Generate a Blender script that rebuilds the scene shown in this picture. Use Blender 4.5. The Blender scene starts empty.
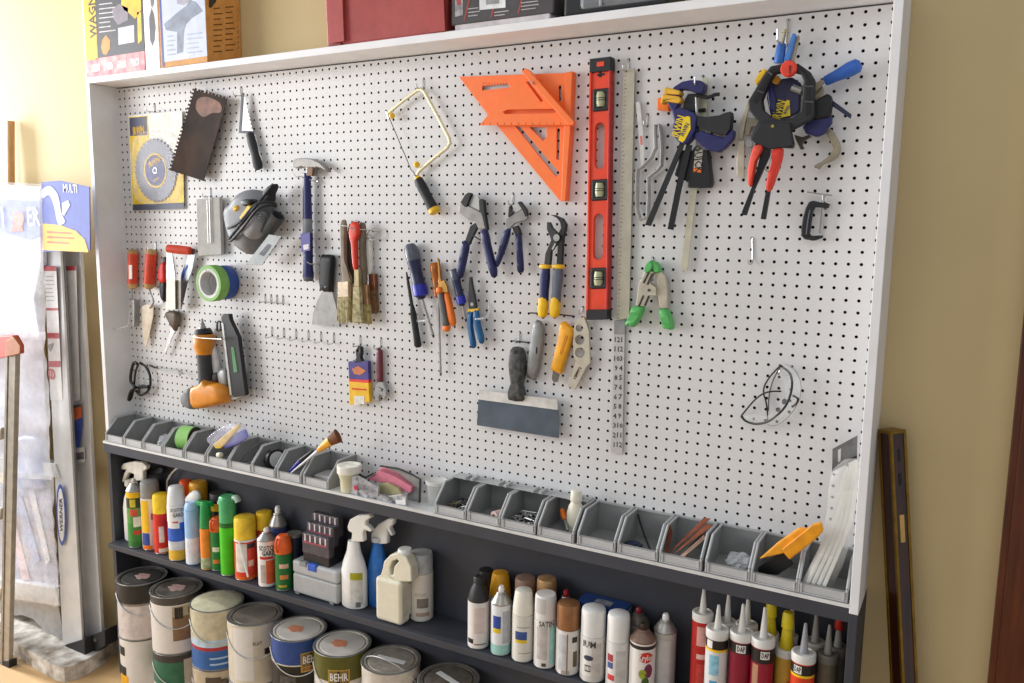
# A garage tool wall: white pegboard with hanging tools, a row of grey bins and dark shelves of cans and bottles.
import bpy, math, random
from mathutils import Vector, Matrix
from mathutils.geometry import tessellate_polygon
random.seed(7)
S = 0.0254                      # the script works in inches; the scene is metres
ZT = 82.5                       # top edge of the pegboard above the floor
D = bpy.data
COL = bpy.context.scene.collection
V = Vector
PI = math.pi

# ------------------------------------------------------------------ camera (fitted to the one-inch hole grid)
FPX, CX, CY = 825.9758, 512.0, 341.5
CAM = V((2.6202 / S, -1.8657 / S, -0.4492 / S + ZT))
_a = V((0.1330, 0.5151, 0.0482))
_B = Matrix(((1, 0, 0), (0, 0, -1), (0, 1, 0)))
ROT = Matrix.Rotation(_a.length, 3, _a.normalized()) @ _B      # rows: right, down, forward
def ray(u, v): return ROT.transposed() @ V(((u - CX) / FPX, (v - CY) / FPX, 1))
def pY(u, v, y=0.0):
    d = ray(u, v); return CAM + d * ((y - CAM.y) / d.y)
def pX(u, v, x):
    d = ray(u, v); return CAM + d * ((x - CAM.x) / d.x)
def pZ(u, v, z):
    d = ray(u, v); return CAM + d * ((z - CAM.z) / d.z)
def depth(p): return (ROT @ (V(p) - CAM)).z
def proj(p):
    c = ROT @ (V(p) - CAM); return FPX * c.x / c.z + CX, FPX * c.y / c.z + CY
def Q(ox, oy, s): return lambda *pts: [(ox + x / s, oy + y / s) for x, y in pts]

# ------------------------------------------------------------------ materials
_mats = {}
def lin(c):
    if isinstance(c, str): c = [int(c[i:i + 2], 16) for i in (0, 2, 4)]
    return [((x / 255) / 12.92 if x / 255 <= .04045 else ((x / 255 + .055) / 1.055) ** 2.4) for x in c]
def mat(c, rough=.45, metal=0., var=.10, scale=6., bump=0., alpha=1., trans=0., spec=.5, stretch=None, c2=None, coat=0., emit=0., ior=1.45):
    key = (str(c), rough, metal, var, scale, bump, alpha, trans, spec, str(stretch), str(c2), coat, ior)
    if key in _mats: return _mats[key]
    m = D.materials.new('surface'); m.use_nodes = True
    nt = m.node_tree; b = nt.nodes['Principled BSDF']; L = nt.links.new
    tc = nt.nodes.new('ShaderNodeTexCoord'); mp = nt.nodes.new('ShaderNodeMapping')
    k = scale / S / 6
    mp.inputs['Scale'].default_value = [k * q for q in (stretch or (1, 1, 1))]
    L(tc.outputs['Object'], mp.inputs['Vector'])
    n = nt.nodes.new('ShaderNodeTexNoise'); n.inputs['Scale'].default_value = 1.0; n.inputs['Detail'].default_value = 3
    L(mp.outputs[0], n.inputs['Vector'])
    r = nt.nodes.new('ShaderNodeMix'); r.data_type = 'RGBA'
    a = lin(c); z = lin(c2) if c2 else [x * (1 - 2 * var) for x in a]
    if not c2: a = [min(1, x * (1 + var)) for x in a]
    r.inputs[6].default_value = (*z, 1); r.inputs[7].default_value = (*a, 1)
    mr = nt.nodes.new('ShaderNodeMapRange'); mr.inputs[1].default_value = .3; mr.inputs[2].default_value = .7
    L(n.outputs['Fac'], mr.inputs[0]); L(mr.outputs[0], r.inputs[0]); L(r.outputs[2], b.inputs['Base Color'])
    b.inputs['Roughness'].default_value = rough; b.inputs['Metallic'].default_value = metal
    b.inputs['Alpha'].default_value = alpha; b.inputs['Transmission Weight'].default_value = trans
    b.inputs['Specular IOR Level'].default_value = spec; b.inputs['Coat Weight'].default_value = coat
    b.inputs['IOR'].default_value = ior
    if bump:
        bp = nt.nodes.new('ShaderNodeBump'); bp.inputs['Strength'].default_value = bump; bp.inputs['Distance'].default_value = .002
        L(n.outputs['Fac'], bp.inputs['Height']); L(bp.outputs[0], b.inputs['Normal'])
    _mats[key] = m; return m

WHITE = mat('e9e8e6', .35, var=.02); PAINTW = mat('eae9ea', .45, var=.03, scale=2, bump=.05)
CHAR = mat('3d3f47', .55, var=.08, scale=1.5); STEEL = mat('a4a3a0', .38, .55, var=.1); CHROME = mat('b5b5b3', .22, .7, var=.05)
DSTEEL = mat('45454a', .42, .4, var=.2); BLACK = mat('17171a', .45, var=.1); BLK2 = mat('242427', .6, var=.1)
NAVY = mat('1f2560', .4, var=.1); YEL = mat('f2c01f', .4, var=.05); RED = mat('d8241c', .4, var=.06); ORG = mat('f47a1f', .4, var=.06)
GREY = mat('8d8e8c', .5, var=.05); LGREY = mat('c4c3c0', .5, var=.05); CREAM = mat('ece6d2', .4, var=.04); WIRE = mat('cfcfcc', .28, .85, var=.03)
BROWN = mat('7a5a38', .5, var=.15); GREEN = mat('3aa547', .4, var=.06); BLUE = mat('2757b5', .4, var=.06)
WOOD = mat('c29a63', .55, var=.18, scale=3, stretch=(6, 6, .6)); CLEAR = mat('f4f6f7', .12, alpha=.22, var=.0)

# ------------------------------------------------------------------ mesh builder
def cr(pts, n=4, closed=True):
    """Catmull-Rom through the points."""
    P = [V(p) for p in pts]; N = len(P); out = []
    for i in range(N if closed else N - 1):
        if closed: a, b, c, d = P[i - 1], P[i], P[(i + 1) % N], P[(i + 2) % N]
        else: a, b, c, d = P[max(i - 1, 0)], P[i], P[i + 1], P[min(i + 2, N - 1)]
        for k in range(n):
            t = k / n
            out.append(.5 * ((2 * b) + (c - a) * t + (2 * a - 5 * b + 4 * c - d) * t * t + (3 * b - a - 3 * c + d) * t ** 3))
    if not closed: out.append(P[-1])
    return out
_txt = {}
def text_shape(s):
    if s in _txt: return _txt[s]
    c = D.curves.new('t', 'FONT'); c.body = s; c.size = 1.4; c.resolution_u = 1; c.align_x = 'CENTER'; c.align_y = 'CENTER'; c.offset = .025
    o = D.objects.new('t', c); COL.objects.link(o)
    bpy.context.view_layer.update()
    me = D.meshes.new_from_object(o)
    r = ([v.co.copy() for v in me.vertices], [tuple(p.vertices) for p in me.polygons])
    D.objects.remove(o); D.meshes.remove(me); D.curves.remove(c)
    _txt[s] = r; return r

class MB:
    def __init__(s, m=None):
        s.v = []; s.f = []; s.fm = []; s.fs = []; s.mats = []; s.cur = 0
        if m: s.use(m)
    def use(s, m):
        if m not in s.mats: s.mats.append(m)
        s.cur = s.mats.index(m); return s
    def add(s, vs, fs, smooth=False):
        o = len(s.v); s.v += [V(p) for p in vs]
        for f in fs: s.f.append([i + o for i in f]); s.fm.append(s.cur); s.fs.append(smooth)
        return s
    def box(s, x0, x1, y0, y1, z0, z1):
        vs = [(x, y, z) for x in (x0, x1) for y in (y0, y1) for z in (z0, z1)]
        return s.add(vs, [(0, 1, 3, 2), (4, 6, 7, 5), (0, 4, 5, 1), (2, 3, 7, 6), (0, 2, 6, 4), (1, 5, 7, 3)])
    def obox(s, c, a, b, d):
        c, a, b, d = V(c), V(a), V(b), V(d)
        vs = [c + a * i + b * j + d * k for i in (-1, 1) for j in (-1, 1) for k in (-1, 1)]
        return s.add(vs, [(0, 1, 3, 2), (4, 6, 7, 5), (0, 4, 5, 1), (2, 3, 7, 6), (0, 2, 6, 4), (1, 5, 7, 3)])
    def prism(s, loops, ext, smooth=False):
        """loops: outer loop then holes, as 3D points; extruded by ext."""
        ext = V(ext); loops = [[V(p) for p in l] for l in loops]
        tris = tessellate_polygon(loops); flat = [p for l in loops for p in l]; n = len(flat)
        s.add(flat + [p + ext for p in flat], [tuple(t) for t in tris] + [tuple(i + n for i in reversed(t)) for t in tris])
        o = len(s.v) - 2 * n; k = 0
        for l in loops:
            m = len(l)
            for i in range(m):
                a, b = k + i, k + (i + 1) % m
                s.f.append([o + a, o + b, o + b + n, o + a + n]); s.fm.append(s.cur); s.fs.append(smooth)
            k += m
        return s
    def plate(s, px, y=-.5, th=.1, holes=(), sm=0):
        f = lambda l: [pY(p[0], p[1], y) for p in l]
        if sm: px = [(p[0], p[1]) for p in cr([(a, b, 0) for a, b in px], sm)]
        return s.prism([f(px)] + [f(h) for h in holes], (0, th, 0), smooth=bool(sm))
    def dome(s, px, yb, yf, n=5, sm=3, flat=.45):
        """a rounded solid whose outline is px (taken at the middle depth) bulging from yb to yf"""
        if sm: px = [(p[0], p[1]) for p in cr([(a, b, 0) for a, b in px], sm)]
        ym = yb + (yf - yb) * .4
        base = [pY(p[0], p[1], ym) for p in px]; N = len(base)
        c = sum(base, V((0, 0, 0))) / N; vs = []; fs = []
        rings = [(1 - .10, yb)] + [(1, yb + (ym - yb) * .5)] + [(flat + (1 - flat) * math.cos(t * PI / 2 / n), ym + (yf - ym) * math.sin(t * PI / 2 / n)) for t in range(n + 1)]
        for k, y in rings:
            for p in base: q = c + (p - c) * k; vs.append((q.x, y, q.z))
        for r in range(len(rings) - 1):
            for i in range(N): fs.append((r * N + i, r * N + (i + 1) % N, (r + 1) * N + (i + 1) % N, (r + 1) * N + i))
        L = (len(rings) - 1) * N
        t1 = tessellate_polygon([[V(v) for v in vs[L:]]]); t0 = tessellate_polygon([[V(v) for v in vs[:N]]])
        fs += [tuple(L + i for i in t) for t in t1] + [tuple(reversed(t)) for t in t0]
        return s.add(vs, fs, True)
    def tube(s, pts, r, seg=8, closed=False, sm=0, flat=1.0):
        P = [V(p) for p in pts]
        if sm: P = cr(P, sm, closed)
        n = len(P); rr = r if isinstance(r, (list, tuple)) else None
        vs = []; fs = []; prev = None
        for i in range(n):
            a = P[i - 1] if (closed or i) else P[i]; b = P[(i + 1) % n] if (closed or i < n - 1) else P[i]
            t = (b - a).normalized() if (b - a).length > 1e-9 else V((0, 0, 1))
            if prev is None:
                h = V((0, 1, 0)) if abs(t.y) < .9 else V((1, 0, 0))
            else: h = prev
            u = (h - t * h.dot(t)); u = u.normalized() if u.length > 1e-6 else t.orthogonal().normalized()
            prev = u; w = t.cross(u)
            R = rr[min(int(i * len(rr) / n), len(rr) - 1)] if rr and len(rr) != n else (rr[i] if rr else r)
            for k in range(seg):
                q = 2 * PI * k / seg; vs.append(P[i] + u * (R * math.cos(q) * flat) + w * (R * math.sin(q)))
        for i in range(n if closed else n - 1):
            for k in range(seg):
                fs.append((i * seg + k, i * seg + (k + 1) % seg, ((i + 1) % n) * seg + (k + 1) % seg, ((i + 1) % n) * seg + k))
        s.add(vs, fs, True)
        if not closed:
            o = len(s.v) - len(vs)
            for ring in (list(range(seg))[::-1], list(range((n - 1) * seg, n * seg))):
                s.f.append([o + i for i in ring]); s.fm.append(s.cur); s.fs.append(False)
        return s
    def lathe(s, o, axis, prof, seg=28, sq=1.0, cap=True, u=None):
        """prof: (distance along axis, radius[, material]) ; sq squeezes the second cross direction"""
        o = V(o); a = V(axis).normalized()
        if u is None: u = V((0, 1, 0)) if abs(a.y) < .9 else V((1, 0, 0))
        u = (u - a * u.dot(a)).normalized(); w = a.cross(u)
        n = len(prof); base = len(s.v)
        for pr in prof:
            for k in range(seg):
                q = 2 * PI * k / seg
                s.v.append(o + a * pr[0] + u * (pr[1] * sq * math.cos(q)) + w * (pr[1] * math.sin(q)))
        for i in range(n - 1):
            if len(prof[i]) > 2 and prof[i][2]: s.use(prof[i][2])
            for k in range(seg):
                s.f.append([base + i * seg + k, base + i * seg + (k + 1) % seg, base + (i + 1) * seg + (k + 1) % seg, base + (i + 1) * seg + k])
                s.fm.append(s.cur); s.fs.append(True)
        if cap and prof[0][1] > 1e-4: s.f.append([base + k for k in range(seg)][::-1]); s.fm.append(s.fm[-seg * (n - 1)] if n > 1 else s.cur); s.fs.append(False)
        if cap and prof[-1][1] > 1e-4: s.f.append([base + (n - 1) * seg + k for k in range(seg)]); s.fm.append(s.cur); s.fs.append(False)
        return s
    def rod(s, A, B, prof, seg=16, sq=1.0):
        """prof in (fraction of A-B, radius[,mat])"""
        A, B = V(A), V(B); l = (B - A).length
        return s.lathe(A, B - A, [(p[0] * l, *p[1:]) for p in prof], seg, sq)
    def patch(s, cx, cy, r, phi, half, z0, z1, n=10, rz=None):
        """a curved label patch on an upright cylinder"""
        vs = []
        for i in range(n + 1):
            q = phi - half + 2 * half * i / n
            for z in (z0, z1): vs.append((cx + (r + .012) * math.cos(q), cy + (r + .012) * math.sin(q), z))
        return s.add(vs, [(2 * i, 2 * i + 2, 2 * i + 3, 2 * i + 1) for i in range(n)], True)
    def oval(s, cx, cy, r, phi, half, z0, z1, n=20):
        """an oval label on an upright cylinder"""
        zc, hz = (z0 + z1) / 2, (z1 - z0) / 2; vs = [(cx + (r + .03) * math.cos(phi), cy + (r + .03) * math.sin(phi), zc)]
        for f in (.5, 1):
            for i in range(n):
                t = 2 * PI * i / n; q = phi + half * f * math.cos(t)
                vs.append((cx + (r + .018) * math.cos(q), cy + (r + .018) * math.sin(q), zc + hz * f * math.sin(t)))
        fs = [(0, 1 + i, 1 + (i + 1) % n) for i in range(n)] + [(1 + i, 1 + n + i, 1 + n + (i + 1) % n, 1 + (i + 1) % n) for i in range(n)]
        return s.add(vs, fs, True)
    def text(s, t, c, right, up, h, fit=None):
        vs, fs = text_shape(t); c, right, up = V(c), V(right).normalized(), V(up).normalized()
        w = max(v.x for v in vs) - min(v.x for v in vs); k = h
        kx = fit / w if fit else k
        return s.add([c + right * (v.x * kx) + up * (v.y * k) for v in vs], fs)
    def ctext(s, t, cx, cy, r, phi, z, h, fit=None, up=False):
        """text wrapped round an upright cylinder; up=True runs up the can"""
        vs, fs = text_shape(t); w = max(v.x for v in vs) - min(v.x for v in vs); kx = fit / w if fit else h; out = []
        for v in vs:
            x, zz = (v.x * kx, v.y * h) if not up else (-v.y * h, v.x * kx)
            q = phi + x / r; out.append((cx + (r + .022) * math.cos(q), cy + (r + .022) * math.sin(q), z + zz))
        return s.add(out, fs)
    def disc(s, c, n, r, seg=20, th=.04):
        return s.lathe(c, n, [(0, r), (th, r)], seg)
    def floor(s, z):
        for p in s.v: p.z = max(p.z, z)
        return s
    def bounds(s):
        return V([min(p[i] for p in s.v) for i in range(3)]), V([max(p[i] for p in s.v) for i in range(3)])

def mesh_obj(name, mb, org, bev=0., bseg=2):
    me = D.meshes.new(name)
    me.from_pydata([tuple((p - org) * S) for p in mb.v], [], mb.f)
    for m in mb.mats: me.materials.append(m)
    me.polygons.foreach_set('material_index', mb.fm); me.polygons.foreach_set('use_smooth', mb.fs)
    me.update()
    import bmesh
    bm = bmesh.new(); bm.from_mesh(me); bmesh.ops.recalc_face_normals(bm, faces=bm.faces); bm.to_mesh(me); bm.free()
    if any(mb.fs): me.set_sharp_from_angle(angle=math.radians(40))
    o = D.objects.new(name, me); COL.objects.link(o)
    if bev:
        b = o.modifiers.new('Bevel', 'BEVEL'); b.width = bev * S; b.segments = bseg; b.limit_method = 'ANGLE'; b.angle_limit = math.radians(40)
    return o
def tag(o, label, cat, group=None, kind=None):
    o['label'] = label
    if cat: o['category'] = cat
    if group: o['group'] = group
    if kind: o['kind'] = kind
    return o
class Thing:
    def __init__(s, name, label, cat, loc, group=None):
        s.o = D.objects.new(name, None); COL.objects.link(s.o); s.org = V(loc); s.o.location = s.org * S
        s.o.empty_display_size = .02; tag(s.o, label, cat, group)
    def part(s, name, mb, parent=None, bev=0., label=None, bseg=2):
        o = mesh_obj(name, mb, s.org, bev, bseg); o.parent = parent or s.o
        if label: o['label'] = label
        return o
def solo(name, label, cat, mb, group=None, bev=0.):
    a, b = mb.bounds(); org = V(((a.x + b.x) / 2, (a.y + b.y) / 2, a.z))
    o = mesh_obj(name, mb, org, bev); o.location = org * S
    return tag(o, label, cat, group)
def struct(name, mb, bev=0., label=None):
    o = mesh_obj(name, mb, V((0, 0, 0)), bev); o['kind'] = 'structure'
    if label: o['label'] = label
    return o
def board(u, v):
    """the peg hole nearest to a pixel"""
    p = pY(u, v, 0); return V((math.floor(p.x) + .5, 0, ZT - math.floor(ZT - p.z) - .5))
# ------------------------------------------------------------------ the setting
wall_m = mat('d0ba8b', .7, var=.02, scale=.6, bump=.12)
struct('wall_back', MB(wall_m).box(-70, 170, 1.0, 4, 0, 140))
struct('floor', MB(mat('c8a474', .6, var=.12, scale=.5, bump=.1)).box(-70, 170, -160, 4, -2, 0))
casing_m = mat('5a2a12', .4, var=.25, scale=2, stretch=(5, 5, .4))
t = MB(casing_m); t.box(106.2, 109.6, -.1, .95, 0, 100); t.box(106.7, 109.1, -.35, -.1, 0, 100)
struct('trim_1', t, .08)
struct('door_1', MB(mat('7a4420', .45, var=.2, scale=2, stretch=(5, 5, .4))).box(109.7, 141, .2, .95, .5, 98), .05)
# rough painted concrete kerb the ladders stand on
kb = MB(mat('e2ded6', .8, scale=3.2, bump=1.0, c2='857766'))
KT = 2.3
kp = [pZ(u, v, KT) for u, v in ((-40, 618), (9, 639), (38, 656), (64, 667), (98, 653), (120, 634))]
loop = [V((p.x, p.y, 0)) for p in kp] + [V((-2.2, .98, 0)), V((-45, .98, 0))]
loop = cr(loop[:6], 3, False) + loop[6:]
kb.prism([loop], (0, 0, KT))
struct('trim_2', kb, .5, 'rough white painted concrete kerb under the ladders')

# ------------------------------------------------------------------ the built-in unit: pegboard, panels, ledge, shelves
DEP = 5.0
unit = Thing('pegboard_shelving_unit', 'white pegboard tool wall with top shelf, bin ledge and charcoal lower shelves', 'shelving unit', (48, -2, 0))
def pegboard():
    nx, nz, R, th, seg = 96, 48, .14, .2, 8
    bot = ZT - 47.9; vs = []; fs = []; core = []
    idx = {}
    def vert(p):
        k = (round(p[0], 4), round(p[1], 4), round(p[2], 4))
        if k not in idx: idx[k] = len(vs); vs.append(p)
        return idx[k]
    for i in range(nx):
        for j in range(nz):
            cx, cz = i + .5, ZT - j - .5
            zb = max(cz - .5, bot)
            zt = cz + (.5 if j else .36)
            sq = [(i + 1, cz), (i + 1, zt), (cx, zt), (i, zt), (i, cz), (i, zb), (cx, zb), (i + 1, zb)]
            for y in (0, th):
                A = [vert((p[0], y, p[1])) for p in sq]
                B = [vert((cx + R * math.cos(k * PI / 4), y, cz + R * math.sin(k * PI / 4))) for k in range(8)]
                for k in range(8):
                    f = [A[k], A[(k + 1) % 8], B[(k + 1) % 8], B[k]]
                    fs.append(f if y == th else f[::-1])
                if y == 0: B0 = B
            for k in range(8): fs.append([B0[k], B0[(k + 1) % 8], B[(k + 1) % 8], B[k]]); core.append(len(fs) - 1)
    mb = MB(mat('d9d8d8', .3, var=.015, scale=30)); mb.v = [V(p) for p in vs]; mb.f = fs; mb.fm = [0] * len(fs); mb.fs = [False] * len(fs)
    me = D.meshes.new('pegboard'); me.from_pydata([tuple((p - unit.org) * S) for p in mb.v], [], fs); me.materials.append(mb.mats[0]); me.materials.append(mat('4a3526', .8))
    for q in core: me.polygons[q].material_index = 1  # brown hardboard hole walls, coloured dark so the holes look shaded
    me.update()
    o = D.objects.new('pegboard', me); COL.objects.link(o); o.parent = unit.o
pegboard()
unit.part('hole_shade_sheet', MB(mat('1d1611', .9)).box(0, 96, .75, .98, ZT - 48, ZT))  # added dark sheet; its colour gives the shade inside the peg holes
def fy(x): return -4.0 - x / 96                     # front line of the frame, a little deeper at the right
for x0, x1 in ((-.7, 0), (96, 96.7)):
    yf = fy(x0)
    unit.part('side_panel', MB(PAINTW).box(x0, x1, yf, .98, ZT - 48.4, ZT), bev=.05)
    unit.part('lower_side_panel', MB(CHAR).box(x0, x1, yf, .98, 0, ZT - 48.45), bev=.05, label='charcoal lower side panel')
tsf = [V((x, y, ZT + .01)) for x, y in ((-.7, fy(0)), (96.7, fy(96)), (96.7, .98), (-.7, .98))]
unit.part('top_shelf', MB(PAINTW).prism([tsf], (0, 0, .75)), bev=.05)
LZ = ZT - 47.65                                     # top of the bin ledge
unit.part('bin_ledge', MB(mat('d9d9d8', .4, var=.08, scale=3)).box(0, 96, -DEP, -.02, LZ - .3, LZ))
unit.part('ledge_apron', MB(CHAR).box(0, 96, -DEP + .05, -DEP + .75, LZ - 1.55, LZ - .31), bev=.04)
unit.part('back_panel', MB(CHAR).box(0, 96, 0, .3, 0, LZ - .35))
def zm(x): return ZT - 62.35 + 1.35 * x / 96         # top of the middle shelf
sh = MB(CHAR)
sh.add([(x, y, zm(x) - d) for x in (0, 96) for y in (-DEP - .1, -.01) for d in (0, .75)],
       [(0, 1, 3, 2), (4, 6, 7, 5), (0, 4, 5, 1), (2, 3, 7, 6), (0, 2, 6, 4), (1, 5, 7, 3)])
unit.part('middle_shelf', sh, bev=.04)

# ------------------------------------------------------------------ light, sky, camera
w = D.worlds.new('sky'); bpy.context.scene.world = w; w.use_nodes = True
bg = w.node_tree.nodes['Background']; bg.inputs[0].default_value = (.90, .95, 1, 1); bg.inputs[1].default_value = .54
def area(name, loc, target, sx, sy, power, col=(1, 1, 1)):
    l = D.lights.new(name, 'AREA'); l.shape = 'RECTANGLE'; l.size = sx; l.size_y = sy; l.energy = power; l.color = col
    o = D.objects.new(name, l); COL.objects.link(o); o.location = loc
    o.rotation_euler = (V(target) - V(loc)).to_track_quat('-Z', 'Y').to_euler(); return o
area('daylight_from_garage_door', (-2.2, -2.7, 2.0), (1.0, -.1, 1.2), 2.2, 2.4, 110, (1, .99, .985))
area('added_side_light', (-2.6, -.45, 1.8), (.0, .03, 1.6), .3, 2.2, 180, (.95, .975, 1))  # added unseen lamp, grazing the left wall to brighten it past the board
area('ceiling_light', (1.9, -2.4, 3.0), (1.3, -.2, 1.0), 1.6, .8, 6, (1, .98, .95))
cam = D.cameras.new('camera'); co = D.objects.new('camera', cam); COL.objects.link(co)
cam.sensor_width = 36; cam.lens = FPX / 1024 * 36; cam.clip_start = .01
R3 = Matrix((ROT[0], -ROT[1], -ROT[2])).transposed()
co.matrix_world = Matrix.Translation(CAM * S) @ R3.to_4x4()
sc = bpy.context.scene; sc.camera = co
sc.view_settings.view_transform = 'Standard'; sc.view_settings.look = 'None'; sc.view_settings.gamma = 1
sc.view_settings.use_curve_mapping = False; sc.view_settings.exposure = 0.0
# ------------------------------------------------------------------ peg hooks
HG = 'wire pegboard hooks'
def hook(u, v, label, out=1.3, drop=1.0, tip=.35, r=.065):
    p = board(u, v); x, z = p.x, p.z
    mb = MB(WIRE).tube([(x, .5, z), (x, -.08, z), (x, -.12, z - .08), (x, -.12, z - drop), (x, -.2, z - drop - .06), (x, -out + .1, z - drop - .1), (x, -out, z - drop), (x, -out - .02, z - drop + tip)], r, 7)
    return solo('peg_hook', label, 'hook', mb, HG)
def bend(u, v, pts, label, r=.065):
    """a hook of its own shape: pts are (px, py, depth) after the hole"""
    p = board(u, v)
    mb = MB(WIRE).tube([(p.x, .5, p.z), (p.x, -.1, p.z)] + [pY(*q) for q in pts], r, 7)
    return solo('peg_hook', label, 'hook', mb, HG)

# ---- circular saw blade in its card
k = Q(60, 0, 3.938); k6 = Q(100, 160, 5.12)
c0 = board(155.3, 170.5)
T = Thing('saw_blade_pack', 'circular saw blade on a yellow retail card at the left end of the pegboard', 'saw blade', c0 + V((0, 0, -5)))
card = [(128.5, 115.5), (182, 111), (184, 209), (132.5, 211)]
T.part('card', MB(mat('f3efe4', .35)).plate(card, -.32, .06), bev=.02)
T.part('card_print', MB(mat('f4cf2e', .35)).plate([(129, 117), (147.5, 115.5), (149.5, 150), (172, 185), (183.3, 168), (183.9, 203), (132.8, 205)], -.345, .02), label='yellow printed area of the card')
T.part('card_header', MB(mat('3b3f5c', .35)).plate([(129.2, 118), (146.5, 116.3), (147.2, 135), (130, 136)], -.37, .02), label='navy card header')
T.part('card_foot', MB(mat('4a4f63', .35)).plate([(132.6, 204.6), (183.6, 202.5), (183.8, 208.8), (132.7, 210.6)], -.37, .02), label='dark band along the card foot')
n = 36; bl = MB(mat('7b7c85', .4, .3, var=.06)); R = 4.15; ol = []
cc = pY(155.3, 170.5, -.5)
for i in range(n):
    a0 = 2 * PI * i / n
    for da, rr in ((0, R), (.6, R * .97), (.95, R * .925)):
        a = a0 + da * 2 * PI / n; ol.append((cc.x + rr * math.cos(a), -.5, cc.z + rr * math.sin(a)))
hole = [(cc.x + .3 * math.cos(a * PI / 6), -.5, cc.z + .3 * math.sin(a * PI / 6)) for a in range(12)]
bl.prism([ol, hole], (0, .07, 0)); T.part('blade', bl)
hb = MB(mat('f0c63a', .4)); hb.disc(cc + V((0, 0, 0)), (0, -1, 0), 2.25, 32, .03); T.part('hub_ring', hb, label='yellow ring on the blade')
hb = MB(mat('4d4f86', .4)); hb.disc(cc, (0, -1, 0), 2.0, 32, .045)
hb.use(YEL).text('IRWIN', (cc.x - .1, -.56, cc.z + 1.05), (1, 0, .35), (-.35, 0, 1), .75, 2.2); hb.text('---', (cc.x + .1, -.56, cc.z - 1.1), (1, 0, .35), (-.35, 0, 1), .8, 1.2)
h = T.part('hub_label', hb, label='navy hub label with yellow print')
T.part('arbor_ring', MB(CHROME).lathe(cc + V((0, -.06, 0)), (0, -1, 0), [(0, .42), (.02, .42), (.02, .3), (0, .3)], 20, cap=False))
T.part('lettering', MB(YEL).text('IRWIN', pY(138.5, 131, -.4), (1, 0, .05), (0, 0, 1), 1.1, 2.3), label='yellow brand lettering')
T.part('blister', MB(mat('f6f8fa', .08, alpha=.13, var=0)).dome([(133, 140), (155, 130), (181, 140), (183, 178), (176, 201), (140, 203), (133, 180)], -.33, -.75, 4, 3, .8), label='clear plastic blister')
hook(154.9, 107, 'wire hook through the top of the saw blade card')

# ---- notched trowel
def notch(A, B, n, d, side):
    A, B = V((*A, 0)), V((*B, 0)); t = (B - A) / n; nn = V((-t.y, t.x, 0)).normalized() * d * side; o = []
    for i in range(n):
        p = A + t * i; o += [p, p + t * .5, p + t * .5 + nn, p + t + nn]
    return [(q.x, q.y) for q in o]
ol = notch((168.6, 169.8), (193.3, 86.5), 22, 1.9, 1) + notch((195, 88), (227, 97), 9, 1.9, 1) + [(227.6, 96.8), (203.6, 181)]
p = pY(198, 133, -1)
T = Thing('notched_trowel', 'dark steel notched trowel blade hung at an angle near the upper left corner', 'trowel', p)
T.part('blade', MB(mat('4a3528', .55, .0, scale=1.3, c2='141210', spec=.12)).plate(ol, -1.2, .07))
T.part('brown_patch', MB(mat('7a4a30', .5, var=.3, scale=5)).plate([(q.x, q.y) for q in cr([(198, 99, 0), (208, 97, 0), (220, 103, 0), (221, 112, 0), (212, 113, 0), (203, 117, 0), (196, 109, 0)], 3)], -1.22, .02), label='brown patch on the blade')  # irregular brown patch laid on the upper part of the blade
T.part('handle', MB(BROWN).tube([pY(188, 158, -.5), pY(206, 108, -.5)], .38, 10), bev=.05)

# ---- jab saw
p = pY(250, 140, -.5)
T = Thing('jab_saw', 'narrow triangular saw with a slim black handle beside the notched trowel', 'saw', p)
T.part('blade', MB(mat('c9c9c7', .4, .3)).plate([(243.4, 95)] + notch((244, 95), (252, 131), 9, .9, -1) + [(253, 133), (241, 132.5)], -.75, .06))
T.part('blade_back', MB(DSTEEL).plate([(241.6, 92.5), (243.6, 93), (241, 130.5), (253, 131), (253.2, 134), (238.6, 133)], -.8, .14), label='dark steel blade back')
T.part('handle', MB(BLK2).rod(pY(249.5, 133, -.75), pY(259, 169, -.75), [(0, .45), (.04, .55), (.3, .62), (.6, .55), (.9, .68), (1, .5)], 14, .7))
hook(240.5, 91, 'wire hook holding the narrow triangular saw')

# ---- grey float
p = pY(209, 226, -.5)
T = Thing('plaster_float', 'flat pale grey rectangular float hung above the green tape roll', 'float', p)
T.part('plate', MB(mat('b9b8b4', .7, var=.06, bump=.1)).plate([(196.5, 199.5), (219.3, 197), (221.4, 254.6), (198, 256)], -1.0, .5), bev=.06)
T.part('rod', MB(mat('e6e6e4', .3, .3)).tube([pY(207.4, 200, -1.25), pY(208.6, 243, -1.25), pY(210.8, 243, -1.25), pY(209.6, 196, -1.25)], .1, 7), label='pale metal rod')
hook(209.2, 189, 'wire hook holding the pale grey float')

# ---- jigsaw
k = Q(215, 175, 6.83); p = pY(254, 230, -1)
GM = mat('7f8084', .5, var=.06); GD = mat('47484b', .5)
T = Thing('jigsaw', 'grey and black jigsaw with its cord wound round the body', 'power saw', p)
T.part('body', MB(GM).dome(k((82, 250), (130, 190), (180, 125), (255, 98), (325, 120), (370, 180), (345, 330), (300, 430), (265, 540), (180, 510), (115, 420)), -.3, -3.0, 6, 3, .4))
T.part('front_housing', MB(mat('96979b', .45)).dome(k((245, 270), (325, 250), (335, 330), (310, 400), (265, 440), (215, 400), (195, 345)), -1.5, -3.5, 4, 3, .5), label='lighter grey front housing')
T.part('grip_recess', MB(BLACK).dome(k((205, 170), (270, 165), (285, 190), (230, 215), (200, 200)), -2.2, -3.5, 3, 3, .6), label='black grip')
T.part('switch', MB(YEL).plate(k((165, 290), (225, 205), (245, 220), (180, 315)), -3.65, .7), bev=.1, label='yellow switch')
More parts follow.
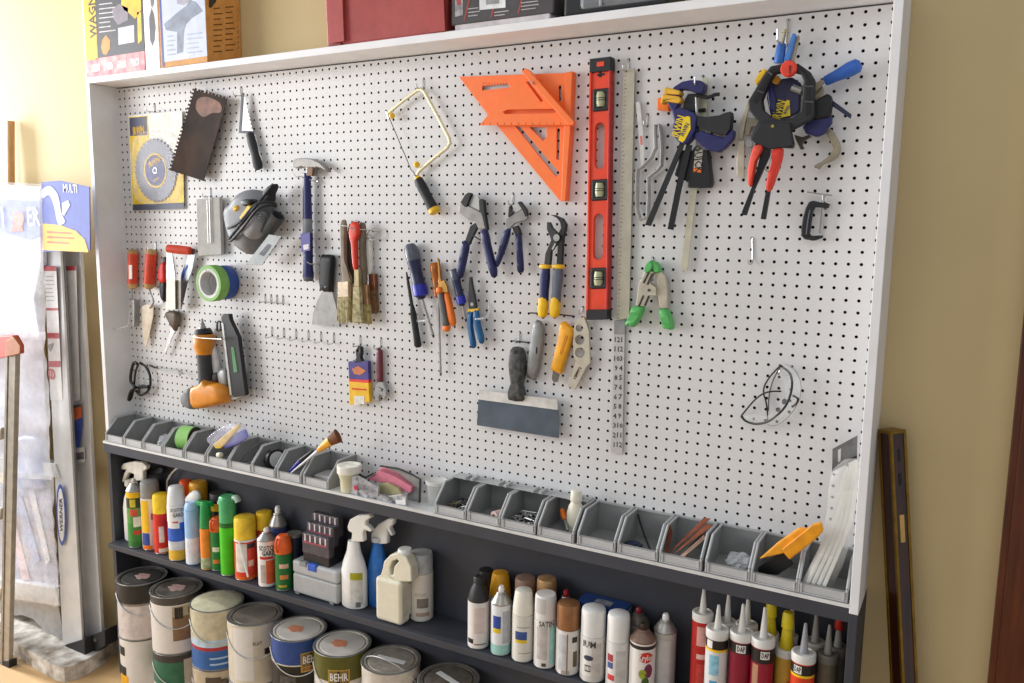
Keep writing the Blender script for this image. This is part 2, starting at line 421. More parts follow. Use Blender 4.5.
T.part('lock_button', MB(YEL).dome(k((140, 225), (170, 205), (175, 235), (150, 250)), -2.3, -3.25, 3, 2, .6), label='yellow lock button')
T.part('dust_port', MB(GD).rod(pY(*k((350, 395))[0], -1.7), pY(*k((430, 275))[0], -1.7), [(0, .78), (.6, .85), (1, .9), (1, .7), (.7, .65), (.7, .0)], 18), label='dark dust port')
T.part('base_plate', MB(mat('8b8f8f', .45, .3)).plate(k((210, 612), (368, 405), (455, 418), (318, 618)), -2.6, .1), bev=.03, label='bare metal base plate')
T.part('plate_slot', MB(DSTEEL).plate(k((300, 540), (360, 470), (385, 480), (330, 555)), -2.63, .04), label='slot in the base plate')
T.part('vent', MB(BLACK).plate(k((288, 262), (318, 275), (314, 284), (284, 272)), -3.62, .1).plate(k((284, 280), (312, 293), (308, 302), (280, 290)), -3.62, .1), label='black cooling vents')
cd = [(398, 62, -2.6), (330, 150, -3.1), (270, 225, -3.7), (190, 320, -3.6), (110, 420, -3.2), (98, 445, -3.0), (120, 440, -3.2), (200, 350, -3.8), (290, 235, -3.8), (380, 205, -3.1), (415, 215, -2.4), (390, 185, -2.8), (280, 200, -3.6), (180, 310, -3.7), (90, 365, -2.8)]
T.part('cord', MB(BLK2).tube([pY(*k((a, b))[0], y) for a, b, y in cd], .17, 8, sm=4), label='black power cord')
T.part('cord_bundle', MB(BLK2).dome(k((345, 120), (400, 60), (420, 75), (395, 130), (395, 180), (350, 180)), -1.6, -2.8, 3, 2, .5), label='black end of the cord')

# ---- hammer
k = Q(280, 140, 5.12); p = pY(307, 225, -.6)
T = Thing('claw_hammer', 'claw hammer with a long navy handle hung by its steel head', 'hammer', p)
T.part('head', MB(mat('938e89', .4, .25)).plate(k((62, 135), (60, 110), (78, 95), (128, 92), (165, 97), (200, 115), (228, 142), (240, 165), (212, 145), (188, 138), (168, 145), (166, 182), (133, 182), (132, 142), (108, 135), (78, 146)), -1.3, .9), bev=.14)
T.part('wedge', MB(BROWN).plate(k((138, 138), (168, 136), (164, 184), (136, 184)), -1.36, .4), bev=.05, label='brown handle end in the head')
T.part('handle', MB(NAVY).rod(pY(306.8, 173, -.95), pY(308.4, 281, -.95), [(0, .5), (.1, .52), (.42, .6, mat('7a7f86', .5)), (.42, .62, mat('7a7f86', .5)), (.55, .62, NAVY), (.55, .66, NAVY), (.8, .62), (.96, .72, mat('555862', .5)), (1, .6)], 16, .8))
T.part('price_tag', MB(mat('4c449c', .4)).plate([(300.2, 234), (309.8, 232.5), (310, 250.5), (301.5, 252)], -1.75, .06).use(mat('e8e6ee', .5)).plate([(303, 245), (308.5, 244), (308.6, 249), (303.6, 250)], -1.78, .03), label='purple tag')
bend(317, 180, [(317, 181, -.15), (320, 183, -.4), (300, 176.5, -1.6), (296, 177, -1.7), (292.5, 172.5, -1.75)], 'wide wire hook under the hammer head')

# ---- putty knife
p = pY(326, 290, -.5)
T = Thing('putty_knife', 'broad putty knife with black handle left of the paint brushes', 'putty knife', p)
k = Q(280, 260, 5.12)
T.part('blade', MB(mat('8f8d8b', .4, .35, var=.1)).plate(k((215, 162), (266, 162), (285, 230), (305, 333), (235, 336), (163, 330), (170, 270), (190, 210)), -.75, .06))
T.part('handle', MB(BLACK).dome([(321.5, 256.5), (325, 254.5), (332, 255), (334.6, 258), (333.4, 275), (332.3, 291), (328.5, 292), (321.3, 290), (320.8, 275)], -.35, -1.15, 4, 2, .7))
for q in ((323.8, 266), (325, 286)): T.part('rivet', MB(CHROME).disc(pY(q[0], q[1], -1.1), (0, -1, 0), .14, 12))
bend(321, 263.5, [(320, 264, -.3), (310, 264, -1.5), (307, 262, -1.7)], 'wire hook beside the putty knife handle')

# ---- paint brushes
BG = 'used paint brushes hanging on one hook'
k = Q(335, 210, 5.69)
def brush(label, y, hp, fp, bp, hm, fm, bm):
    a = pY(*k(fp[0])[0], y)
    T = Thing('paint_brush', label, 'paint brush', a, BG)
    T.part('handle', MB(hm).dome(k(*hp), y + .25, y - .3, 4, 3, .55))
    T.part('ferrule', MB(fm).plate(k(*fp), y - .3, .55), bev=.08)
    b = MB(bm); q = k(*bp)
    b.plate(q, y - .26, .46)
    for i in range(7):
        f = (i + .5) / 7; A = V((*q[0], 0)).lerp(V((*q[1], 0)), f); B = V((*q[3], 0)).lerp(V((*q[2], 0)), f)
        b.tube([pY(A.x, A.y, y - .22), pY(B.x, B.y + random.uniform(-1, 2), y - .28)], .09, 5)
    T.part('bristles', b)
FER = mat('b7a890', .4, .4, var=.2); BR1 = mat('c4b990', .8, var=.25, scale=14); BR2 = mat('b3a16c', .8, var=.25, scale=14); BR3 = mat('7d5a3c', .8, var=.25, scale=14)
brush('narrow paint brush with a dark brown handle at the back of the bunch', -.45, ((78, 95), (98, 95), (100, 250), (112, 420), (88, 420), (72, 250)), ((84, 415), (115, 415), (118, 505), (82, 505)), ((82, 505), (118, 505), (115, 636), (80, 636)), mat('33261d', .5), FER, BR2)
brush('paint brush with a rust coloured ferrule at the right of the bunch', -.5, ((178, 150), (205, 140), (212, 250), (212, 370), (190, 370), (185, 260)), ((190, 365), (226, 362), (228, 455), (192, 460)), ((192, 458), (228, 455), (236, 585), (200, 592)), mat('e3e0d8', .4), mat('7c4a33', .35, .5), BR3)
brush('paint brush with a bare worn wooden handle at the left of the bunch', -1.1, ((36, 75), (50, 55), (64, 75), (62, 200), (68, 330), (95, 412), (55, 412), (40, 330), (38, 200)), ((16, 408), (75, 405), (76, 495), (14, 500)), ((14, 498), (76, 495), (72, 634), (8, 636)), mat('8d7f6d', .6), mat('c6b49a', .4, .3, var=.15), BR1)
brush('wide paint brush with a grey handle and yellowish bristles in the bunch', -1.15, ((140, 90), (155, 72), (172, 90), (170, 230), (176, 340), (180, 430), (146, 430), (144, 300)), ((140, 425), (182, 425), (190, 540), (132, 540)), ((130, 538), (192, 538), (196, 650), (118, 640)), mat('77695a', .6), mat('9a7650', .4, .3, var=.25), BR2)
brush('paint brush with a bright red handle in the middle of the bunch', -1.75, ((82, 110), (95, 70), (128, 70), (142, 110), (134, 155), (124, 180), (128, 340), (108, 340), (96, 200), (86, 155)), ((108, 338), (134, 338), (136, 440), (108, 440)), ((106, 438), (138, 438), (150, 640), (100, 636)), mat('dd3a22', .35), mat('a99a70', .4, .3, var=.2), BR1)
bend(379, 231.5, [(378, 232, -.3), (370, 230, -1.0), (352, 229, -2.2), (346, 226, -2.3), (338, 225, -2.35), (336.5, 223, -2.35)], 'long wire hook carrying the bunch of paint brushes')
w_ = MB(WIRE).tube([pY(366, 236, -.8), pY(372, 229, -.9), (pY(379, 229, -.6)), pY(380, 236, -.6), pY(373, 240, -.8)], .07, 7, closed=True, sm=3)
solo('wire_ring', 'small coil of silver wire at the right of the paint brush bunch', 'wire', w_)

# ---- coping saw
p = pY(425, 150, -.7)
T = Thing('coping_saw', 'coping saw with a brass frame and black and yellow handle', 'saw', p)
BRS = mat('ddd2ae', .35, .35, var=.06)
T.part('frame', MB(BRS).tube([pY(u, v, -.8) for u, v in ((387.5, 113.5), (403, 101), (417, 90.5), (421, 89), (424.5, 92), (438, 117), (449, 138), (450, 143), (447, 148), (433, 159), (419, 171), (417, 175))], .2, 8, flat=.8), bev=0)
T.part('blade', MB(DSTEEL).tube([pY(388.5, 116, -.8), pY(412, 172, -.8)], .05, 5), label='thin dark saw blade')
for q in ((391.7, 116), (416.5, 165)): T.part('knob', MB(YEL).rod(pY(q[0], q[1], -.8), pY(q[0] + .5, q[1] - .5, -1.3), [(0, .28), (.6, .34), (1, .24)], 12), label='yellow tension knob')
for q in ((386.5, 111.5, 389.5, 118), (412, 171, 416, 178)): T.part('blade_pin', MB(CHROME).tube([pY(q[0], q[1], -.8), pY(q[2], q[3], -.8)], .16, 8))
T.part('handle', MB(BLK2).rod(pY(417, 177, -.8), pY(435.5, 213, -.8), [(0, .3, YEL), (.06, .42, BLK2), (.08, .5), (.3, .56), (.6, .52), (.85, .6), (.88, .6, YEL), (.97, .62), (1, .45)], 18))
hook(423.4, 82, 'wire hook holding the coping saw by its frame', out=1.2)

# ---- tape rolls
def roll(label, c, y0, y1, R, r, m, core, grp=None):
    T = Thing('tape_roll', label, 'tape', V((c.x, (y0 + y1) / 2, c.z - R)), grp)
    T.part('tape', MB(m).lathe((c.x, y0, c.z), (0, 1, 0), [(0, r + .12), (0, R - .04), (.05, R), (y1 - y0 - .05, R), (y1 - y0, R - .04), (y1 - y0, r + .12)], 36, cap=False))
    T.part('core', MB(core).lathe((c.x, y0 + .02, c.z), (0, 1, 0), [(0, r - .22), (0, r + .12), (y1 - y0 - .04, r + .12), (y1 - y0 - .04, r - .22), (0, r - .22)], 30, cap=False), label='pale plastic core')
ct = pY(208.2, 283.5, -3.3)
CARD = mat('d2d1d0', .5)
roll('roll of green masking tape on the pegboard, in front of a blue roll', ct, -3.3, -1.9, 2.25, 1.72, mat('7fb35a', .55, var=.05), CARD)
roll('roll of blue masking tape behind the green roll on the pegboard', ct, -1.85, -.3, 2.15, 1.72, mat('2f4f9a', .5, var=.05), CARD)
hk = MB(WIRE).tube([(ct.x, .5, ct.z + 1.4), (ct.x, -3.4, ct.z + 1.38), (ct.x, -3.6, ct.z + 1.7)], .08, 7)
solo('peg_hook', 'straight wire hook through the green and blue tape rolls', 'hook', hk, HG)

# ---- masonry trowels and snips at the left
k = Q(120, 240, 5.69)
def grip(T, A, B, r, m=RED):
    T.part('handle', MB(WOOD).rod(A, B, [(0, r * .55, WOOD), (.03, r * .9, WOOD), (.1, r, WOOD), (.1, r * 1.02, m), (.5, r * .95, m), (.85, r * 1.05, m), (.85, r * .95, WOOD), (.97, r * .8), (1, r * .4)], 16))
RH = mat('d84a30', .45, var=.08)
T = Thing('margin_trowel', 'trowel with red and wood handle seen edge on beside the left side panel', 'trowel', pY(133, 290, -.8))
grip(T, pY(133, 249.5, -.8), pY(132.5, 289, -.8), .68, RH)
T.part('shank', MB(STEEL).tube([pY(132, 288, -.8), pY(132.4, 300, -.9), pY(133.5, 305, -.8)], .11, 7))
T.part('blade', MB(STEEL).plate([(132.2, 300), (134.2, 300), (134, 326), (132.6, 327)], -1.3, .9))
T.part('price_sticker', MB(mat('eeeae2', .6)).plate([(128.6, 265), (131.6, 265), (131.8, 279), (128.8, 279)], -1.5, .1), label='white sticker')
hook(137.6, 246.5, 'wire hook holding the leftmost red-handled trowel')
T = Thing('pointing_trowel', 'trowel with red and wood handle and a pale plaster-crusted pointed blade', 'trowel', pY(150, 300, -.8))
grip(T, pY(151.3, 249.5, -.8), pY(148.7, 289, -.8), .74, RH)
T.part('shank', MB(STEEL).tube([pY(149, 288, -.8), pY(151, 294, -1.1), pY(153.5, 302, -1.1), pY(150, 308, -.7)], .11, 7, sm=3))
T.part('blade', MB(mat('e7ddcc', .7, var=.15, scale=4, c2='cdb79b')).plate(k((125, 378), (150, 366), (190, 372), (188, 430), (170, 520), (148, 612), (138, 590), (126, 500)), -.7, .08))
hook(156.4, 246, 'wire hook holding the trowel with the crusted pale blade')
T = Thing('tin_snips', 'small red and black snips between the trowels', 'snips', pY(162, 280, -.6))
T.part('blade', MB(BLACK).plate(k((240, 105), (252, 95), (258, 130), (246, 150)), -.8, .3), bev=.04)
T.part('handle', MB(RED).dome(k((232, 150), (256, 120), (264, 170), (262, 240), (234, 245), (226, 200)), -.4, -1.1, 3, 2, .7), label='red upper handle')
T.part('handle', MB(BLACK).dome(k((234, 240), (262, 236), (262, 300), (256, 352), (240, 330), (234, 290)), -.4, -1.0, 3, 2, .7), label='black lower handle')
T = Thing('corner_trowel', 'steel corner trowel with a red bar grip', 'trowel', pY(180, 280, -.8))
T.part('grip', MB(RH).rod(pY(*k((268, 48))[0], -2.2), pY(*k((405, 62))[0], -1.2), [(0, .35), (.04, .52), (.5, .58), (.96, .52), (1, .35)], 16), label='red bar grip')
T.part('arm', MB(mat('9a9a98', .35, .8)).plate(k((264, 70), (296, 68), (316, 220), (262, 222)), -1.9, .12), label='left steel arm')
T.part('arm', MB(mat('8f9296', .35, .8)).plate(k((400, 45), (432, 52), (410, 170), (380, 250), (362, 330), (346, 395), (318, 395), (335, 300), (350, 190)), -1.0, .12), label='right steel arm')
T.part('blade', MB(mat('e2ddd2', .5, .2, var=.1)).plate(k((264, 222), (312, 220), (314, 395), (262, 398)), -2.0, .08), label='pale worn blade')
T.part('blade', MB(mat('8e877a', .45, .5, var=.15)).plate(k((314, 230), (346, 232), (345, 392), (314, 396)), -1.7, .08), label='dull inner blade')
T.part('sticker', MB(BLUE).plate(k((352, 190), (380, 140), (385, 150), (352, 225)), -1.06, .03), label='blue sticker')
T = Thing('tuck_trowel', 'trowel with a curved shiny blade hanging below the corner trowel', 'trowel', pY(172, 320, -.6))
T.part('ferrule', MB(mat('6e6459', .5, .4, var=.2)).dome(k((262, 420), (285, 402), (330, 410), (334, 450), (318, 520), (280, 455)), -.4, -1.2, 3, 2, .6), label='dull grey ferrule')
T.part('blade', MB(mat('c9c6c2', .3, .5)).plate(k((292, 455), (318, 452), (316, 510), (290, 570), (262, 640), (240, 665), (262, 590), (285, 520)), -.8, .1))
hk = MB(WIRE).tube([(.12, -2.6, pX(118, 328, 0).z), (.5, -2.55, pX(118, 328, 0).z - .1), pY(128, 326, -1.6), pY(130.5, 312, -1.3), pY(132, 303, -1)], .05, 6)
solo('wire_bracket', 'thin bent wire on the left side panel below the trowels', 'wire', hk)

# ---- safety glasses, left
k = Q(100, 280, 5.12)
def wires(T, name, px, y, r, m, closed=False, sm=4):
    return T.part(name, MB(m).tube([pY(a, b, c if len(q) > 2 else y) for q in px for a, b, c in [(q[0], q[1], q[2] if len(q) > 2 else y)]], r, 8, closed, sm))
T = Thing('safety_glasses', 'folded black-rimmed safety glasses in the lower left corner of the pegboard', 'glasses', pY(140, 385, -.8))
wires(T, 'temple', k((190, 430), (174, 423), (160, 470), (158, 520), (180, 550), (158, 570), (146, 615)), -1.5, .2, BLACK)
wires(T, 'temple', k((196, 432), (182, 470), (176, 520), (172, 560), (162, 600), (150, 618)), -1.2, .14, BLACK)
wires(T, 'rim', k((205, 424), (235, 445), (256, 490), (256, 545), (238, 575), (205, 590), (185, 565)), -.8, .17, BLACK)
wires(T, 'rim', k((200, 560), (215, 540), (235, 545), (248, 560), (235, 582), (205, 585)), -1.0, .13, BLACK, True)
wires(T, 'brow_bar', k((158, 592), (175, 555), (205, 550), (248, 545)), -1.0, .2, BLACK)
T.part('lens', MB(mat('eef2f4', .05, alpha=.12, var=0)).plate(k((188, 560), (200, 440), (235, 450), (253, 500), (250, 545), (230, 575)), -.8, .05), label='clear lens')
T = Thing('wire_rack', 'white double-ended wire hook bar right of the black-rimmed glasses', 'hook', pY(165, 369, -.5))
T.part('bar', MB(mat('b9c0bc', .4, .5)).tube([pY(152, 366.5, -.4), pY(158, 369, -.9), pY(178, 370, -.9), pY(184, 374, -.6)], .11, 7))
T.part('prong', MB(mat('b9c0bc', .4, .5)).tube([pY(178, 370, -.9), pY(180, 376, -1.2), pY(182, 371, -1.2)], .09, 7))
T.part('end_clip', MB(BLACK).tube([pY(150, 365.5, -.4), pY(158, 368.5, -.9)], .12, 6))

# ---- pneumatic nailer
k = Q(180, 305, 6.21); NO = mat('d98a28', .4, var=.08)
T = Thing('brad_nailer', 'orange and black pneumatic nailer with a slanted black magazine', 'nail gun', pY(215, 370, -1))
T.part('head', MB(NO).dome(k((95, 505), (150, 485), (185, 445), (210, 480), (270, 480), (312, 520), (320, 560), (310, 600), (200, 632), (110, 640), (90, 580)), -.4, -2.9, 5, 2, .6))
T.part('head_cap', MB(mat('77787c', .5)).dome(k((40, 560), (60, 520), (100, 505), (112, 570), (112, 640), (80, 640), (45, 610)), -.5, -2.6, 4, 3, .6), label='grey rubber head cap')
T.part('grip', MB(mat('3b3b3c', .6)).rod(pY(*k((148, 290))[0], -1.6), pY(*k((165, 490))[0], -1.6), [(0, .95), (.4, .92), (1, .98)], 18))
T.part('handle_end', MB(NO).rod(pY(*k((146, 178))[0], -1.6), pY(*k((150, 305))[0], -1.6), [(0, 1.15), (.1, 1.3), (.6, 1.28), (1, .95)], 20), label='orange handle end')
T.part('end_cap', MB(BLK2).rod(pY(*k((140, 148))[0], -1.6), pY(*k((146, 182))[0], -1.6), [(0, .9), (.5, 1.1), (1, 1.2)], 18), label='black end cap')
T.part('air_fitting', MB(STEEL).rod(pY(*k((136, 85))[0], -1.6), pY(*k((141, 152))[0], -1.6), [(0, .16), (.4, .2), (.45, .34), (.7, .34), (.7, .45), (1, .5)], 12), label='steel air fitting')
T.part('magazine', MB(BLACK).plate(k((252, 70), (265, 56), (305, 56), (312, 95), (362, 200), (385, 380), (408, 560), (330, 575), (306, 540), (270, 260)), -1.9, .6), bev=.12)
T.part('magazine_rail', MB(STEEL).plate(k((255, 110), (268, 110), (322, 560), (308, 560)), -1.96, .9), bev=.03, label='steel magazine rail')
T.part('magazine_label', MB(mat('4f8a55', .5)).plate(k((316, 262), (334, 262), (356, 415), (334, 420)), -1.95, .1), label='green label')
T.part('trigger', MB(BLK2).dome(k((215, 425), (245, 420), (250, 470), (215, 475)), -1.2, -2.0, 3, 2, .6))
T.part('trigger_housing', MB(mat('9b9b9b', .4, .5)).dome(k((245, 410), (300, 390), (308, 500), (265, 490)), -.8, -1.9, 3, 2, .6), label='grey metal housing')
T.part('nose', MB(STEEL).plate(k((290, 560), (380, 545), (400, 565), (330, 590), (290, 585)), -1.6, .7), bev=.06)
T.part('nail_strip', MB(mat('ecebea', .5)).dome(k((190, 270), (205, 252), (220, 270), (245, 420), (200, 430)), -.5, -1.1, 3, 2, .7), label='white plastic guard')
T.part('hook_ring', MB(BLACK).tube([pY(*k((232, 110))[0], -1.5), pY(*k((250, 105))[0], -1.5), pY(*k((252, 150))[0], -1.5), pY(*k((232, 160))[0], -1.5)], .12, 7, True, 3))
bend(222, 338, [(222, 339, -.4), (221, 339, -3.15), (200, 338, -3.25), (193, 336.5, -3.25), (192, 334, -3.25)], 'wide wire hook carrying the orange nailer')
bend(249, 396, [(249, 397, -.3), (250, 392, -1.2), (254, 391, -1.3), (255, 395, -1.3)], 'wire hook at the nose of the orange nailer')

# ---- empty hooks
for i, (u, v) in enumerate(((264, 296.5), (272, 297), (279, 297.5), (284.5, 296.5))):
    hook(u, v - 4, ('first', 'second', 'third', 'last')[i] + ' from the left of four empty hooks right of the tape rolls', .9, .8, .25)
for i, (u, v) in enumerate(((270, 329), (282, 330), (294, 331), (307, 331.5), (320, 332), (333, 334))):
    hook(u, v, ('first', 'second', 'third', 'fourth', 'fifth', 'last')[i] + ' from the left of six empty hooks in a row below the putty knife', 1.1, 1.1, .3)

# ---- packaged paint brush
k = Q(280, 260, 5.12); p = pY(359, 380, -.6)
T = Thing('packaged_paint_brush', 'new paint brush in a blue and yellow card sleeve with a black handle', 'paint brush', p)
T.part('handle', MB(BLACK).plate([(355, 350), (357.5, 346), (361, 347), (361.3, 353), (360.5, 358), (363, 363), (353, 364), (355.8, 357)], -.9, .5, [[(357.3, 350), (358.8, 350), (358.6, 352), (357.2, 352)]], sm=0), bev=.1)
T.part('sleeve', MB(mat('4a3f86', .4, var=.15)).plate([(348, 361.6), (368, 361.3), (368.6, 380), (349, 379)], -.9, .5).use(mat('e23a2a', .4)).plate([(349, 379), (368.6, 380), (368.6, 383), (349, 381.5)], -.9, .5).use(mat('eebc23', .4)).plate([(349, 381.5), (368.6, 383), (369.5, 402), (349.6, 405)], -.9, .5), bev=.03)
T.part('sleeve_print', MB(mat('d07a4a', .5)).plate([(352, 369), (358, 366), (366, 371), (360, 375), (354, 374)], -.93, .03), label='printed picture on the sleeve')
T.part('sleeve_stripe', MB(RED).plate([(352, 388), (366, 389), (366, 390.5), (352, 389.5)], -.93, .03), label='red printed line')
T.part('bristle_tip', MB(mat('e6e2da', .6)).plate([(354, 396), (364, 396), (364.3, 404), (354.3, 405)], -.94, .1), label='pale bristles in the sleeve window')
hook(359.2, 337, 'wire hook holding the packaged paint brush')
# ---- adjustable wrench
T = Thing('adjustable_wrench', 'small adjustable wrench with a maroon handle hung beside the packaged brush', 'wrench', pY(379, 375, -.5))
T.part('handle', MB(mat('6a2634', .4)).dome([(377, 348.5), (379.5, 347.5), (382, 350), (382.6, 384), (377.8, 384)], -.3, -.75, 3, 0, .7))
T.part('head', MB(CHROME).plate([(377.6, 382), (382.4, 382), (385.4, 389), (386, 395), (383.2, 400.5), (382, 396), (380, 394.5), (378.5, 396.5), (379.2, 402), (375, 400), (373.6, 393), (375, 387)], -.75, .4), bev=.06)
T.part('knurl', MB(STEEL).rod(pY(378.8, 388.5, -.8), pY(381.8, 390, -.8), [(0, .17), (1, .17)], 10))
hook(381, 339.5, 'wire hook holding the maroon-handled wrench')
# ------------------------------------------------------------------ screwdrivers, files and pliers
def driver(label, A, B, E_, r, m, band=None, tip='cross', shaft=.14, y=-.9, endm=None, name='screwdriver'):
    T = Thing(name, label, 'screwdriver', pY(*B, y))
    em = endm or m
    T.part('handle', MB(em).rod(pY(*A, y), pY(*B, y), [(0, r * .55, em), (.06, r * .92, em), (.22, r, em), (.3, r * .95, m), (.5, r * .85), (.72, r * .9), (.74, r * 1.02, band or m), (.93, r * 1.02), (.95, r * .7, m), (1, r * .45)], 14))
    s = MB(STEEL).tube([pY(*B, y), pY(*E_, y)], shaft, 9)
    T.part('shaft', s)
    e = pY(*E_, y); d = (e - pY(*B, y)).normalized()
    T.part('tip', MB(DSTEEL).tube([e, e + d * .3], [shaft * 1.1, shaft * (.5 if tip == 'cross' else 1.0)], 8, flat=1 if tip == 'cross' else .4))
    return T
driver('large screwdriver with a chunky navy handle and grey butt', (410, 244), (422, 299), (433, 335), .78, mat('23284a', .35), mat('2a2fae', .35), shaft=.16, endm=mat('5a5f6b', .25))
driver('small navy-handled screwdriver left of the teal pliers', (453.5, 269), (462.5, 306), (465.5, 319), .5, mat('262c50', .35), mat('2a2fae', .35), shaft=.13, endm=mat('4d5361', .3))
driver('long flat screwdriver with an amber handle and the longest shaft', (434, 262.5), (438.3, 298), (440.6, 373), .52, mat('b0661c', .15, var=.15), tip='flat', shaft=.13, y=-.7)
T = Thing('needle_file', 'slim black file left of the large navy screwdriver', 'file', pY(412, 310, -.6))
T.part('blade', MB(mat('202022', .5, .3)).rod(pY(406.5, 272, -.6), pY(412, 306, -.6), [(0, .1), (.3, .2), (1, .24)], 8, .5))
T.part('handle', MB(BLK2).rod(pY(412, 305, -.6), pY(418.3, 347.5, -.6), [(0, .2), (.2, .34), (.7, .38), (.95, .42), (1, .25)], 12))
HOLD = mat('e8ebee', .1, alpha=.3, var=0)
def pliers_leg(T, px, y, m, th=.5, name='handle', label=None, sm=2):
    return T.part(name, MB(m).dome(px, y + th / 2, y - th / 2, 3, sm, .6), label=label)
def strip(pts, w):
    """outline of a thick line through px points"""
    L, R = [], []
    for i, p in enumerate(pts):
        a = pts[max(i - 1, 0)]; b = pts[min(i + 1, len(pts) - 1)]
        d = V((b[0] - a[0], b[1] - a[1])).normalized(); n = V((-d.y, d.x)); ww = (w[i] if isinstance(w, (list, tuple)) else w) / 2
        L.append((p[0] + n.x * ww, p[1] + n.y * ww)); R.append((p[0] - n.x * ww, p[1] - n.y * ww))
    return L + R[::-1]
k = Q(395, 235, 4.55)
T = Thing('wire_strippers', 'orange and grey handled pliers with amber jaws beside the long screwdriver', 'pliers', pY(445, 300, -1.2))
T.part('jaw', MB(mat('a8743a', .3, .5)).plate(k((192, 103), (200, 120), (206, 190), (214, 225), (204, 250), (194, 240), (196, 190)), -1.3, .25), bev=.04)
T.part('jaw', MB(mat('b58a44', .3, .5)).plate(k((200, 215), (222, 205), (236, 232), (240, 262), (210, 258)), -1.45, .25), bev=.04)
pliers_leg(T, k((196, 250), (214, 250), (226, 300), (240, 375), (246, 425), (226, 432), (214, 370), (202, 300)), -1.3, mat('63615f', .5), .6, label='grey handle')
pliers_leg(T, k((192, 240), (212, 236), (216, 262), (196, 268)), -1.4, ORG, .6, 'handle_collar')
pliers_leg(T, k((222, 412), (248, 412), (246, 436), (226, 438)), -1.3, ORG, .62, 'handle_end')
pliers_leg(T, k((226, 255), (244, 262), (260, 320), (276, 400), (266, 415), (250, 402), (236, 320)), -1.1, ORG, .6, label='orange handle')
T = Thing('needle_nose_pliers', 'needle nose pliers with teal handles pointing up', 'pliers', pY(473, 310, -.9))
T.part('jaw', MB(mat('3a3a3c', .35, .5)).plate(k((336, 195), (346, 190), (352, 235), (362, 280), (370, 330), (350, 340), (334, 335), (332, 290)), -1.0, .35), bev=.06)
T.part('pivot', MB(STEEL).disc(pY(*k((351, 315))[0], -1.02), (0, -1, 0), .2, 12, .06))
T.part('collar', MB(YEL).plate(k((330, 338), (374, 334), (376, 346), (330, 354)), -1.05, .4), bev=.05, label='yellow collar')
TEAL = mat('1d5f93', .4)
pliers_leg(T, k((330, 352), (352, 348), (352, 410), (362, 470), (368, 508), (350, 515), (342, 480), (332, 410)), -1.0, TEAL, .55)
pliers_leg(T, k((358, 346), (378, 342), (386, 400), (402, 460), (404, 488), (388, 494), (376, 455), (362, 400)), -1.0, TEAL, .55)
for a, lab in (((404, 312), 'clear plastic tool holder under the large navy screwdriver'), ((460, 310), 'clear plastic tool holder behind the teal pliers')):
    mb = MB(HOLD); u, v = a
    mb.tube([pY(u + 12, v - 4, -.15), pY(u + 13, v + 8, -.5), pY(u + 16, v + 9, -1.3), pY(u + 24, v + 8, -1.4), pY(u + 29, v + 4, -.6), pY(u + 29, v - 6, -.15)], .12, 6, sm=2)
    solo('tool_holder', lab, 'holder', mb)

# tongue-and-groove pliers
k = Q(400, 160, 5.12); HEAD = mat('8f8b88', .38, .45, var=.1); DK = mat('29292b', .5, .3); NV = mat('222858', .4)
T = Thing('groove_joint_pliers', 'large navy-handled pliers with an open jaw, hung splayed', 'pliers', pY(475, 230, -.9))
T.part('jaw', MB(HEAD).plate(k((300, 268), (302, 236), (318, 215), (338, 240), (352, 236), (432, 278), (440, 352), (402, 352), (384, 318), (352, 308), (318, 282)), -1.2, .4), bev=.06, label='steel lower jaw')
T.part('jaw', MB(mat('b0aeab', .4, .35)).plate(k((346, 232), (372, 180), (398, 186), (410, 210), (412, 255), (400, 262)), -1.0, .3), bev=.04, label='pale upper jaw')
T.part('jaw_edge', MB(DK).plate(k((308, 218), (330, 180), (348, 166), (364, 172), (342, 236), (330, 240)), -1.3, .5), bev=.05, label='black jaw tip')
T.part('shank', MB(DK).plate(k((402, 208), (414, 198), (428, 206), (432, 270), (446, 358), (434, 358), (420, 290), (404, 250)), -1.35, .5), bev=.05)
T.part('shank', MB(DK).plate(k((358, 338), (384, 322), (398, 340), (368, 400), (352, 436), (330, 420)), -1.0, .4), bev=.06)
T.part('spring', MB(DSTEEL).tube([pY(*q, -1.0) for q in k((372, 385), (395, 400), (412, 410))], .07, 6))
pliers_leg(T, k((416, 362), (446, 356), (462, 430), (496, 570), (490, 598), (472, 600), (452, 530), (428, 430)), -1.2, NV, .7)
pliers_leg(T, k((328, 412), (354, 430), (342, 500), (318, 602), (296, 604), (292, 585), (310, 500)), -.95, NV, .7)
T = Thing('groove_joint_pliers', 'smaller navy-handled pliers with an open jaw, second from the coping saw', 'pliers', pY(512, 230, -.7))
T.part('jaw', MB(HEAD).plate(k((540, 340), (542, 305), (560, 290), (632, 250), (646, 262), (652, 300), (640, 308), (590, 322), (566, 345), (556, 360)), -1.0, .35), bev=.05, label='steel jaw')
T.part('jaw', MB(mat('b0aeab', .4, .35)).plate(k((560, 282), (590, 222), (608, 226), (628, 250), (566, 288)), -.9, .25), bev=.04, label='pale jaw')
T.part('jaw_edge', MB(DK).plate(k((600, 216), (616, 212), (644, 250), (652, 282), (640, 290), (622, 250)), -1.1, .4), bev=.04, label='black upper jaw tip')
T.part('jaw_edge', MB(DK).plate(k((556, 240), (566, 230), (572, 262), (584, 264), (566, 290), (552, 292)), -1.05, .4), bev=.04, label='black lower jaw tip')
T.part('shank', MB(DK).plate(k((572, 345), (600, 335), (612, 360), (616, 400), (598, 405), (588, 385)), -.9, .4), bev=.05)
pliers_leg(T, k((538, 360), (566, 352), (552, 420), (510, 530), (496, 548), (488, 535), (512, 450)), -1.0, NV, .6)
pliers_leg(T, k((596, 390), (618, 380), (624, 460), (632, 565), (618, 576), (604, 570), (602, 470)), -.9, NV, .6)
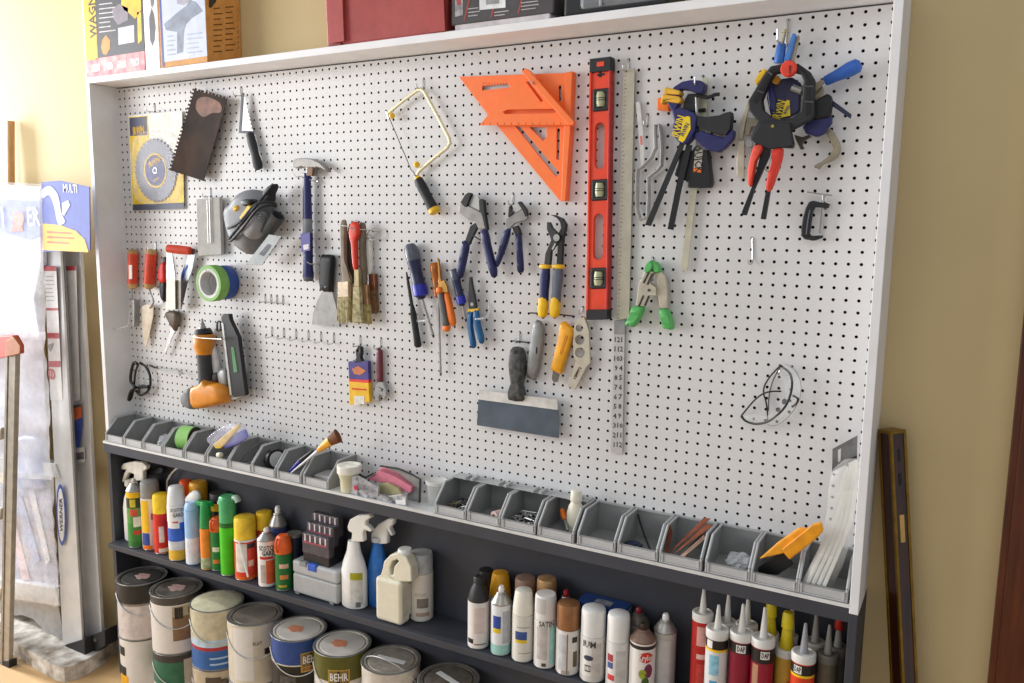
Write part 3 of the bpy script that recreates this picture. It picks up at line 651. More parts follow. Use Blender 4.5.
hook(472.5, 190, 'wire hook holding the large navy-handled pliers', .9)
hook(516, 196, 'wire hook holding the smaller navy-handled pliers', .9)
T = Thing('slip_joint_pliers', 'black-jawed pliers with yellow-banded navy and grey handles left of the red level', 'pliers', pY(552, 260, -.9))
T.part('jaw', MB(DK).plate(k((768, 280), (790, 282), (832, 300), (850, 330), (846, 362), (836, 388), (832, 440), (826, 538), (800, 538), (806, 440), (812, 370), (824, 348), (818, 318), (800, 296)), -1.1, .5), bev=.06, label='black curved jaw')
T.part('jaw', MB(mat('3b3a3a', .45, .3)).plate(k((750, 318), (764, 318), (776, 345), (796, 366), (816, 385), (806, 420), (772, 470), (766, 538), (736, 538), (742, 480), (772, 410), (762, 380), (750, 355)), -1.25, .5), bev=.06, label='dark slotted jaw')
T.part('pivot', MB(STEEL).disc(pY(*k((802, 398))[0], -1.27), (0, -1, 0), .34, 16, .08))
T.part('shank_slot', MB(mat('b9b7b2', .4, .4)).plate(k((776, 455), (792, 425), (798, 430), (782, 462)), -1.28, .06), label='pale slot in the shank')
k3 = Q(440, 310, 5.12)
def slip(p0, p1, w0, w1, y, lab, m):
    pliers_leg(T, strip([p0, ((p0[0] + p1[0]) / 2 + .3, (p0[1] + p1[1]) / 2), p1], [w0, (w0 + w1) / 2, w1]), y, m, .7, label=lab, sm=2)
    d = (p1[0] - p0[0], p1[1] - p0[1])
    T.part('handle_end', MB(YEL).dome(strip([(p0[0] + d[0] * .62, p0[1] + d[1] * .62), p1], [w1 + .5, w1 + .3]), y + .37, y - .4, 3, 2, .7), label='yellow handle end')
    for f in (0,):
        q = (p0[0] + d[0] * f, p0[1] + d[1] * f)
        T.part('grip_band', MB(YEL).dome(strip([(q[0] - d[0] * .03, q[1] - d[1] * .03), (q[0] + d[0] * .05, q[1] + d[1] * .05)], w0 + .8), y + .38, y - .4, 3, 2, .7), label='yellow band')
slip((545.5, 266), (542.8, 316), 8, 7, -1.2, 'navy handle', NV)
slip((558.5, 266), (554.5, 316), 8.5, 7, -1.1, 'grey and navy handle', mat('5f6675', .45))
k = k3
solo('hook_bar', 'thin dark horizontal wire under the yellow-banded pliers', 'hook', MB(DSTEEL).tube([pY(*q, -.5) for q in k((460, 15), (510, 17), (600, 22), (690, 32))], .08, 6), HG)
solo('hook_bar', 'thin dark horizontal wire beside the taping knife handle', 'hook', MB(DSTEEL).tube([pY(*q, -.3) for q in k((370, 158), (415, 162), (462, 167))], .07, 6), HG)

# ---- taping knife, utility knives
T = Thing('taping_knife', 'wide taping knife with a blue-grey blade and a mottled black handle', 'putty knife', pY(518, 405, -.5))
T.part('blade', MB(mat('56616e', .4, .3, var=.2, scale=1.5)).plate(k((196, 456), (604, 508), (608, 656), (189, 590)), -.85, .06))
T.part('blade_back', MB(mat('d7d5d1', .4, .2)).plate(k((199, 410), (600, 458), (603, 512), (196, 458)), -.95, .16), bev=.03, label='pale blade back')
T.part('handle', MB(mat('2b2b2d', .6, var=.5, scale=10, c2='5c5c5a')).dome(k((368, 198), (384, 188), (412, 192), (430, 210), (438, 290), (434, 340), (420, 390), (434, 440), (426, 468), (356, 460), (360, 420), (372, 390), (364, 330), (358, 260)), -.4, -1.6, 5, 2, .6))
T.part('hang_hole', MB(BLACK).disc(pY(*k((386, 216))[0], -1.5), (0, -1, 0), .2, 12, .06))
hook(521, 332, 'wire hook holding the wide taping knife', .9, .9)
T = Thing('utility_knife', 'plain grey metal utility knife beside the taping knife', 'knife', pY(536, 350, -.6))
T.part('body', MB(mat('8d8d8c', .42, .4)).dome(k((486, 62), (496, 50), (518, 58), (532, 90), (532, 150), (520, 230), (508, 310), (488, 364), (448, 345), (446, 320), (456, 230), (474, 130)), -.35, -1.0, 4, 1, .75))
T.part('slider', MB(STEEL).plate(k((492, 190), (500, 188), (498, 225), (490, 226)), -1.0, .15), bev=.03)
T = Thing('utility_knife', 'bright yellow snap-off utility knife with the blade down', 'knife', pY(560, 350, -.6))
T.part('body', MB(mat('f0a81c', .4)).dome(k((622, 62), (640, 58), (686, 98), (688, 120), (650, 240), (622, 330), (570, 308), (578, 270), (606, 160)), -.35, -1.05, 4, 1, .75))
T.part('blade', MB(mat('77736d', .35, .5)).plate(k((578, 312), (612, 330), (602, 368), (582, 372), (572, 352)), -.7, .08))
T.part('slider', MB(mat('c9820f', .5)).plate(k((640, 130), (654, 134), (622, 230), (610, 226)), -1.1, .2), bev=.05)
T = Thing('utility_knife', 'beige metal utility knife with three finger holes below the red level', 'knife', pY(580, 350, -.6))
ring = lambda cx, cy, r, n=14: k(*[(cx + r * math.cos(2 * PI * i / n), cy + r * math.sin(2 * PI * i / n)) for i in range(n)])
T.part('frame', MB(mat('c8c0ae', .4, .3, var=.08)).plate(k((684, 100), (692, 62), (712, 48), (735, 34), (746, 60), (762, 110), (764, 200), (768, 272), (750, 290), (690, 408), (654, 390), (668, 350), (696, 262), (684, 230), (680, 160)), -.8, .35, [ring(713, 93, 19), ring(715, 153, 25), ring(716, 218, 26), k((712, 290), (726, 298), (694, 358), (682, 350))]), bev=.04)
T.part('blade', MB(DSTEEL).plate(k((656, 385), (672, 372), (680, 398), (664, 404)), -.75, .06))
T.part('slider', MB(BROWN).plate(k((694, 300), (708, 306), (696, 345), (684, 340)), -.72, .2), bev=.03)
hook(580, 312, 'wire hook holding the utility knife with finger holes', .9, .5)

# ---- orange speed squares
k = Q(450, 60, 4.553); OR = mat('ff7c3a', .35, var=.03)
T = Thing('speed_square', 'large orange plastic rafter square, right angle at upper right', 'square', pY(545, 110, -.5))
T.part('plate', MB(OR).plate(k((40, 76), (535, 58), (515, 640), (500, 640), (165, 240)), -.5, .2, [k((146, 118), (262, 108), (275, 124), (146, 138)), k((298, 302), (318, 302), (500, 515), (482, 532)), k((362, 306), (438, 306), (438, 352), (424, 368)), k((494, 118), (506, 116), (506, 186), (496, 190)), k((486, 312), (500, 312), (496, 455), (484, 452))]), bev=.03)
T.part('fence', MB(OR).plate(k((528, 56), (556, 50), (550, 200), (548, 300), (525, 642), (505, 642)), -.95, .9), bev=.05, label='thick orange fence along the right edge')
gr = MB(mat('b8481a', .5))
for i in range(9): gr.plate(k((150 + i * 13, 103), (152 + i * 13, 103), (152 + i * 13, 112), (150 + i * 13, 112)), -.515, .02)
T.part('scale', gr, label='stamped scale marks')
T = Thing('speed_square', 'small orange plastic rafter square lying over the large one', 'square', pY(530, 110, -1.1))
T.part('plate', MB(OR).plate(k((325, 66), (350, 60), (545, 280), (552, 296), (133, 297), (222, 190)), -1.15, .18, [k((240, 236), (262, 226), (470, 222), (486, 236), (470, 242), (250, 246)), k((346, 100), (358, 96), (424, 184), (414, 192))]), bev=.03)
T.part('fence', MB(OR).plate(k((322, 50), (346, 38), (362, 50), (566, 284), (556, 298), (534, 292)), -1.6, .55), bev=.05, label='thick orange fence along the diagonal edge')
sc_ = MB(mat('b8481a', .5))
for i in range(12): sc_.plate(k((150 + i * 32, 284), (152 + i * 32, 284), (152 + i * 32, 295), (150 + i * 32, 295)), -1.165, .02)
T.part('scale', sc_, label='stamped scale marks')
solo('peg_hook', 'wire hook through the slots of the two orange squares', 'hook', MB(WIRE).tube([board(535, 82) + V((0, .5, 0)), pY(535, 82, -1.3), pY(532, 84, -1.8), pY(529, 80, -1.9)], .08, 7), HG)

# ---- red level
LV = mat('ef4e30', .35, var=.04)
T = Thing('spirit_level', 'red box level with three vials hung upright on the pegboard', 'level', pY(600, 320, -.6))
k = Q(575, 50, 2.44)
A = [(589.3, 59.8), (611, 57.3), (607.6, 318.5), (585.6, 319)]
def lerp2(f, g):  # across f 0..1, down g 0..1
    a = V((*A[0], 0)).lerp(V((*A[1], 0)), f); b = V((*A[3], 0)).lerp(V((*A[2], 0)), f); c = a.lerp(b, g); return (c.x, c.y)
def slot(g0, g1, f0=.3, f1=.74, n=7):
    o = []
    for i in range(n):
        t = PI * i / (n - 1); o.append(lerp2((f0 + f1) / 2 - (f1 - f0) / 2 * math.cos(t), g0 + .022 - .022 * math.sin(t)))
    for i in range(n):
        t = PI * i / (n - 1); o.append(lerp2((f0 + f1) / 2 + (f1 - f0) / 2 * math.cos(t), g1 - .022 + .022 * math.sin(t)))
    return o
rect = lambda f0, f1, g0, g1: [lerp2(f0, g0), lerp2(f1, g0), lerp2(f1, g1), lerp2(f0, g1)]
vials = [(.158, .047), (.505, .044), (.845, .044)]
T.part('web', MB(LV).plate(rect(.06, .94, .012, .988), -.95, .5, [slot(.245, .425), slot(.595, .775)] + [rect(.34, .82, c - h * .7, c + h * .7) for c, h in vials]), bev=.03)
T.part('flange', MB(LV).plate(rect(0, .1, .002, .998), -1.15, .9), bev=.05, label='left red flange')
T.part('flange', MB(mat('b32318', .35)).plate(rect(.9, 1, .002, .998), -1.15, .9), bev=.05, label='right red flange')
T.part('end_cap', MB(BLK2).plate(rect(0, 1, -.004, .05), -1.2, 1.0), bev=.08, label='black top end cap')
T.part('end_cap', MB(BLK2).plate(rect(0, 1, .965, 1.004), -1.2, 1.0), bev=.08, label='black bottom end cap')
T.part('cap_badge', MB(LV).plate(rect(.35, .68, .012, .03), -1.23, .06), bev=.02, label='small red badge')
T.part('emblem', MB(BLACK).plate(rect(.36, .72, .058, .066), -.98, .05).plate(rect(.45, .58, .052, .072), -.98, .05), label='black emblem')
for c, h in vials:
    T.part('vial_block', MB(mat('303033', .4)).plate(rect(.13, .93, c - h * .95, c + h * .95), -1.15, .7, [rect(.34, .78, c - h * .55, c + h * .55)]), bev=.25, bseg=3)
    p0 = pY(*lerp2(.36, c), -.9); p1 = pY(*lerp2(.78, c), -.9)
    v = T.part('vial', MB(mat('b9bb92', .2, var=.12)).rod(pY(*lerp2(.57, c - h * .6), -.85), pY(*lerp2(.57, c + h * .6), -.85), [(0, .4), (.3, .47), (.7, .47), (1, .4)], 16), label='yellow-green vial')
    T.part('vial_ring', MB(BLACK).rod(pY(*lerp2(.57, c - h * .12), -.85), pY(*lerp2(.57, c - h * .05), -.85), [(0, .478), (1, .478)], 16), parent=v)
    T.part('vial_ring', MB(BLACK).rod(pY(*lerp2(.57, c + h * .05), -.85), pY(*lerp2(.57, c + h * .12), -.85), [(0, .478), (1, .478)], 16), parent=v)

# ---- rulers
RU = mat('b9b2a0', .4, .25, var=.06)
T = Thing('long_ruler', 'long beige metal ruler hung right of the red level', 'ruler', pY(623, 318, -.3))
T.part('blade', MB(RU).plate([(623.5, 69.5), (634.6, 68.3), (629, 318), (616.2, 320.5)], -.5, .07))
tk = MB(mat('5c5648', .6)); 
for i in range(60):
    f = (i + .5) / 60; L_ = V((623.5, 69.5)).lerp(V((616.2, 320.5)), f); w = 2.6 if i % 4 == 0 else 1.4
    tk.plate([(L_.x + 1.2, L_.y), (L_.x + 1.2 + w, L_.y - .1), (L_.x + 1.2 + w, L_.y + .5), (L_.x + 1.2, L_.y + .6)], -.515, .01)
T.part('graduations', tk, label='dark graduation marks')
hook(630, 57, 'wire hook holding the long beige ruler')
T = Thing('steel_ruler', 'steel ruler with printed numbers hanging below the long beige ruler', 'ruler', pY(617, 452, -.2))
T.part('blade', MB(mat('c6c5c3', .35, .3, var=.06)).plate([(614.2, 334), (624.6, 333), (622.2, 454), (611, 452.5)], -.3, .06))
T.part('slide', MB(mat('9b9a99', .35, .45)).plate([(614.2, 320.5), (625, 320), (624.8, 334), (613.8, 334.4)], -.4, .18), bev=.02, label='grey slide at the top')
tx = MB(mat('3c3b3a', .6))
for i in range(12):
    f = (i + .6) / 12.4; c = V((614.2, 334)).lerp(V((611, 452.5)), f)
    for dx, s_ in ((2.8, str(12 - i)), (7.6, str(i + 1))):
        tx.text(s_, pY(c.x + dx, c.y, -.32), (1, 0, 0), (0, 0, 1), .5)
T.part('numbers', tx, label='printed numbers')

# ---- bent metal strip and hacksaw blade
k = Q(600, 60, 6.38); kb = Q(620, 150, 6.38)
LOOP = k((352, 415), (356, 560), (330, 620), (275, 680)) + kb((112, 128), (106, 250), (110, 395), (132, 445), (178, 428), (184, 300), (182, 175), (240, 130), (266, 100)) + k((395, 560), (390, 470), (380, 415))
T = Thing('metal_bracket', 'looped strip of bent silver metal right of the long ruler', 'bracket', pY(650, 180, -.4))
pts = [pY(u, v, -.55) for u, v in LOOP]
st = MB(mat('c4c3c1', .4, .2))
st.tube(pts, .15, 8, closed=True, flat=2.4)
T.part('strip', st)
T.part('screw', MB(BLACK).disc(pY(*kb((136, 340))[0], -.75), (0, -1, 0), .12, 10, .08))
T = Thing('hacksaw_blade', 'short white flat blade hung beside the bent silver strip', 'blade', pY(639, 140, -.3))
T.part('blade', MB(mat('d8d6d4', .4)).plate(k((228, 272), (246, 264), (256, 280), (272, 440), (280, 560), (282, 680), (262, 680), (252, 540), (240, 400)), -.4, .06))
T.part('mark', MB(mat('d87a70', .5)).plate(k((254, 485), (268, 485), (272, 540), (258, 542)), -.42, .02), label='red print')
hook(649.5, 113, 'wire hook holding the white blade and the bent strip', .9)
# ------------------------------------------------------------------ bar clamps, first bunch
k = Q(600, 60, 6.38); kb = Q(620, 150, 6.38)
BL = mat('26275f', .42, var=.08); YP = mat('e3b032', .45); YG = mat('f0cf1e', .4, var=.04)
def logo(T, px, y, at, right, up, h, fit):
    m = MB(YG).plate(px, y, .06)
    m.use(mat('22256a', .4)).text('IRWIN', pY(*at, y - .03), right, up, h * .7, fit * .7)
    T.part('badge', m, label='yellow maker badge')
T = Thing('bar_clamp', 'black bar clamp with an orange pad and a long steel bar, behind the navy one', 'clamp', pY(695, 170, -.5))
T.part('bar', MB(mat('c9c3ac', .35, .4, var=.06)).plate([(702, 78), (708, 77.5), (706.5, 110), (697, 188), (687, 271), (680.8, 271), (690, 188), (700, 110)], -.6, .15), label='steel bar')
T.part('pad', MB(ORG).plate(k((362, 250), (378, 238), (440, 262), (440, 325), (362, 318)), -.9, .6), bev=.08, label='orange pad')
T.part('body', MB(BLACK).plate(kb((372, 20), (398, 0), (560, 0), (574, 120), (584, 210), (572, 240), (432, 240), (432, 200), (392, 190), (345, 160), (368, 90)), -1.1, .9), bev=.1)
T.part('badge', MB(mat('b9b3a6', .5)).plate(kb((478, 0), (528, 0), (516, 145), (468, 138)), -1.14, .04).use(ORG).plate(kb((472, 112), (518, 118), (515, 145), (468, 138)), -1.16, .03).use(BLACK).text('QUICK', pY(*kb((496, 55))[0], -1.17), (0.1, 0, -1), (1, 0, .1), .7, 2.4), label='grey and orange badge')
T.part('screw_arm', MB(BLK2).tube([pY(*q, -.78) for q in k((600, 330), (640, 322), (672, 318))], .16, 7))
T = Thing('bar_clamp', 'navy bar clamp with yellow pads and two black bars, hanging in front', 'clamp', pY(690, 140, -1.5))
T.part('bar', MB(mat('2b2b2d', .4, .3)).plate([(681, 140), (686, 140), (650.5, 226), (645, 225)], -1.5, .18), label='left black bar')
T.part('bar', MB(mat('222224', .4, .3)).plate([(686, 145), (692, 145), (681, 190), (673, 230), (667.5, 229), (676, 186)], -1.45, .18), label='right black bar')
T.part('fixed_jaw', MB(BL).plate(k((425, 262), (440, 215), (470, 170), (520, 138), (575, 126), (640, 130), (668, 150), (664, 185), (648, 215), (600, 205), (560, 190), (512, 186), (500, 215), (512, 250), (490, 300), (470, 340), (440, 300)), -2.0, 1.0), bev=.12, label='navy curved jaw')
T.part('jaw_pad', MB(YP).plate(k((408, 178), (424, 172), (512, 196), (508, 222), (400, 212)), -2.3, 1.2), bev=.12, label='upper yellow pad')
T.part('jaw_pad', MB(YP).plate(k((398, 216), (508, 232), (518, 262), (500, 276), (412, 262), (388, 282), (384, 262)), -2.25, 1.1), bev=.12, label='lower yellow pad')
T.part('body', MB(BL).plate(k((455, 330), (500, 300), (560, 318), (600, 335), (618, 370), (606, 450), (580, 500), (545, 540), (500, 525), (470, 490), (458, 430), (470, 390)), -2.2, 1.2), bev=.15)
T.part('grip', MB(BLK2).plate(k((618, 358), (680, 362), (760, 352), (800, 335), (832, 328), (836, 360), (828, 440), (800, 480), (760, 470), (690, 455), (618, 420)), -2.1, 1.0), bev=.2, label='black grip')
T.part('lever', MB(BL).plate(k((600, 462), (650, 450), (720, 478), (790, 492), (820, 460), (840, 440), (856, 455), (850, 500), (800, 560), (760, 590), (690, 575), (640, 545), (600, 500)), -1.9, .75), bev=.2, label='navy lever')
T.part('neck', MB(BLACK).plate(k((560, 215), (612, 215), (610, 330), (520, 330), (540, 250)), -1.6, .4), bev=.08)
T.part('cross_bar', MB(BLK2).tube([pY(*q, -1.5) for q in k((612, 225), (690, 238), (730, 222), (762, 218))], .16, 8, sm=2))
T.part('screw', MB(STEEL).tube([pY(*q, -1.7) for q in k((614, 240), (618, 330), (612, 360))], .12, 8))
logo(T, k((530, 372), (552, 358), (574, 362), (578, 440), (540, 512), (525, 526), (498, 510), (512, 470)), -2.24, k((541, 445))[0], (.45, 0, .9), (-.9, 0, .45), .55, 1.6)
ir = MB(YG); ir.text('IRWIN', pY(*k((501, 424))[0], -2.25), (.3, 0, .95), (-.95, 0, .3), .72, 1.8); T.part('lettering', ir, label='yellow brand lettering')
hook(706.5, 75, 'wire hook holding the first bunch of bar clamps', 2.2, .9, .5)

# ---- second bunch
c5 = Q(735, 60, 5.2538); c7 = Q(720, 20, 6.38); c8 = Q(720, 100, 4.35)
T = Thing('f_clamp', 'narrow clamp with a pale steel bar hanging at the left of the big clamp bunch', 'clamp', pY(744, 140, -.5))
T.part('bar', MB(mat('bcb29c', .4, .4, var=.08)).plate(c5((95, 175), (112, 190), (70, 262), (52, 340), (38, 418), (12, 420), (22, 350), (66, 215)), -.6, .2), bev=.03)
T.part('bar', MB(mat('c4bba6', .4, .4, var=.08)).plate(c5((10, 422), (48, 424), (46, 620), (30, 628), (8, 606)), -.75, .3), bev=.05, label='lower steel jaw')
T.part('pad', MB(YEL).plate(c7((218, 390), (250, 335), (280, 308), (300, 320), (262, 380), (232, 415)), -1.0, .6), bev=.08, label='yellow pad')
T.part('bracket', MB(mat('9a917e', .45, .4)).plate(c5((50, 390), (62, 300), (120, 310), (120, 345), (85, 350), (72, 400)), -.6, .3), bev=.04)
T.part('rivet', MB(STEEL).disc(pY(*c5((78, 443))[0], -.7), (0, -1, 0), .3, 12, .4))
T = Thing('c_clamp', 'long clamp with blue dipped handles sticking up behind the black spring clamp', 'clamp', pY(785, 60, -1.0))
T.part('handle', MB(mat('3a6fc0', .4, var=.06)).rod(pY(*c7((375, 275))[0], -1.3), pY(*c7((395, 150))[0], -1.3), [(0, .4), (.1, .43), (.85, .38), (1, .3)], 16), label='blue dipped handle')
T.part('bolt', MB(mat('b3a98c', .35, .5)).rod(pY(*c7((393, 160))[0], -1.3), pY(*c7((418, 62))[0], -1.3), [(0, .15), (.78, .15), (.79, .29), (.9, .29), (.91, .2), (1, .2)], 12))
T.part('handle', MB(mat('4d85d2', .4, var=.06)).plate(c7((404, 255), (460, 86), (478, 82), (486, 100), (440, 265)), -1.6, .5), bev=.12, label='flat blue handle')
T.part('rod', MB(mat('a89a80', .35, .5)).plate(c7((448, 262), (490, 110), (500, 92), (508, 110), (498, 150), (470, 265)), -1.2, .25), bev=.05)
T = Thing('bar_clamp', 'navy bar clamp with a yellow badge behind the black spring clamp', 'clamp', pY(800, 110, -1.2))
T.part('body', MB(mat('25254a', .45)).plate(c5((170, 110), (300, 90), (345, 120), (340, 270), (250, 320), (190, 310), (165, 200)), -1.6, .5), bev=.12)
T.part('pad', MB(mat('c98a1e', .5)).plate(c5((195, 90), (222, 80), (240, 100), (222, 130), (198, 120)), -1.9, .5), bev=.06, label='amber pad')
T.part('jaw', MB(BL).plate(c5((165, 130), (190, 125), (215, 200), (215, 280), (180, 250)), -1.8, .5), bev=.08, label='navy jaw')
T.part('screw', MB(STEEL).tube([pY(*q, -1.7) for q in c5((300, 145), (350, 165))], .3, 10))
T.part('grip', MB(BLACK).plate(c5((410, 212), (450, 195), (485, 172), (508, 190), (508, 240), (500, 300), (410, 316)), -1.9, .8), bev=.2, label='black grip')
T.part('lever', MB(BL).plate(c5((350, 350), (410, 305), (510, 290), (508, 330), (470, 385), (430, 405), (370, 385)), -1.7, .6), bev=.18, label='navy lever')
T.part('bar', MB(mat('30344a', .4, .3)).plate(c5((500, 202), (612, 285), (606, 308), (500, 235)), -1.3, .25), bev=.03, label='dark bar end')
logo(T, c5((262, 228), (272, 210), (286, 212), (290, 292), (242, 302)), -1.66, c5((272, 262))[0], (.45, 0, .9), (-.9, 0, .45), .4, 1.0)
ir = MB(YG); ir.text('IRWIN', pY(*c5((234, 262))[0], -1.66), (.3, 0, .95), (-.95, 0, .3), .75, 1.5); T.part('lettering', ir, label='yellow brand lettering')
T = Thing('locking_clamp', 'dull silver locking clamp with a hooked jaw at the right of the big clamp bunch', 'clamp', pY(825, 140, -.8))
SD = mat('9c917b', .4, .45, var=.15)
T.part('jaw', MB(SD).plate(c5((470, 372), (505, 360), (548, 430), (556, 470), (540, 512), (500, 535), (462, 548), (440, 575), (412, 555), (455, 535), (498, 500), (514, 465), (502, 430)), -.9, .35), bev=.05, label='hooked jaw')
T.part('jaw', MB(mat('5c5346', .5, .4, var=.2)).plate(c5((310, 392), (330, 398), (355, 405), (388, 392), (400, 402), (360, 425), (352, 445), (362, 465), (345, 470), (330, 440), (318, 415)), -1.0, .4), bev=.03, label='serrated jaw')
T.part('frame', MB(SD).plate(c5((300, 150), (420, 110), (460, 140), (470, 190), (430, 200), (395, 185), (330, 185)), -1.0, .4), bev=.05)
T = Thing('putty_tool', 'tool with a fat bright blue handle pointing to the upper right of the clamp bunch', 'hand tool', pY(840, 75, -1.3))
T.part('handle', MB(mat('2c5cb0', .35, var=.05)).rod(pY(824.5, 81.5, -1.3), pY(861, 64, -1.3), [(0, .33), (.04, .4), (.35, .46), (.7, .6), (.92, .56), (1, .3)], 18))
T.part('shank', MB(SD).plate(c7((585, 420), (650, 375), (664, 402), (600, 470)), -1.4, .2), bev=.03)
T = Thing('spring_clamp', 'big black spring clamp with red handle grips and a red pad', 'clamp', pY(780, 150, -2.2))
SB = mat('222225', .55, var=.08)
T.part('jaw', MB(SB).plate(c5((250, 18), (185, 32), (142, 90), (68, 215), (70, 262), (118, 322), (78, 405), (98, 432), (160, 455), (300, 462), (305, 438), (290, 368), (400, 312), (414, 290), (414, 100), (392, 60), (332, 18)), -2.9, .9, [c5((240, 62), (205, 70), (176, 122), (140, 208), (148, 262), (192, 300), (235, 312), (300, 300), (342, 270), (352, 200), (360, 110), (344, 72), (300, 60))]), bev=.12)
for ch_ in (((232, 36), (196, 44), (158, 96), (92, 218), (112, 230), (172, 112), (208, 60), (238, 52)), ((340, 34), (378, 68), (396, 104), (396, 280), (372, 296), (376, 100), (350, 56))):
    T.part('recess_shade', MB(mat('141416', .7)).plate(c5(*ch_), -2.94, .03), label='dark strip painted as recess shade along the jaw')  # flat dark strip whose colour stands in for the shade of a recess
for a, b in (((118, 160), (152, 172)), ((172, 60), (196, 78)), ((352, 140), (412, 138)), ((350, 215), (412, 222))):
    T.part('rib', MB(mat('4a4a4e', .55)).tube([pY(*q, -2.92) for q in c5(a, b)], .07, 6))
T.part('pad', MB(mat('e2412c', .5)).lathe(pY(*c5((288, 50))[0], -2.6), (0, -1, 0), [(0, .55), (.1, .64), (.5, .64), (.62, .54)], 20), label='ribbed red pad')
T.part('pad_groove', MB(mat('6a1a12', .6)).plate(c5((283, 28), (294, 28), (292, 74), (285, 74)), -3.26, .08), label='dark groove in the pad')
T.part('pivot_arm', MB(SB).plate(c5((130, 330), (290, 330), (305, 450), (180, 470), (80, 420)), -3.1, .3), bev=.08)
T.part('rivet', MB(mat('9a8a3a', .4, .5)).disc(pY(*c5((198, 348))[0], -3.1), (0, -1, 0), .13, 10, .06))
T.part('handle', MB(BLACK).plate(c8((186, 195), (220, 190), (215, 240), (150, 385), (112, 502), (96, 500), (94, 488), (135, 385), (160, 300)), -2.8, .5), bev=.05, label='left black handle')
T.part('handle', MB(BLACK).plate(c8((222, 240), (240, 235), (218, 385), (216, 400), (196, 520), (176, 518), (200, 390), (200, 360)), -2.8, .5), bev=.05, label='right black handle')
T.part('grip', MB(mat('e8503c', .5, var=.05)).dome(c8((152, 198), (186, 196), (184, 225), (162, 260), (150, 320), (140, 372), (124, 370), (122, 310), (135, 245)), -2.5, -3.4, 4, 2, .6), label='left red grip')
T.part('grip', MB(mat('d83a28', .5, var=.05)).dome(c8((226, 218), (252, 210), (276, 214), (270, 265), (248, 330), (226, 390), (204, 395), (204, 350), (222, 290), (230, 250)), -2.5, -3.4, 4, 2, .6), label='right red grip')
T.part('spring', MB(STEEL).tube([pY(*q, -2.9) for q in c8((196, 300), (212, 310), (222, 275), (226, 255))], .07, 6, sm=3))
hook(790, 26, 'long wire hook carrying the big bunch of clamps', 3.4, 2.2, .8, .09)

# ---- small C-clamp
T = Thing('c_clamp', 'small black C-clamp hung alone near the right edge of the pegboard', 'clamp', pY(815, 240, -.6))
T.part('frame', MB(mat('26262a', .5, .2)).plate(c8((372, 470), (385, 445), (402, 437), (440, 446), (470, 452), (472, 470), (440, 468), (412, 466), (402, 485), (388, 580), (395, 592), (446, 588), (444, 600), (408, 612), (366, 606), (352, 590), (352, 560), (360, 510)), -1.0, .6), bev=.1)
T.part('frame_ridge', MB(mat('4a4a50', .5)).tube([pY(*q, -1.02) for q in c8((392, 478), (384, 520), (376, 585))], .06, 6))
T.part('screw', MB(STEEL).tube([pY(*q, -.7) for q in c8((452, 412), (450, 470), (438, 580))], .16, 9))
T.part('nut', MB(DSTEEL).tube([pY(*q, -.7) for q in c8((448, 452), (468, 468))], .28, 8))
T.part('handle', MB(STEEL).tube([pY(*q, -.7) for q in c8((380, 400), (430, 408), (488, 415))], .06, 6), label='thin steel cross bar')
bend(831, 204, [(831, 205, -.2), (829, 203, -1.0), (826, 202, -1.1), (826, 198, -1.1)], 'wire hook holding the small black C-clamp')
mb = MB(WIRE).tube([board(752.5, 237) + V((0, .4, 0)), pY(752.5, 238, -.1), pY(752.8, 258, -.12), pY(751.5, 264, -.5), pY(749, 263.5, -1.2), pY(748.3, 259, -1.3)], .08, 7, sm=2)
solo('peg_hook', 'lone empty long hook left of the small C-clamp', 'hook', mb, HG)

# ---- green spring clamp
k = Q(615, 250, 7.59); GC = mat('5cb563', .45, var=.06); PL = mat('c2b9a6', .4, .45, var=.1)
T = Thing('spring_clamp', 'metal spring clamp with green tips and green handles right of the ruler', 'clamp', pY(650, 300, -.6))
T.part('arm', MB(PL).plate(k((228, 160), (262, 160), (292, 165), (262, 250), (310, 285), (310, 345), (255, 345), (222, 430), (158, 420), (172, 330), (180, 260)), -1.3, .6), bev=.08, label='left plate')
T.part('arm', MB(PL).plate(k((300, 165), (345, 165), (385, 205), (398, 290), (398, 445), (340, 445), (325, 350), (250, 345), (240, 290), (318, 270)), -1.0, .6), bev=.08, label='right plate')
T.part('tip', MB(GC).dome(k((232, 150), (250, 100), (282, 75), (300, 95), (296, 140), (262, 180), (238, 172)), -.5, -1.5, 3, 2, .7), label='left green tip')
T.part('tip', MB(GC).dome(k((292, 88), (325, 95), (345, 130), (352, 165), (318, 178), (300, 150)), -.4, -1.3, 3, 2, .7), label='right green tip')
T.part('handle', MB(GC).dome(k((138, 430), (172, 425), (226, 430), (205, 500), (160, 575), (130, 585), (118, 568), (96, 580), (84, 560), (120, 490)), -.5, -1.6, 3, 2, .7), label='left green handle')
T.part('handle', MB(GC).dome(k((342, 445), (398, 445), (425, 490), (446, 590), (425, 606), (395, 598), (372, 590), (352, 510)), -.4, -1.4, 3, 2, .7), label='right green handle')
for a in (((215, 250), (258, 165)), ((245, 262), (282, 180)), ((180, 425), (215, 345)), ((225, 420), (255, 350))):
    T.part('slot', MB(mat('3a3128', .6)).tube([pY(*q, -1.31) for q in k(*a)], .1, 6), label='dark slot')
T.part('rivet', MB(DSTEEL).disc(pY(*k((258, 305))[0], -1.3), (0, -1, 0), .13, 10, .08))
hook(652.5, 257, 'wire hook holding the green-tipped clamp', 1.1, .8)

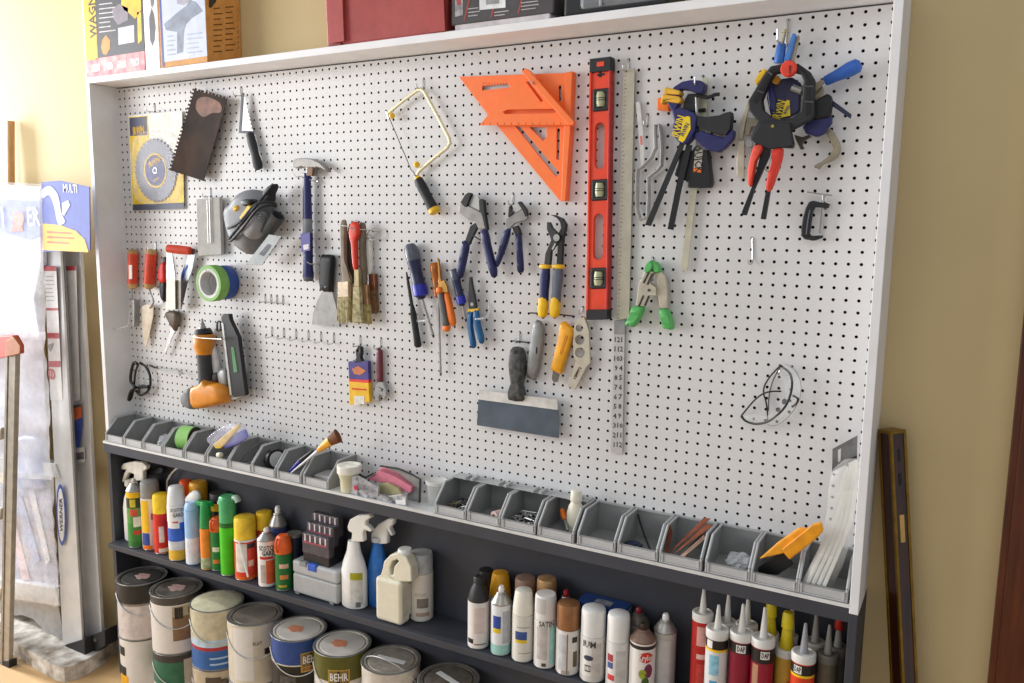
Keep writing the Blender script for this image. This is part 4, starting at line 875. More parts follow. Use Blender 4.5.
# ---- clear safety glasses at right
k = Q(730, 355, 8.5375)
T = Thing('safety_glasses', 'clear wraparound safety glasses with thin black frame below the clamps', 'glasses', pY(770, 425, -.5))
wires(T, 'rim', [(730 + a / 8.5375, 355 + b / 8.5375, c) for a, b, c in ((95, 522, -.5), (130, 560, -.6), (185, 582, -.8), (240, 588, -1), (320, 570, -1.2), (400, 515, -1.4), (470, 440, -1.5), (515, 340, -1.5), (530, 230, -1.4), (505, 150, -1.2), (430, 90, -.9))], -1, .11, BLACK)
kk = lambda *p: [(730 + a / 8.5375, 355 + b / 8.5375, c) for a, b, c in p]
wires(T, 'temple', kk((95, 522, -.5), (140, 465, -.5), (210, 385, -.6), (280, 332, -.7), (350, 312, -.8), (438, 310, -.8)), -.6, .075, BLACK)
wires(T, 'temple', kk((430, 90, -.9), (380, 140, -.7), (330, 200, -.5), (292, 270, -.4), (288, 330, -.4), (305, 390, -.4), (318, 470, -.4), (320, 560, -.4)), -.6, .075, BLACK)
wires(T, 'temple_tip', kk((432, 95, -.9), (370, 210, -.5), (335, 340, -.4), (328, 480, -.4)), -.6, .06, mat('5a5a5c', .4))
wires(T, 'nose_piece', kk((535, 345, -1.4), (580, 375, -1.2), (562, 420, -1.0), (525, 445, -1.1)), -1.2, .1, BLACK)
T.part('nose_pad', MB(BLACK).dome(k((445, 385), (470, 372), (488, 395), (470, 420), (448, 418)), -1.0, -1.4, 3, 2))
T.part('nose_pad', MB(BLACK).dome(k((390, 460), (412, 448), (432, 460), (420, 485), (400, 480)), -1.0, -1.4, 3, 2))
T.part('lens', MB(mat('f2f5f7', .04, alpha=.14, var=0)).dome(k((110, 530), (200, 560), (320, 545), (420, 480), (490, 370), (512, 240), (490, 150), (440, 100), (520, 95), (580, 170), (606, 270), (585, 390), (520, 500), (420, 590), (330, 602), (200, 592)), -.6, -1.5, 4, 3, .7), label='clear curved lens')
wires(T, 'lens_edge', kk((470, 80, -.9), (530, 105, -1.0), (580, 170, -1.1), (606, 270, -1.1), (588, 390, -1.1), (520, 500, -1.0), (420, 588, -.9), (350, 604, -.7), (320, 590, -.6)), -1, .035, mat('9a9a9c', .3))
hook(785, 362, 'wire hook behind the clear safety glasses', .6, .6, .1)

# ------------------------------------------------------------------ bins on the ledge
BINM = mat('8f908f', .5, var=.04); BIND = mat('aeafaf', .5, var=.04)
BW, BD, BH = 4.02, 4.9, 2.95
def bin_meshes():
    t = .11; w = BW / 2
    mb = MB(BINM)
    side = [(0, 0), (0, BH), (-BD * .62, BH), (-BD * .97, 1.15), (-BD * .97, 0)]   # (y, z)
    for s_ in (-1, 1):
        x = s_ * (w - t / 2)
        mb.prism([[(x - t / 2, y - .05, z) for y, z in side]], (t, 0, 0))
    mb.box(-w, w, -BD * .97, -.05, 0, t); mb.box(-w, w, -.05 - t, -.05, 0, BH)
    mb.box(-w, w, -BD * .97 - .05, -BD * .97 + .06, 0, .98)
    rim = MB(BIND)
    for s_ in (-1, 1):                    # rolled edge along the top of each side
        x = s_ * (w - .16)
        for (y0, z0), (y1, z1) in (((-.1, BH), (-BD * .62, BH)), ((-BD * .62, BH), (-BD * .97, 1.15)), ((-BD * .97, 1.15), (-BD * .99, .1))):
            rim.tube([(x, y0, z0), (x, y1, z1)], .12, 6)
    rim.box(-w + .05, w - .05, -.25, -.02, BH - .12, BH + .05)
    lab = MB(mat('b9babb', .5, var=.04)); f = -BD * .97 - .05
    lab.box(-w + .28, w - .28, f - .05, f, .2, .86)
    lab.box(-w + .28, -w + .42, f - .16, f - .05, .12, .92); lab.box(w - .42, w - .28, f - .16, f - .05, .12, .92); lab.box(-w + .28, w - .28, f - .12, f - .05, .08, .2)
    return mb, rim, lab
BG_ = 'grey open bins on the ledge'
xsL = [2.45, 6.4, 10.4, 14.45, 18.5, 22.6, 26.6, 30.5, 34.6, 38.75]
xsR = [57.25, 61.3, 65.3, 69.45, 73.7, 77.8, 81.85, 86.05, 90.0, 93.88]
proto = None
binw = ['first', 'second', 'third', 'fourth', 'fifth', 'sixth', 'seventh', 'eighth', 'ninth', 'tenth']
what = {('L', 2): 'with clear bag', ('L', 3): 'holding a green tape roll', ('L', 5): 'holding bagged yellow and blue items', ('L', 7): 'holding a black roll', ('L', 8): 'holding pens and a small brush', ('L', 9): 'holding a pale block',
        ('R', 0): 'with small screws', ('R', 1): 'with a pink roll', ('R', 2): 'heaped with silver hooks', ('R', 3): 'holding an orange stick and a glue bottle', ('R', 5): 'holding black wire', ('R', 6): 'holding brown sandpaper', ('R', 7): 'holding a clear bag', ('R', 8): 'holding the yellow-orange scraper', ('R', 9): 'holding cable ties'}
order = {'L': 'from the left end', 'R': 'of the right-hand row'}
def place_bin(side, i, x):
    global proto
    loc = V((x, -.03, LZ + .01)); lab = 'grey bin ' + what.get((side, i), 'nearly empty') + ', ' + binw[i] + ' ' + order[side]
    if proto is None:
        a, b, c = bin_meshes(); proto = Thing('storage_bin', lab, 'bin', loc, BG_)
        proto.org = V((0, 0, 0)); proto.part('body', a); proto.part('rim', b); proto.part('label_holder', c, bev=.02)
        return
    r = proto.o.copy(); COL.objects.link(r); r.location = loc * S; r['label'] = lab
    for ch in list(proto.o.children):
        q = ch.copy(); COL.objects.link(q); q.parent = r
for i, x in enumerate(xsL): place_bin('L', i, x)
for i, x in enumerate(xsR): place_bin('R', i, x)
BZ = LZ + .14
def junk(mb, x0, x1, y0, y1, n, L_, r, mats):
    for _ in range(n):
        mb.use(random.choice(mats)); c = V((random.uniform(x0, x1), random.uniform(y0, y1), BZ + random.uniform(.05, .7)))
        a = random.uniform(0, 2 * PI); e = random.uniform(-.4, .5); d = V((math.cos(a) * math.cos(e), math.sin(a) * math.cos(e), math.sin(e))) * L_ / 2
        c.x = min(max(c.x, x0 + L_ / 2), x1 - L_ / 2); c.z = max(c.z, BZ + abs(d.z) + r); c.y = max(c.y, -4.6 + abs(d.y) + r)
        mb.tube([c - d, c + d], r, 6)
def stuff(o): o['kind'] = 'stuff'; return o
# left bins
tp = Thing('tape_roll', 'roll of pale green tape standing in the fourth bin from the left end', 'tape', (14.4, -2.6, BZ))
tp.part('tape', MB(mat('8cc46a', .5, var=.05)).lathe((13.4, -2.6, BZ + 1.62), (1, .25, 0), [(0, 1.2), (0, 1.57), (.05, 1.62), (1.85, 1.62), (1.9, 1.57), (1.9, 1.2)], 32, cap=False))
tp.part('core', MB(mat('4b463e', .7)).lathe((13.41, -2.6, BZ + 1.62), (1, .25, 0), [(0, 1.1), (0, 1.2), (1.88, 1.2), (1.88, 1.1), (0, 1.1)], 28, cap=False), label='dark core')
tp.part('side_face', MB(mat('35322c', .6)).lathe((15.24, -2.14, BZ + 1.62), (1, .25, 0), [(0, 1.15), (.03, 1.15), (.03, 1.58), (0, 1.58)], 28, cap=False), label='dark side of the roll')
def crumple(label, name, cat, c, sx, sy, sz, m, seed, n=2, group=None):
    import bmesh
    bm = bmesh.new(); bmesh.ops.create_icosphere(bm, subdivisions=3, radius=1); rnd = random.Random(seed)
    mb = MB(m); off = [rnd.uniform(.72, 1.12) for _ in bm.verts]
    mb.add([(c[0] + v.co.x * sx * o, c[1] + v.co.y * sy * o, c[2] + v.co.z * sz * o) for v, o in zip(bm.verts, off)], [[v.index for v in f.verts] for f in bm.faces], False); bm.free()
    return solo(name, label, cat, mb)
CB = mat('e9ebee', .12, alpha=.38, var=0)
crumple('crumpled clear plastic bag in the third bin from the left end', 'plastic_bag', 'bag', (11.1, -3.4, BZ + 1.0), .8, 1.1, .95, CB, 3)
# bagged yellow and blue brushes sticking out of bin six
k = Q(95, 400, 6.38)
T = Thing('bagged_rollers', 'clear bag with yellow and blue items sticking out of the sixth bin', 'bag', pY(212, 450, -2.6))
T.part('yellow_roller', MB(mat('e6c22e', .5)).plate(k((750, 285), (778, 262), (905, 155), (928, 168), (880, 220), (800, 310), (765, 310)), -4.15, .3), bev=.15, label='yellow strip inside the bag')
T.part('blue_roller', MB(mat('5560b8', .5)).plate(k((805, 300), (860, 235), (955, 185), (975, 240), (900, 290), (830, 312)), -3.8, .3), bev=.15, label='blue strip inside the bag')
T.part('bag', MB(mat('dddcf2', .1, alpha=.28, var=.1)).dome(k((722, 240), (780, 190), (850, 150), (920, 145), (965, 190), (985, 245), (900, 285), (820, 298), (775, 298), (735, 276)), -3.4, -4.5, 4, 2, .7), label='clear lilac-tinted bag')
solo('bead', 'small pale knob lying in the sixth bin below the bag', 'knob', MB(mat('e8dfc4', .3)).rod(pY(217.5, 455.5, -4.3), pY(222, 455, -4.3), [(0, .15), (.2, .38), (.8, .38), (1, .15)], 12))
cb = MB(mat('55534e', .5)).tube([V((25.6, -4.2, BZ + .15)), V((25.9, -3.4, BZ + 1.5)), V((26.8, -2.2, BZ + 2.6)), V((27.6, -1.5, BZ + 2.9)), V((28.1, -1.2, BZ + 2.2)), V((28.0, -1.5, BZ + .8)), V((27, -2, BZ + .12))], .07, 6, sm=4)
solo('wire_loop', 'springy loop of grey wire rising from the seventh bin', 'wire', cb)
tp = Thing('black_roll', 'roll of black tape with a pale core lying in the eighth bin', 'tape', (30.6, -2.4, BZ))
tp.part('tape', MB(BLACK).lathe((29.7, -2.5, BZ + 1.3), (1, -.35, .1), [(0, .95), (0, 1.25), (.9, 1.25), (.9, .95)], 28, cap=False))
tp.part('core', MB(mat('c5c6c8', .5)).lathe((29.75, -2.5, BZ + 1.3), (1, -.35, .1), [(0, .1), (.9, .1), (.92, .95), (.92, 0)], 28), label='pale core')
solo('wood_offcut', 'small brown block on the floor of the eighth bin', 'block', MB(mat('7a4a24', .6)).box(29.4, 31.4, -4.4, -3.6, BZ, BZ + .3), bev=.04)
k = Q(230, 400, 6.38)
T = Thing('small_paint_brush', 'small brush with amber handle tip and brown bristles leaning out of the ninth bin', 'paint brush', pY(300, 462, -3))
A_, B_ = pY(*k((385, 470))[0], -4.4), pY(*k((560, 325))[0], -4.1)
T.part('handle', MB(mat('d9d9dd', .35)).rod(A_, B_, [(0, .1), (.5, .13), (1, .2)], 10), label='pale handle')
T.part('ferrule', MB(mat('e2a63a', .35, .1)).rod(B_, pY(*k((640, 262))[0], -3.9), [(0, .22), (.15, .34), (1, .58)], 14, .6), label='amber ferrule')
T.part('bristles', MB(mat('6e3d16', .7, var=.25, scale=14)).rod(pY(*k((637, 264))[0], -3.9), pY(*k((690, 228))[0], -3.8), [(0, .56), (1, .85)], 14, .5))
T = Thing('pen', 'blue and black marker pen leaning in the ninth bin', 'pen', pY(296, 465, -3.8))
T.part('barrel', MB(mat('2a2388', .35)).rod(pY(*k((378, 460))[0], -4.2), pY(*k((452, 382))[0], -4.0), [(0, .16), (1, .22)], 12))
T.part('cap', MB(BLACK).rod(pY(*k((448, 386))[0], -4.02), pY(*k((530, 325))[0], -3.8), [(0, .24), (.9, .22), (1, .12)], 12))
solo('foam_block', 'pale grey block lying in the tenth bin beside the cream jar', 'block', MB(mat('b5b5b2', .7)).box(37.3, 40.2, -3.6, -1.2, BZ, BZ + .8), bev=.1)
# things standing in the gap between the bins
T = Thing('plastic_jar', 'cream jar of sealant standing on the ledge right of the left-hand bins', 'jar', (42.7, -4.2, LZ))
jc = pZ(345, 493.5, LZ); jx, jy = 42.9, -3.9
T.part('jar', MB(mat('d9d5b6', .35, alpha=.9, var=.05)).lathe((jx, jy, LZ + .02), (0, 0, 1), [(0, .9), (.05, .98), (1.4, 1.05), (2.2, 1.3)], 28))
T.part('lid', MB(mat('ece9dc', .4)).lathe((jx, jy, LZ + 2.2), (0, 0, 1), [(0, 1.36), (.7, 1.38), (.85, 1.36), (.9, 1.2), (.86, 1.1), (.86, 0)], 28), label='white ribbed lid')
k = Q(320, 440, 6.38)
T = Thing('sanding_pack', 'open pack of pink and cream sanding sheets with a black and white sleeve', 'box', (49, -3, LZ))
def onledge(px, y): return [pY(u, v, y) for u, v in px]
x0, x1 = pY(352, 480, -4.6).x, pY(407, 500, -4.6).x
T.part('sleeve', MB(mat('46464c', .5, var=.35, scale=9, c2='c9c9cc')).plate(k((205, 235), (240, 250), (370, 310), (380, 345), (440, 370), (520, 350), (550, 352), (552, 432), (400, 395), (195, 350)), -4.7, .25).floor(LZ + .03), bev=.02, label='black and white printed sleeve')
T.part('sleeve_flap', MB(mat('55555b', .5, var=.35, scale=9, c2='b9b9bd')).plate(k((205, 235), (245, 228), (370, 300), (370, 360), (200, 290)), -4.85, .1).floor(LZ + .03), label='dark flap of the sleeve')
T.part('emblem', MB(mat('c42a4a', .5)).disc(pY(*k((228, 305))[0], -4.86), (0, -1, 0), .28, 18, .03), label='red round emblem')
T.part('white_panel', MB(mat('e9e9ea', .5)).plate(k((480, 382), (520, 385), (545, 372), (545, 415), (485, 410)), -4.75, .05).floor(LZ + .03))
T.part('sheet', MB(mat('d97f92', .7, var=.06)).plate(k((300, 250), (375, 195), (480, 235), (585, 300), (578, 335), (530, 330), (420, 275), (350, 265)), -3.4, .9).floor(LZ + .03), bev=.05, label='front pink sheet')
T.part('sheet', MB(mat('e391a0', .7, var=.06)).plate(k((370, 190), (400, 170), (500, 205), (590, 260), (600, 300), (585, 310), (480, 245)), -2.4, .7).floor(LZ + .03), bev=.05, label='rear pink sheet')
T.part('sheet', MB(mat('a9a47c', .7, var=.08)).plate(k((375, 280), (430, 275), (500, 310), (522, 345), (440, 350), (385, 340)), -3.9, .4).floor(LZ + .03), bev=.05, label='olive sheet')
T.part('sheet', MB(mat('d9d6c9', .7)).plate(k((370, 345), (420, 360), (520, 345), (520, 362), (440, 380), (375, 362)), -4.4, .15).floor(LZ + .03), bev=.03, label='cream sheet edge')
T.part('back_card', MB(mat('8f8f8a', .6)).plate(k((390, 165), (500, 190), (640, 250), (634, 425), (552, 435), (552, 350), (575, 330), (600, 290), (500, 210)), -2.9, .3).floor(LZ + .03), bev=.02, label='grey backing card')
T.part('back_edge', MB(mat('2b3a30', .6)).tube([pY(*q, -3.0) for q in k((385, 165), (500, 182), (580, 215), (638, 250), (634, 420))], .1, 6).floor(LZ + .03), label='dark edge of the card')
T.part('clip', MB(BLACK).tube([pY(*q, -3.6) for q in k((240, 215), (290, 240), (340, 212))], .12, 6))
T = Thing('lid_stack', 'stack of round clear plastic lids standing left of the right-hand bins', 'lid', (53.2, -2.6, LZ))
lx, ly = 53.6, -2.0
T.part('tub', MB(mat('e6e7e5', .2, alpha=.35, var=0)).lathe((lx, ly, LZ + .02), (0, 0, 1), [(0, 1.05), (1.6, 1.1), (2.2, 1.18)], 28), label='clear tub')
T.part('lid', MB(mat('e4e4df', .3, alpha=.7, var=0)).lathe((lx, ly, LZ + 2.2), (0, 0, 1), [(0, 1.26), (.3, 1.28), (.36, 1.16), (.3, 1.08), (.3, 0)], 28))
mb = MB(BIND).box(55.2, 71.2, -1.6, -.1, LZ + BH + .09, LZ + BH + .2)
solo('hanging_rail', 'grey plastic rail lying across the backs of the first four right-hand bins', 'rail', mb, bev=.03)
for i in range(4):
    for d in (1.0, 1.9):
        x = 56.1 + i * 4.1 + d; tag(solo('rail_clip', ('left' if d < 1.5 else 'right') + ' grey clip of the ' + ('first', 'second', 'third', 'fourth')[i] + ' pair on the grey rail', 'clip', MB(BIND).box(x - .16, x + .16, -2.0, -.6, LZ + BH + .21, LZ + BH + .5), 'clips on the grey rail', bev=.04), ('left' if d < 1.5 else 'right') + ' grey clip of the ' + ('first', 'second', 'third', 'fourth')[i] + ' pair on the grey rail', 'clip')
# right bins
mb = MB(STEEL); junk(mb, 55.75, 58.75, -4.2, -1.2, 90, .9, .06, [STEEL, DSTEEL, mat('8a7a55', .4, .4)]); stuff(solo('screws', 'loose small screws in the first right-hand bin', 'screws', mb))
T = Thing('pink_roll', 'small pink and white roll in the second right-hand bin', 'roll', (62.4, -3.6, BZ))
T.part('roll', MB(mat('e9c9c4', .5)).lathe((62.1, -4.2, BZ + .62), (.3, 1, 0), [(0, .2), (0, .5), (.9, .5), (.9, .2)], 20, cap=False))
T.part('core', MB(mat('8a2a3a', .5)).lathe((62.13, -4.1, BZ + .62), (.3, 1, 0), [(0, .2), (.8, .2)], 14), label='dark red core')
mb = MB(STEEL); junk(mb, 63.75, 66.85, -4.2, -1.0, 55, 1.6, .08, [CHROME, STEEL, BLACK, WIRE, WIRE]); junk(mb, 64.6, 66.6, -3.2, -1.6, 22, 1.7, .08, [CHROME, WIRE])
stuff(solo('metal_hooks', 'heap of loose silver hooks in the third right-hand bin', 'hooks', mb))
T = Thing('glue_bottle', 'cream squeeze bottle of glue standing in the fourth right-hand bin', 'bottle', (70.5, -2.2, BZ))
gx, gy = min(pY(579.5, 500, -2.2).x, 70.3), -2.2
T.part('bottle', MB(mat('ddd7c2', .35, alpha=1, var=.03)).lathe((gx, gy, BZ), (0, 0, 1), [(0, .85), (.1, .95), (1.9, .95), (2.6, .75), (3.0, .52), (3.1, .5)], 24, .7))
T.part('cap', MB(mat('e6e2d2', .4)).lathe((gx, gy, BZ + 3.1), (0, 0, 1), [(0, .55), (.1, .6), (1.0, .55), (1.1, .5), (1.15, .3)], 20))
T = Thing('craft_stick', 'tool with an orange handle leaning in the fourth right-hand bin', 'hand tool', pY(566, 525, -3.2))
k = Q(440, 460, 6.38)
T.part('handle', MB(ORG).rod(pY(*k((780, 318))[0], -1.6), pY(*k((796, 380))[0], -2.4), [(0, .24), (.6, .3), (1, .2)], 12), label='orange handle')
T.part('shaft', MB(STEEL).tube([pY(*k((796, 378))[0], -2.4), pY(*k((815, 450))[0], -3.4)], .12, 8))
k = Q(580, 480, 6.38)
T = Thing('black_wire', 'stiff black wire leaning in the sixth right-hand bin', 'wire', pY(645, 540, -3))
T.part('wire', MB(BLACK).tube([pY(*q) for q in ((638, 514.5, -.5), (640, 522, -1.0), (645, 537, -2.4), (650, 549, -3.8))], .1, 7, sm=2))
crumple('wad of dark blue scraps in the sixth right-hand bin', 'scrap', 'scrap', (76.9, -3.4, BZ + .4), .9, .7, .32, mat('2a3350', .6), 5)
SP = mat('8a4a34', .8, var=.15, scale=10)
def sheet(label, px, y0, y1, m):
    a, b, c, d = px
    P = [pY(*a, y0), pY(*b, y1), pY(*c, y1), pY(*d, y0)]; n = (P[1] - P[0]).cross(P[3] - P[0]).normalized() * .05
    mb = MB(m).prism([P], n); solo('sandpaper_sheet', label, 'sandpaper', mb, 'sandpaper sheets in one bin')
sheet('brown sandpaper sheet standing upright at the left of the seventh right-hand bin', k((545, 470), (572, 262), (590, 330), (560, 470)), -4.2, -2.5, mat('7a3c26', .8, var=.15))
sheet('brown sandpaper sheet leaning right, highest of the leaning sheets', k((556, 474), (790, 240), (832, 245), (600, 440)), -4.3, -1.2, SP)
sheet('reddish sandpaper sheet leaning just below the highest one', k((590, 476), (800, 280), (845, 290), (640, 440)), -4.4, -1.6, mat('9c5a40', .8, var=.15))
sheet('pale-edged sandpaper sheet leaning at the front of the bin', k((630, 490), (790, 350), (800, 372), (660, 492)), -4.5, -2.4, mat('d9b49c', .8, var=.1))
sheet('dark sandpaper sheet leaning at the right of the bin', k((650, 478), (785, 330), (810, 318), (685, 478)), -4.1, -1.4, mat('5c3222', .8, var=.15))
crumple('crumpled clear plastic bag in the eighth right-hand bin', 'plastic_bag', 'bag', (86.6, -3.0, BZ + .8), 1.2, 1.2, .75, CB, 9)
k = Q(720, 420, 2.595)
T = Thing('plastic_scraper', 'yellow-orange plastic scraper with a black end leaning out of the ninth right-hand bin', 'scraper', pY(790, 548, -2.8))
T.part('handle', MB(mat('f0a428', .4)).plate(k((100, 362), (150, 318), (205, 280), (228, 282), (232, 300), (172, 345)), -4.1, .4), bev=.12, label='upper orange half')
T.part('handle', MB(mat('e8991c', .4)).plate(k((158, 338), (240, 272), (262, 266), (268, 290), (246, 312), (180, 364)), -4.55, .45), bev=.12, label='lower orange half')
T.part('blade', MB(BLACK).plate(k((98, 385), (160, 340), (182, 362), (190, 375), (150, 402), (100, 400)), -3.6, .3), bev=.05, label='black end')
# cable ties with their card
T = Thing('cable_ties', 'bundle of long clear cable ties with a grey card, leaning in the last bin', 'cable ties', pY(820, 590, -3.5))
ct_ = mat('f0efe8', .3, alpha=.6, var=.04)
for i in range(12):
    f = i / 11; top = (852 + (f - .5) * 12, 461 + 7 * (1 - f)); bot = (814 + (f - .5) * 20, 582 + 4 * f); mid = ((top[0] + bot[0]) / 2 + 9, 520 + (f - .5) * 2)
    T.part('tie', MB(ct_).tube([pY(*top, -1.6 - .25 * (i % 3)), pY(*mid, -2.6 - .25 * (i % 3)), pY(*bot, -4.1 - .2 * (i % 3))], .17, 6, sm=4, flat=.35))
T.part('card', MB(mat('6c6c6c', .5, var=.15)).plate([(832.5, 449), (857.5, 435.5), (856.8, 458), (832, 471)], -2.0, .1).use(mat('c9c9c9', .5)).plate([(838, 450), (841, 448.5), (840.5, 461), (838, 462.5)], -2.03, .03), label='grey header card')
T.part('bag', MB(mat('f2f1ec', .15, alpha=.22, var=.04)).dome([(832, 470), (856, 459), (857, 500), (849, 545), (834, 584), (812, 581), (821, 540), (828, 505)], -2.6, -3.9, 4, 2, .75), label='clear plastic sleeve')
T.part('card_fold', MB(BLACK).plate([(832, 468.5), (856.8, 455.5), (856.8, 459), (832, 472)], -2.1, .15), label='dark lower edge of the card')
# ------------------------------------------------------------------ things on the top shelf
SZ = ZT + .78
def face(px_l, px_r, y):                       # x range of a box whose front bottom edge is seen between two pixels
    return pY(*px_l, y).x, pY(*px_r, y).x
def carton(name, label, cat, x0, x1, y0, y1, h, m, z=SZ):
    T = Thing(name, label, cat, ((x0 + x1) / 2, (y0 + y1) / 2, z))
    T.part('carton', MB(m).box(x0, x1, y0, y1, z, z + h), bev=.05); return T
yF = -3.85
def P_(T, nm, px, m, label=None, y=None, th=.012):
    y = yF if y is None else y
    return T.part(nm, MB(m).plate(px, y - th, th).floor(SZ + .03), label=label)
def xplate(px, x, m, th=.012):
    """a thin print on the right-hand side of a box"""
    P = [pX(u, v, x + th) for u, v in px]
    for p in P: p.z = max(p.z, SZ + .03); p.y = min(p.y, .58)
    return MB(m).prism([P], (-th, 0, 0))
def lines(px0, n, dv, w, m, slope=-.12, h=1.1, y=None, jit=.35):
    mb = MB(m)
    for i in range(n):
        u, v = px0[0], px0[1] + i * dv; ww = w * random.uniform(1 - jit, 1)
        mb.plate([(u, v), (u + ww, v + ww * slope), (u + ww, v + ww * slope + h), (u, v + h)], (yF if y is None else y) - .03, .012)
    return mb
x0, x1 = face((86, 79), (144.5, 71), yF)
yb1 = .6
T = carton('paint_sprayer_box', 'tall yellow and black paint sprayer carton at the left end of the top shelf', 'box', x0, x1, yF, yb1, 13, mat('eeecea', .4))
P_(T, 'front_print', [(78.5, -90), (137, -96), (144.4, 52), (86.8, 62)], mat('3c3a40', .4), 'black front panel')
P_(T, 'spine', [(79, -80), (91, -82), (97.8, 59), (86.3, 61)], mat('f5c81f', .4), 'yellow spine', th=.02)
tx = MB(mat('3a2a18', .5)); tx.text('WAGNER', pY(92.3, 9.5, yF - .03), (0, 0, 1), (-1, 0, 0), 1.35, 7.0); T.part('lettering', tx, label='dark upright brand lettering')
T.part('print_lines', lines((99, 4), 7, 4.6, 17, mat('d8d2cf', .5)), label='white small print').__setitem__('kind', 'stuff')
for px, c, lab in (([(124, -20), (141, -22), (141, 10), (135, 19), (129, 13), (124, 10), (121, 4)], 'f0c41f', 'yellow sprayer body picture'), ([(137, 12), (141, 12), (142, 40), (138, 44)], 'f0c41f', 'yellow handle picture'),
                   ([(118, 28), (134, 25), (134.5, 42), (118.5, 45)], 'd9d9dc', 'white cup picture'), ([(112, 9), (119, 4), (128, 8), (128, 20), (118, 25), (113, 18)], '8a7f8a', 'grey nozzle picture'),
                   ([(101, 48), (102, 40), (106, 35), (110, 40), (110, 49), (106, 55), (103, 54)], 'd8922c', 'amber flame picture')):
    P_(T, 'picture', px, mat(c, .4), lab, th=.025)
P_(T, 'base_band', [(86.5, 60), (144.6, 51), (144.6, 70.5), (86.6, 78.5)], mat('f0b9b4', .4, var=.2, scale=5, c2='e0566a'), 'pink band with small pictures', th=.02)
for i in range(4): P_(T, 'picture', [(91 + i * 13, 65 - i * 2), (100 + i * 13, 63.6 - i * 2), (100 + i * 13, 71 - i * 2), (91 + i * 13, 72.5 - i * 2)], mat('e9dcdc', .4, var=.3, scale=12), 'small pale picture', th=.03)
x0, x1 = face((146, 70.5), (160, 68.3), yF)
T = carton('added_narrow_box', 'narrow white carton added to stay bright, with a dark tool picture, between the printed cartons', 'box', x0, x1, yF, .6, 13, mat('f1efee', .4))  # added box, front set forward to catch light the sprayer carton's side misses
P_(T, 'picture', [(151.5, 8), (154, 14), (155.5, 28), (154.5, 40), (152.5, 46), (150, 40), (149, 18)], mat('55535a', .4), 'dark tool picture')
P_(T, 'picture', [(150, -40), (154, -42), (154, 4), (152, 8), (150.5, 4)], mat('77757e', .4), 'grey tool picture')
x0, x1 = face((161.5, 68.3), (207.5, 61), yF - .4)
T = carton('stand_box', 'cardboard carton with a pale blue printed front and brown side, right of the sprayer carton', 'box', x0, x1, yF - .4, .92, 12, mat('d89c54', .6, var=.08))
yF2 = yF - .4
P_(T, 'front_print', [(156, -70), (201, -76), (207.2, 56), (162.5, 62.5)], mat('c9d0e4', .4, var=.04), 'pale blue front', yF2)
P_(T, 'edge_strip', [(156, -60), (158, -60), (164.5, 66), (162.5, 68)], mat('3a4aa0', .4), 'navy edge', yF2, .02)
P_(T, 'picture', [(164, 24), (178, 12), (186, 6), (190, 0), (196, 2), (203, 11), (192, 18), (186, 24), (184, 32), (183, 52), (177, 54), (177, 32), (166, 30)], mat('8790a2', .4, var=.15), 'grey stand picture', yF2, .02)
P_(T, 'picture', [(176, -10), (190, -12), (192, 0), (184, 5), (177, 4)], mat('a9a4b0', .4), 'pale machine picture', yF2, .02)
T.part('print_lines', lines((167, 36), 5, 4.6, 9, mat('aab2c8', .5), y=yF2), label='faint print').__setitem__('kind', 'stuff')
T.part('print_lines', lines((187, 34), 5, 4.6, 17, mat('b4bcd2', .5), y=yF2), label='faint print').__setitem__('kind', 'stuff')
T.part('print_lines', lines((174, 55.5), 2, 2.6, 22, mat('eceaf0', .5), y=yF2, h=1.6), label='white print').__setitem__('kind', 'stuff')
for c in range(3):
    mb = MB(mat('7d5220', .6))
    for i in range(9):
        u = 213.5 + c * 12; v = 8 - c * 1.2 + i * 5.4 - c * .2; w_ = random.uniform(6, 9.5)
        q = xplate([(u, v), (u + w_, v - .6), (u + w_, v + .7), (u, v + 1.3)], x1, mat('7d5220', .6)); mb.add(q.v, q.f)
    T.part('print_lines', mb, label='column of dark print').__setitem__('kind', 'stuff')
T.part('mark', xplate([(209, -6), (214, -7), (216.5, 1), (211, 8), (209, 7)], x1, mat('3c3630', .5), .03), label='dark corner mark')
# red tote
T = Thing('storage_tote', 'red plastic storage tote on the middle of the top shelf', 'tote', (35, -2, SZ))
RT = mat('a8413c', .5, var=.05); yt = -4.25
bl_, br_ = pY(327, 44.5, yt), pY(446, 32, yt)
def tote_ring(z, g): return [(bl_.x - g, yt - g * .4, z), (br_.x + g, yt - g * .4, z), (br_.x + g, .5, z), (bl_.x - g, .5, z)]
mb = MB(RT); mb.add(tote_ring(SZ, 0) + tote_ring(SZ + 11, .3), [(0, 1, 2, 3), (0, 1, 5, 4), (1, 2, 6, 5), (2, 3, 7, 6), (3, 0, 4, 7), (7, 6, 5, 4)])
T.part('body', mb, bev=.2)
for u, w_ in ((330, 14), (428, 17)):
    T.part('rib', MB(RT).plate([(u - 5, -60), (u + w_ - 4, -62), (u + w_, 41 - (u - 330) * .105), (u + 1.5, 43 - (u - 330) * .105)], yt - .5, .3), bev=.08, label='raised corner rib')
T.part('rim', MB(RT).box(bl_.x - .6, br_.x + .4, yt - .6, .6, SZ + 11, SZ + 12), bev=.2)
for u in (336, 436): T.part('foot', MB(mat('7c2a28', .5)).box(pY(u, 43, yt).x - .8, pY(u, 43, yt).x + .8, yt - .15, yt + .4, SZ - .01, SZ + .25), bev=.05)
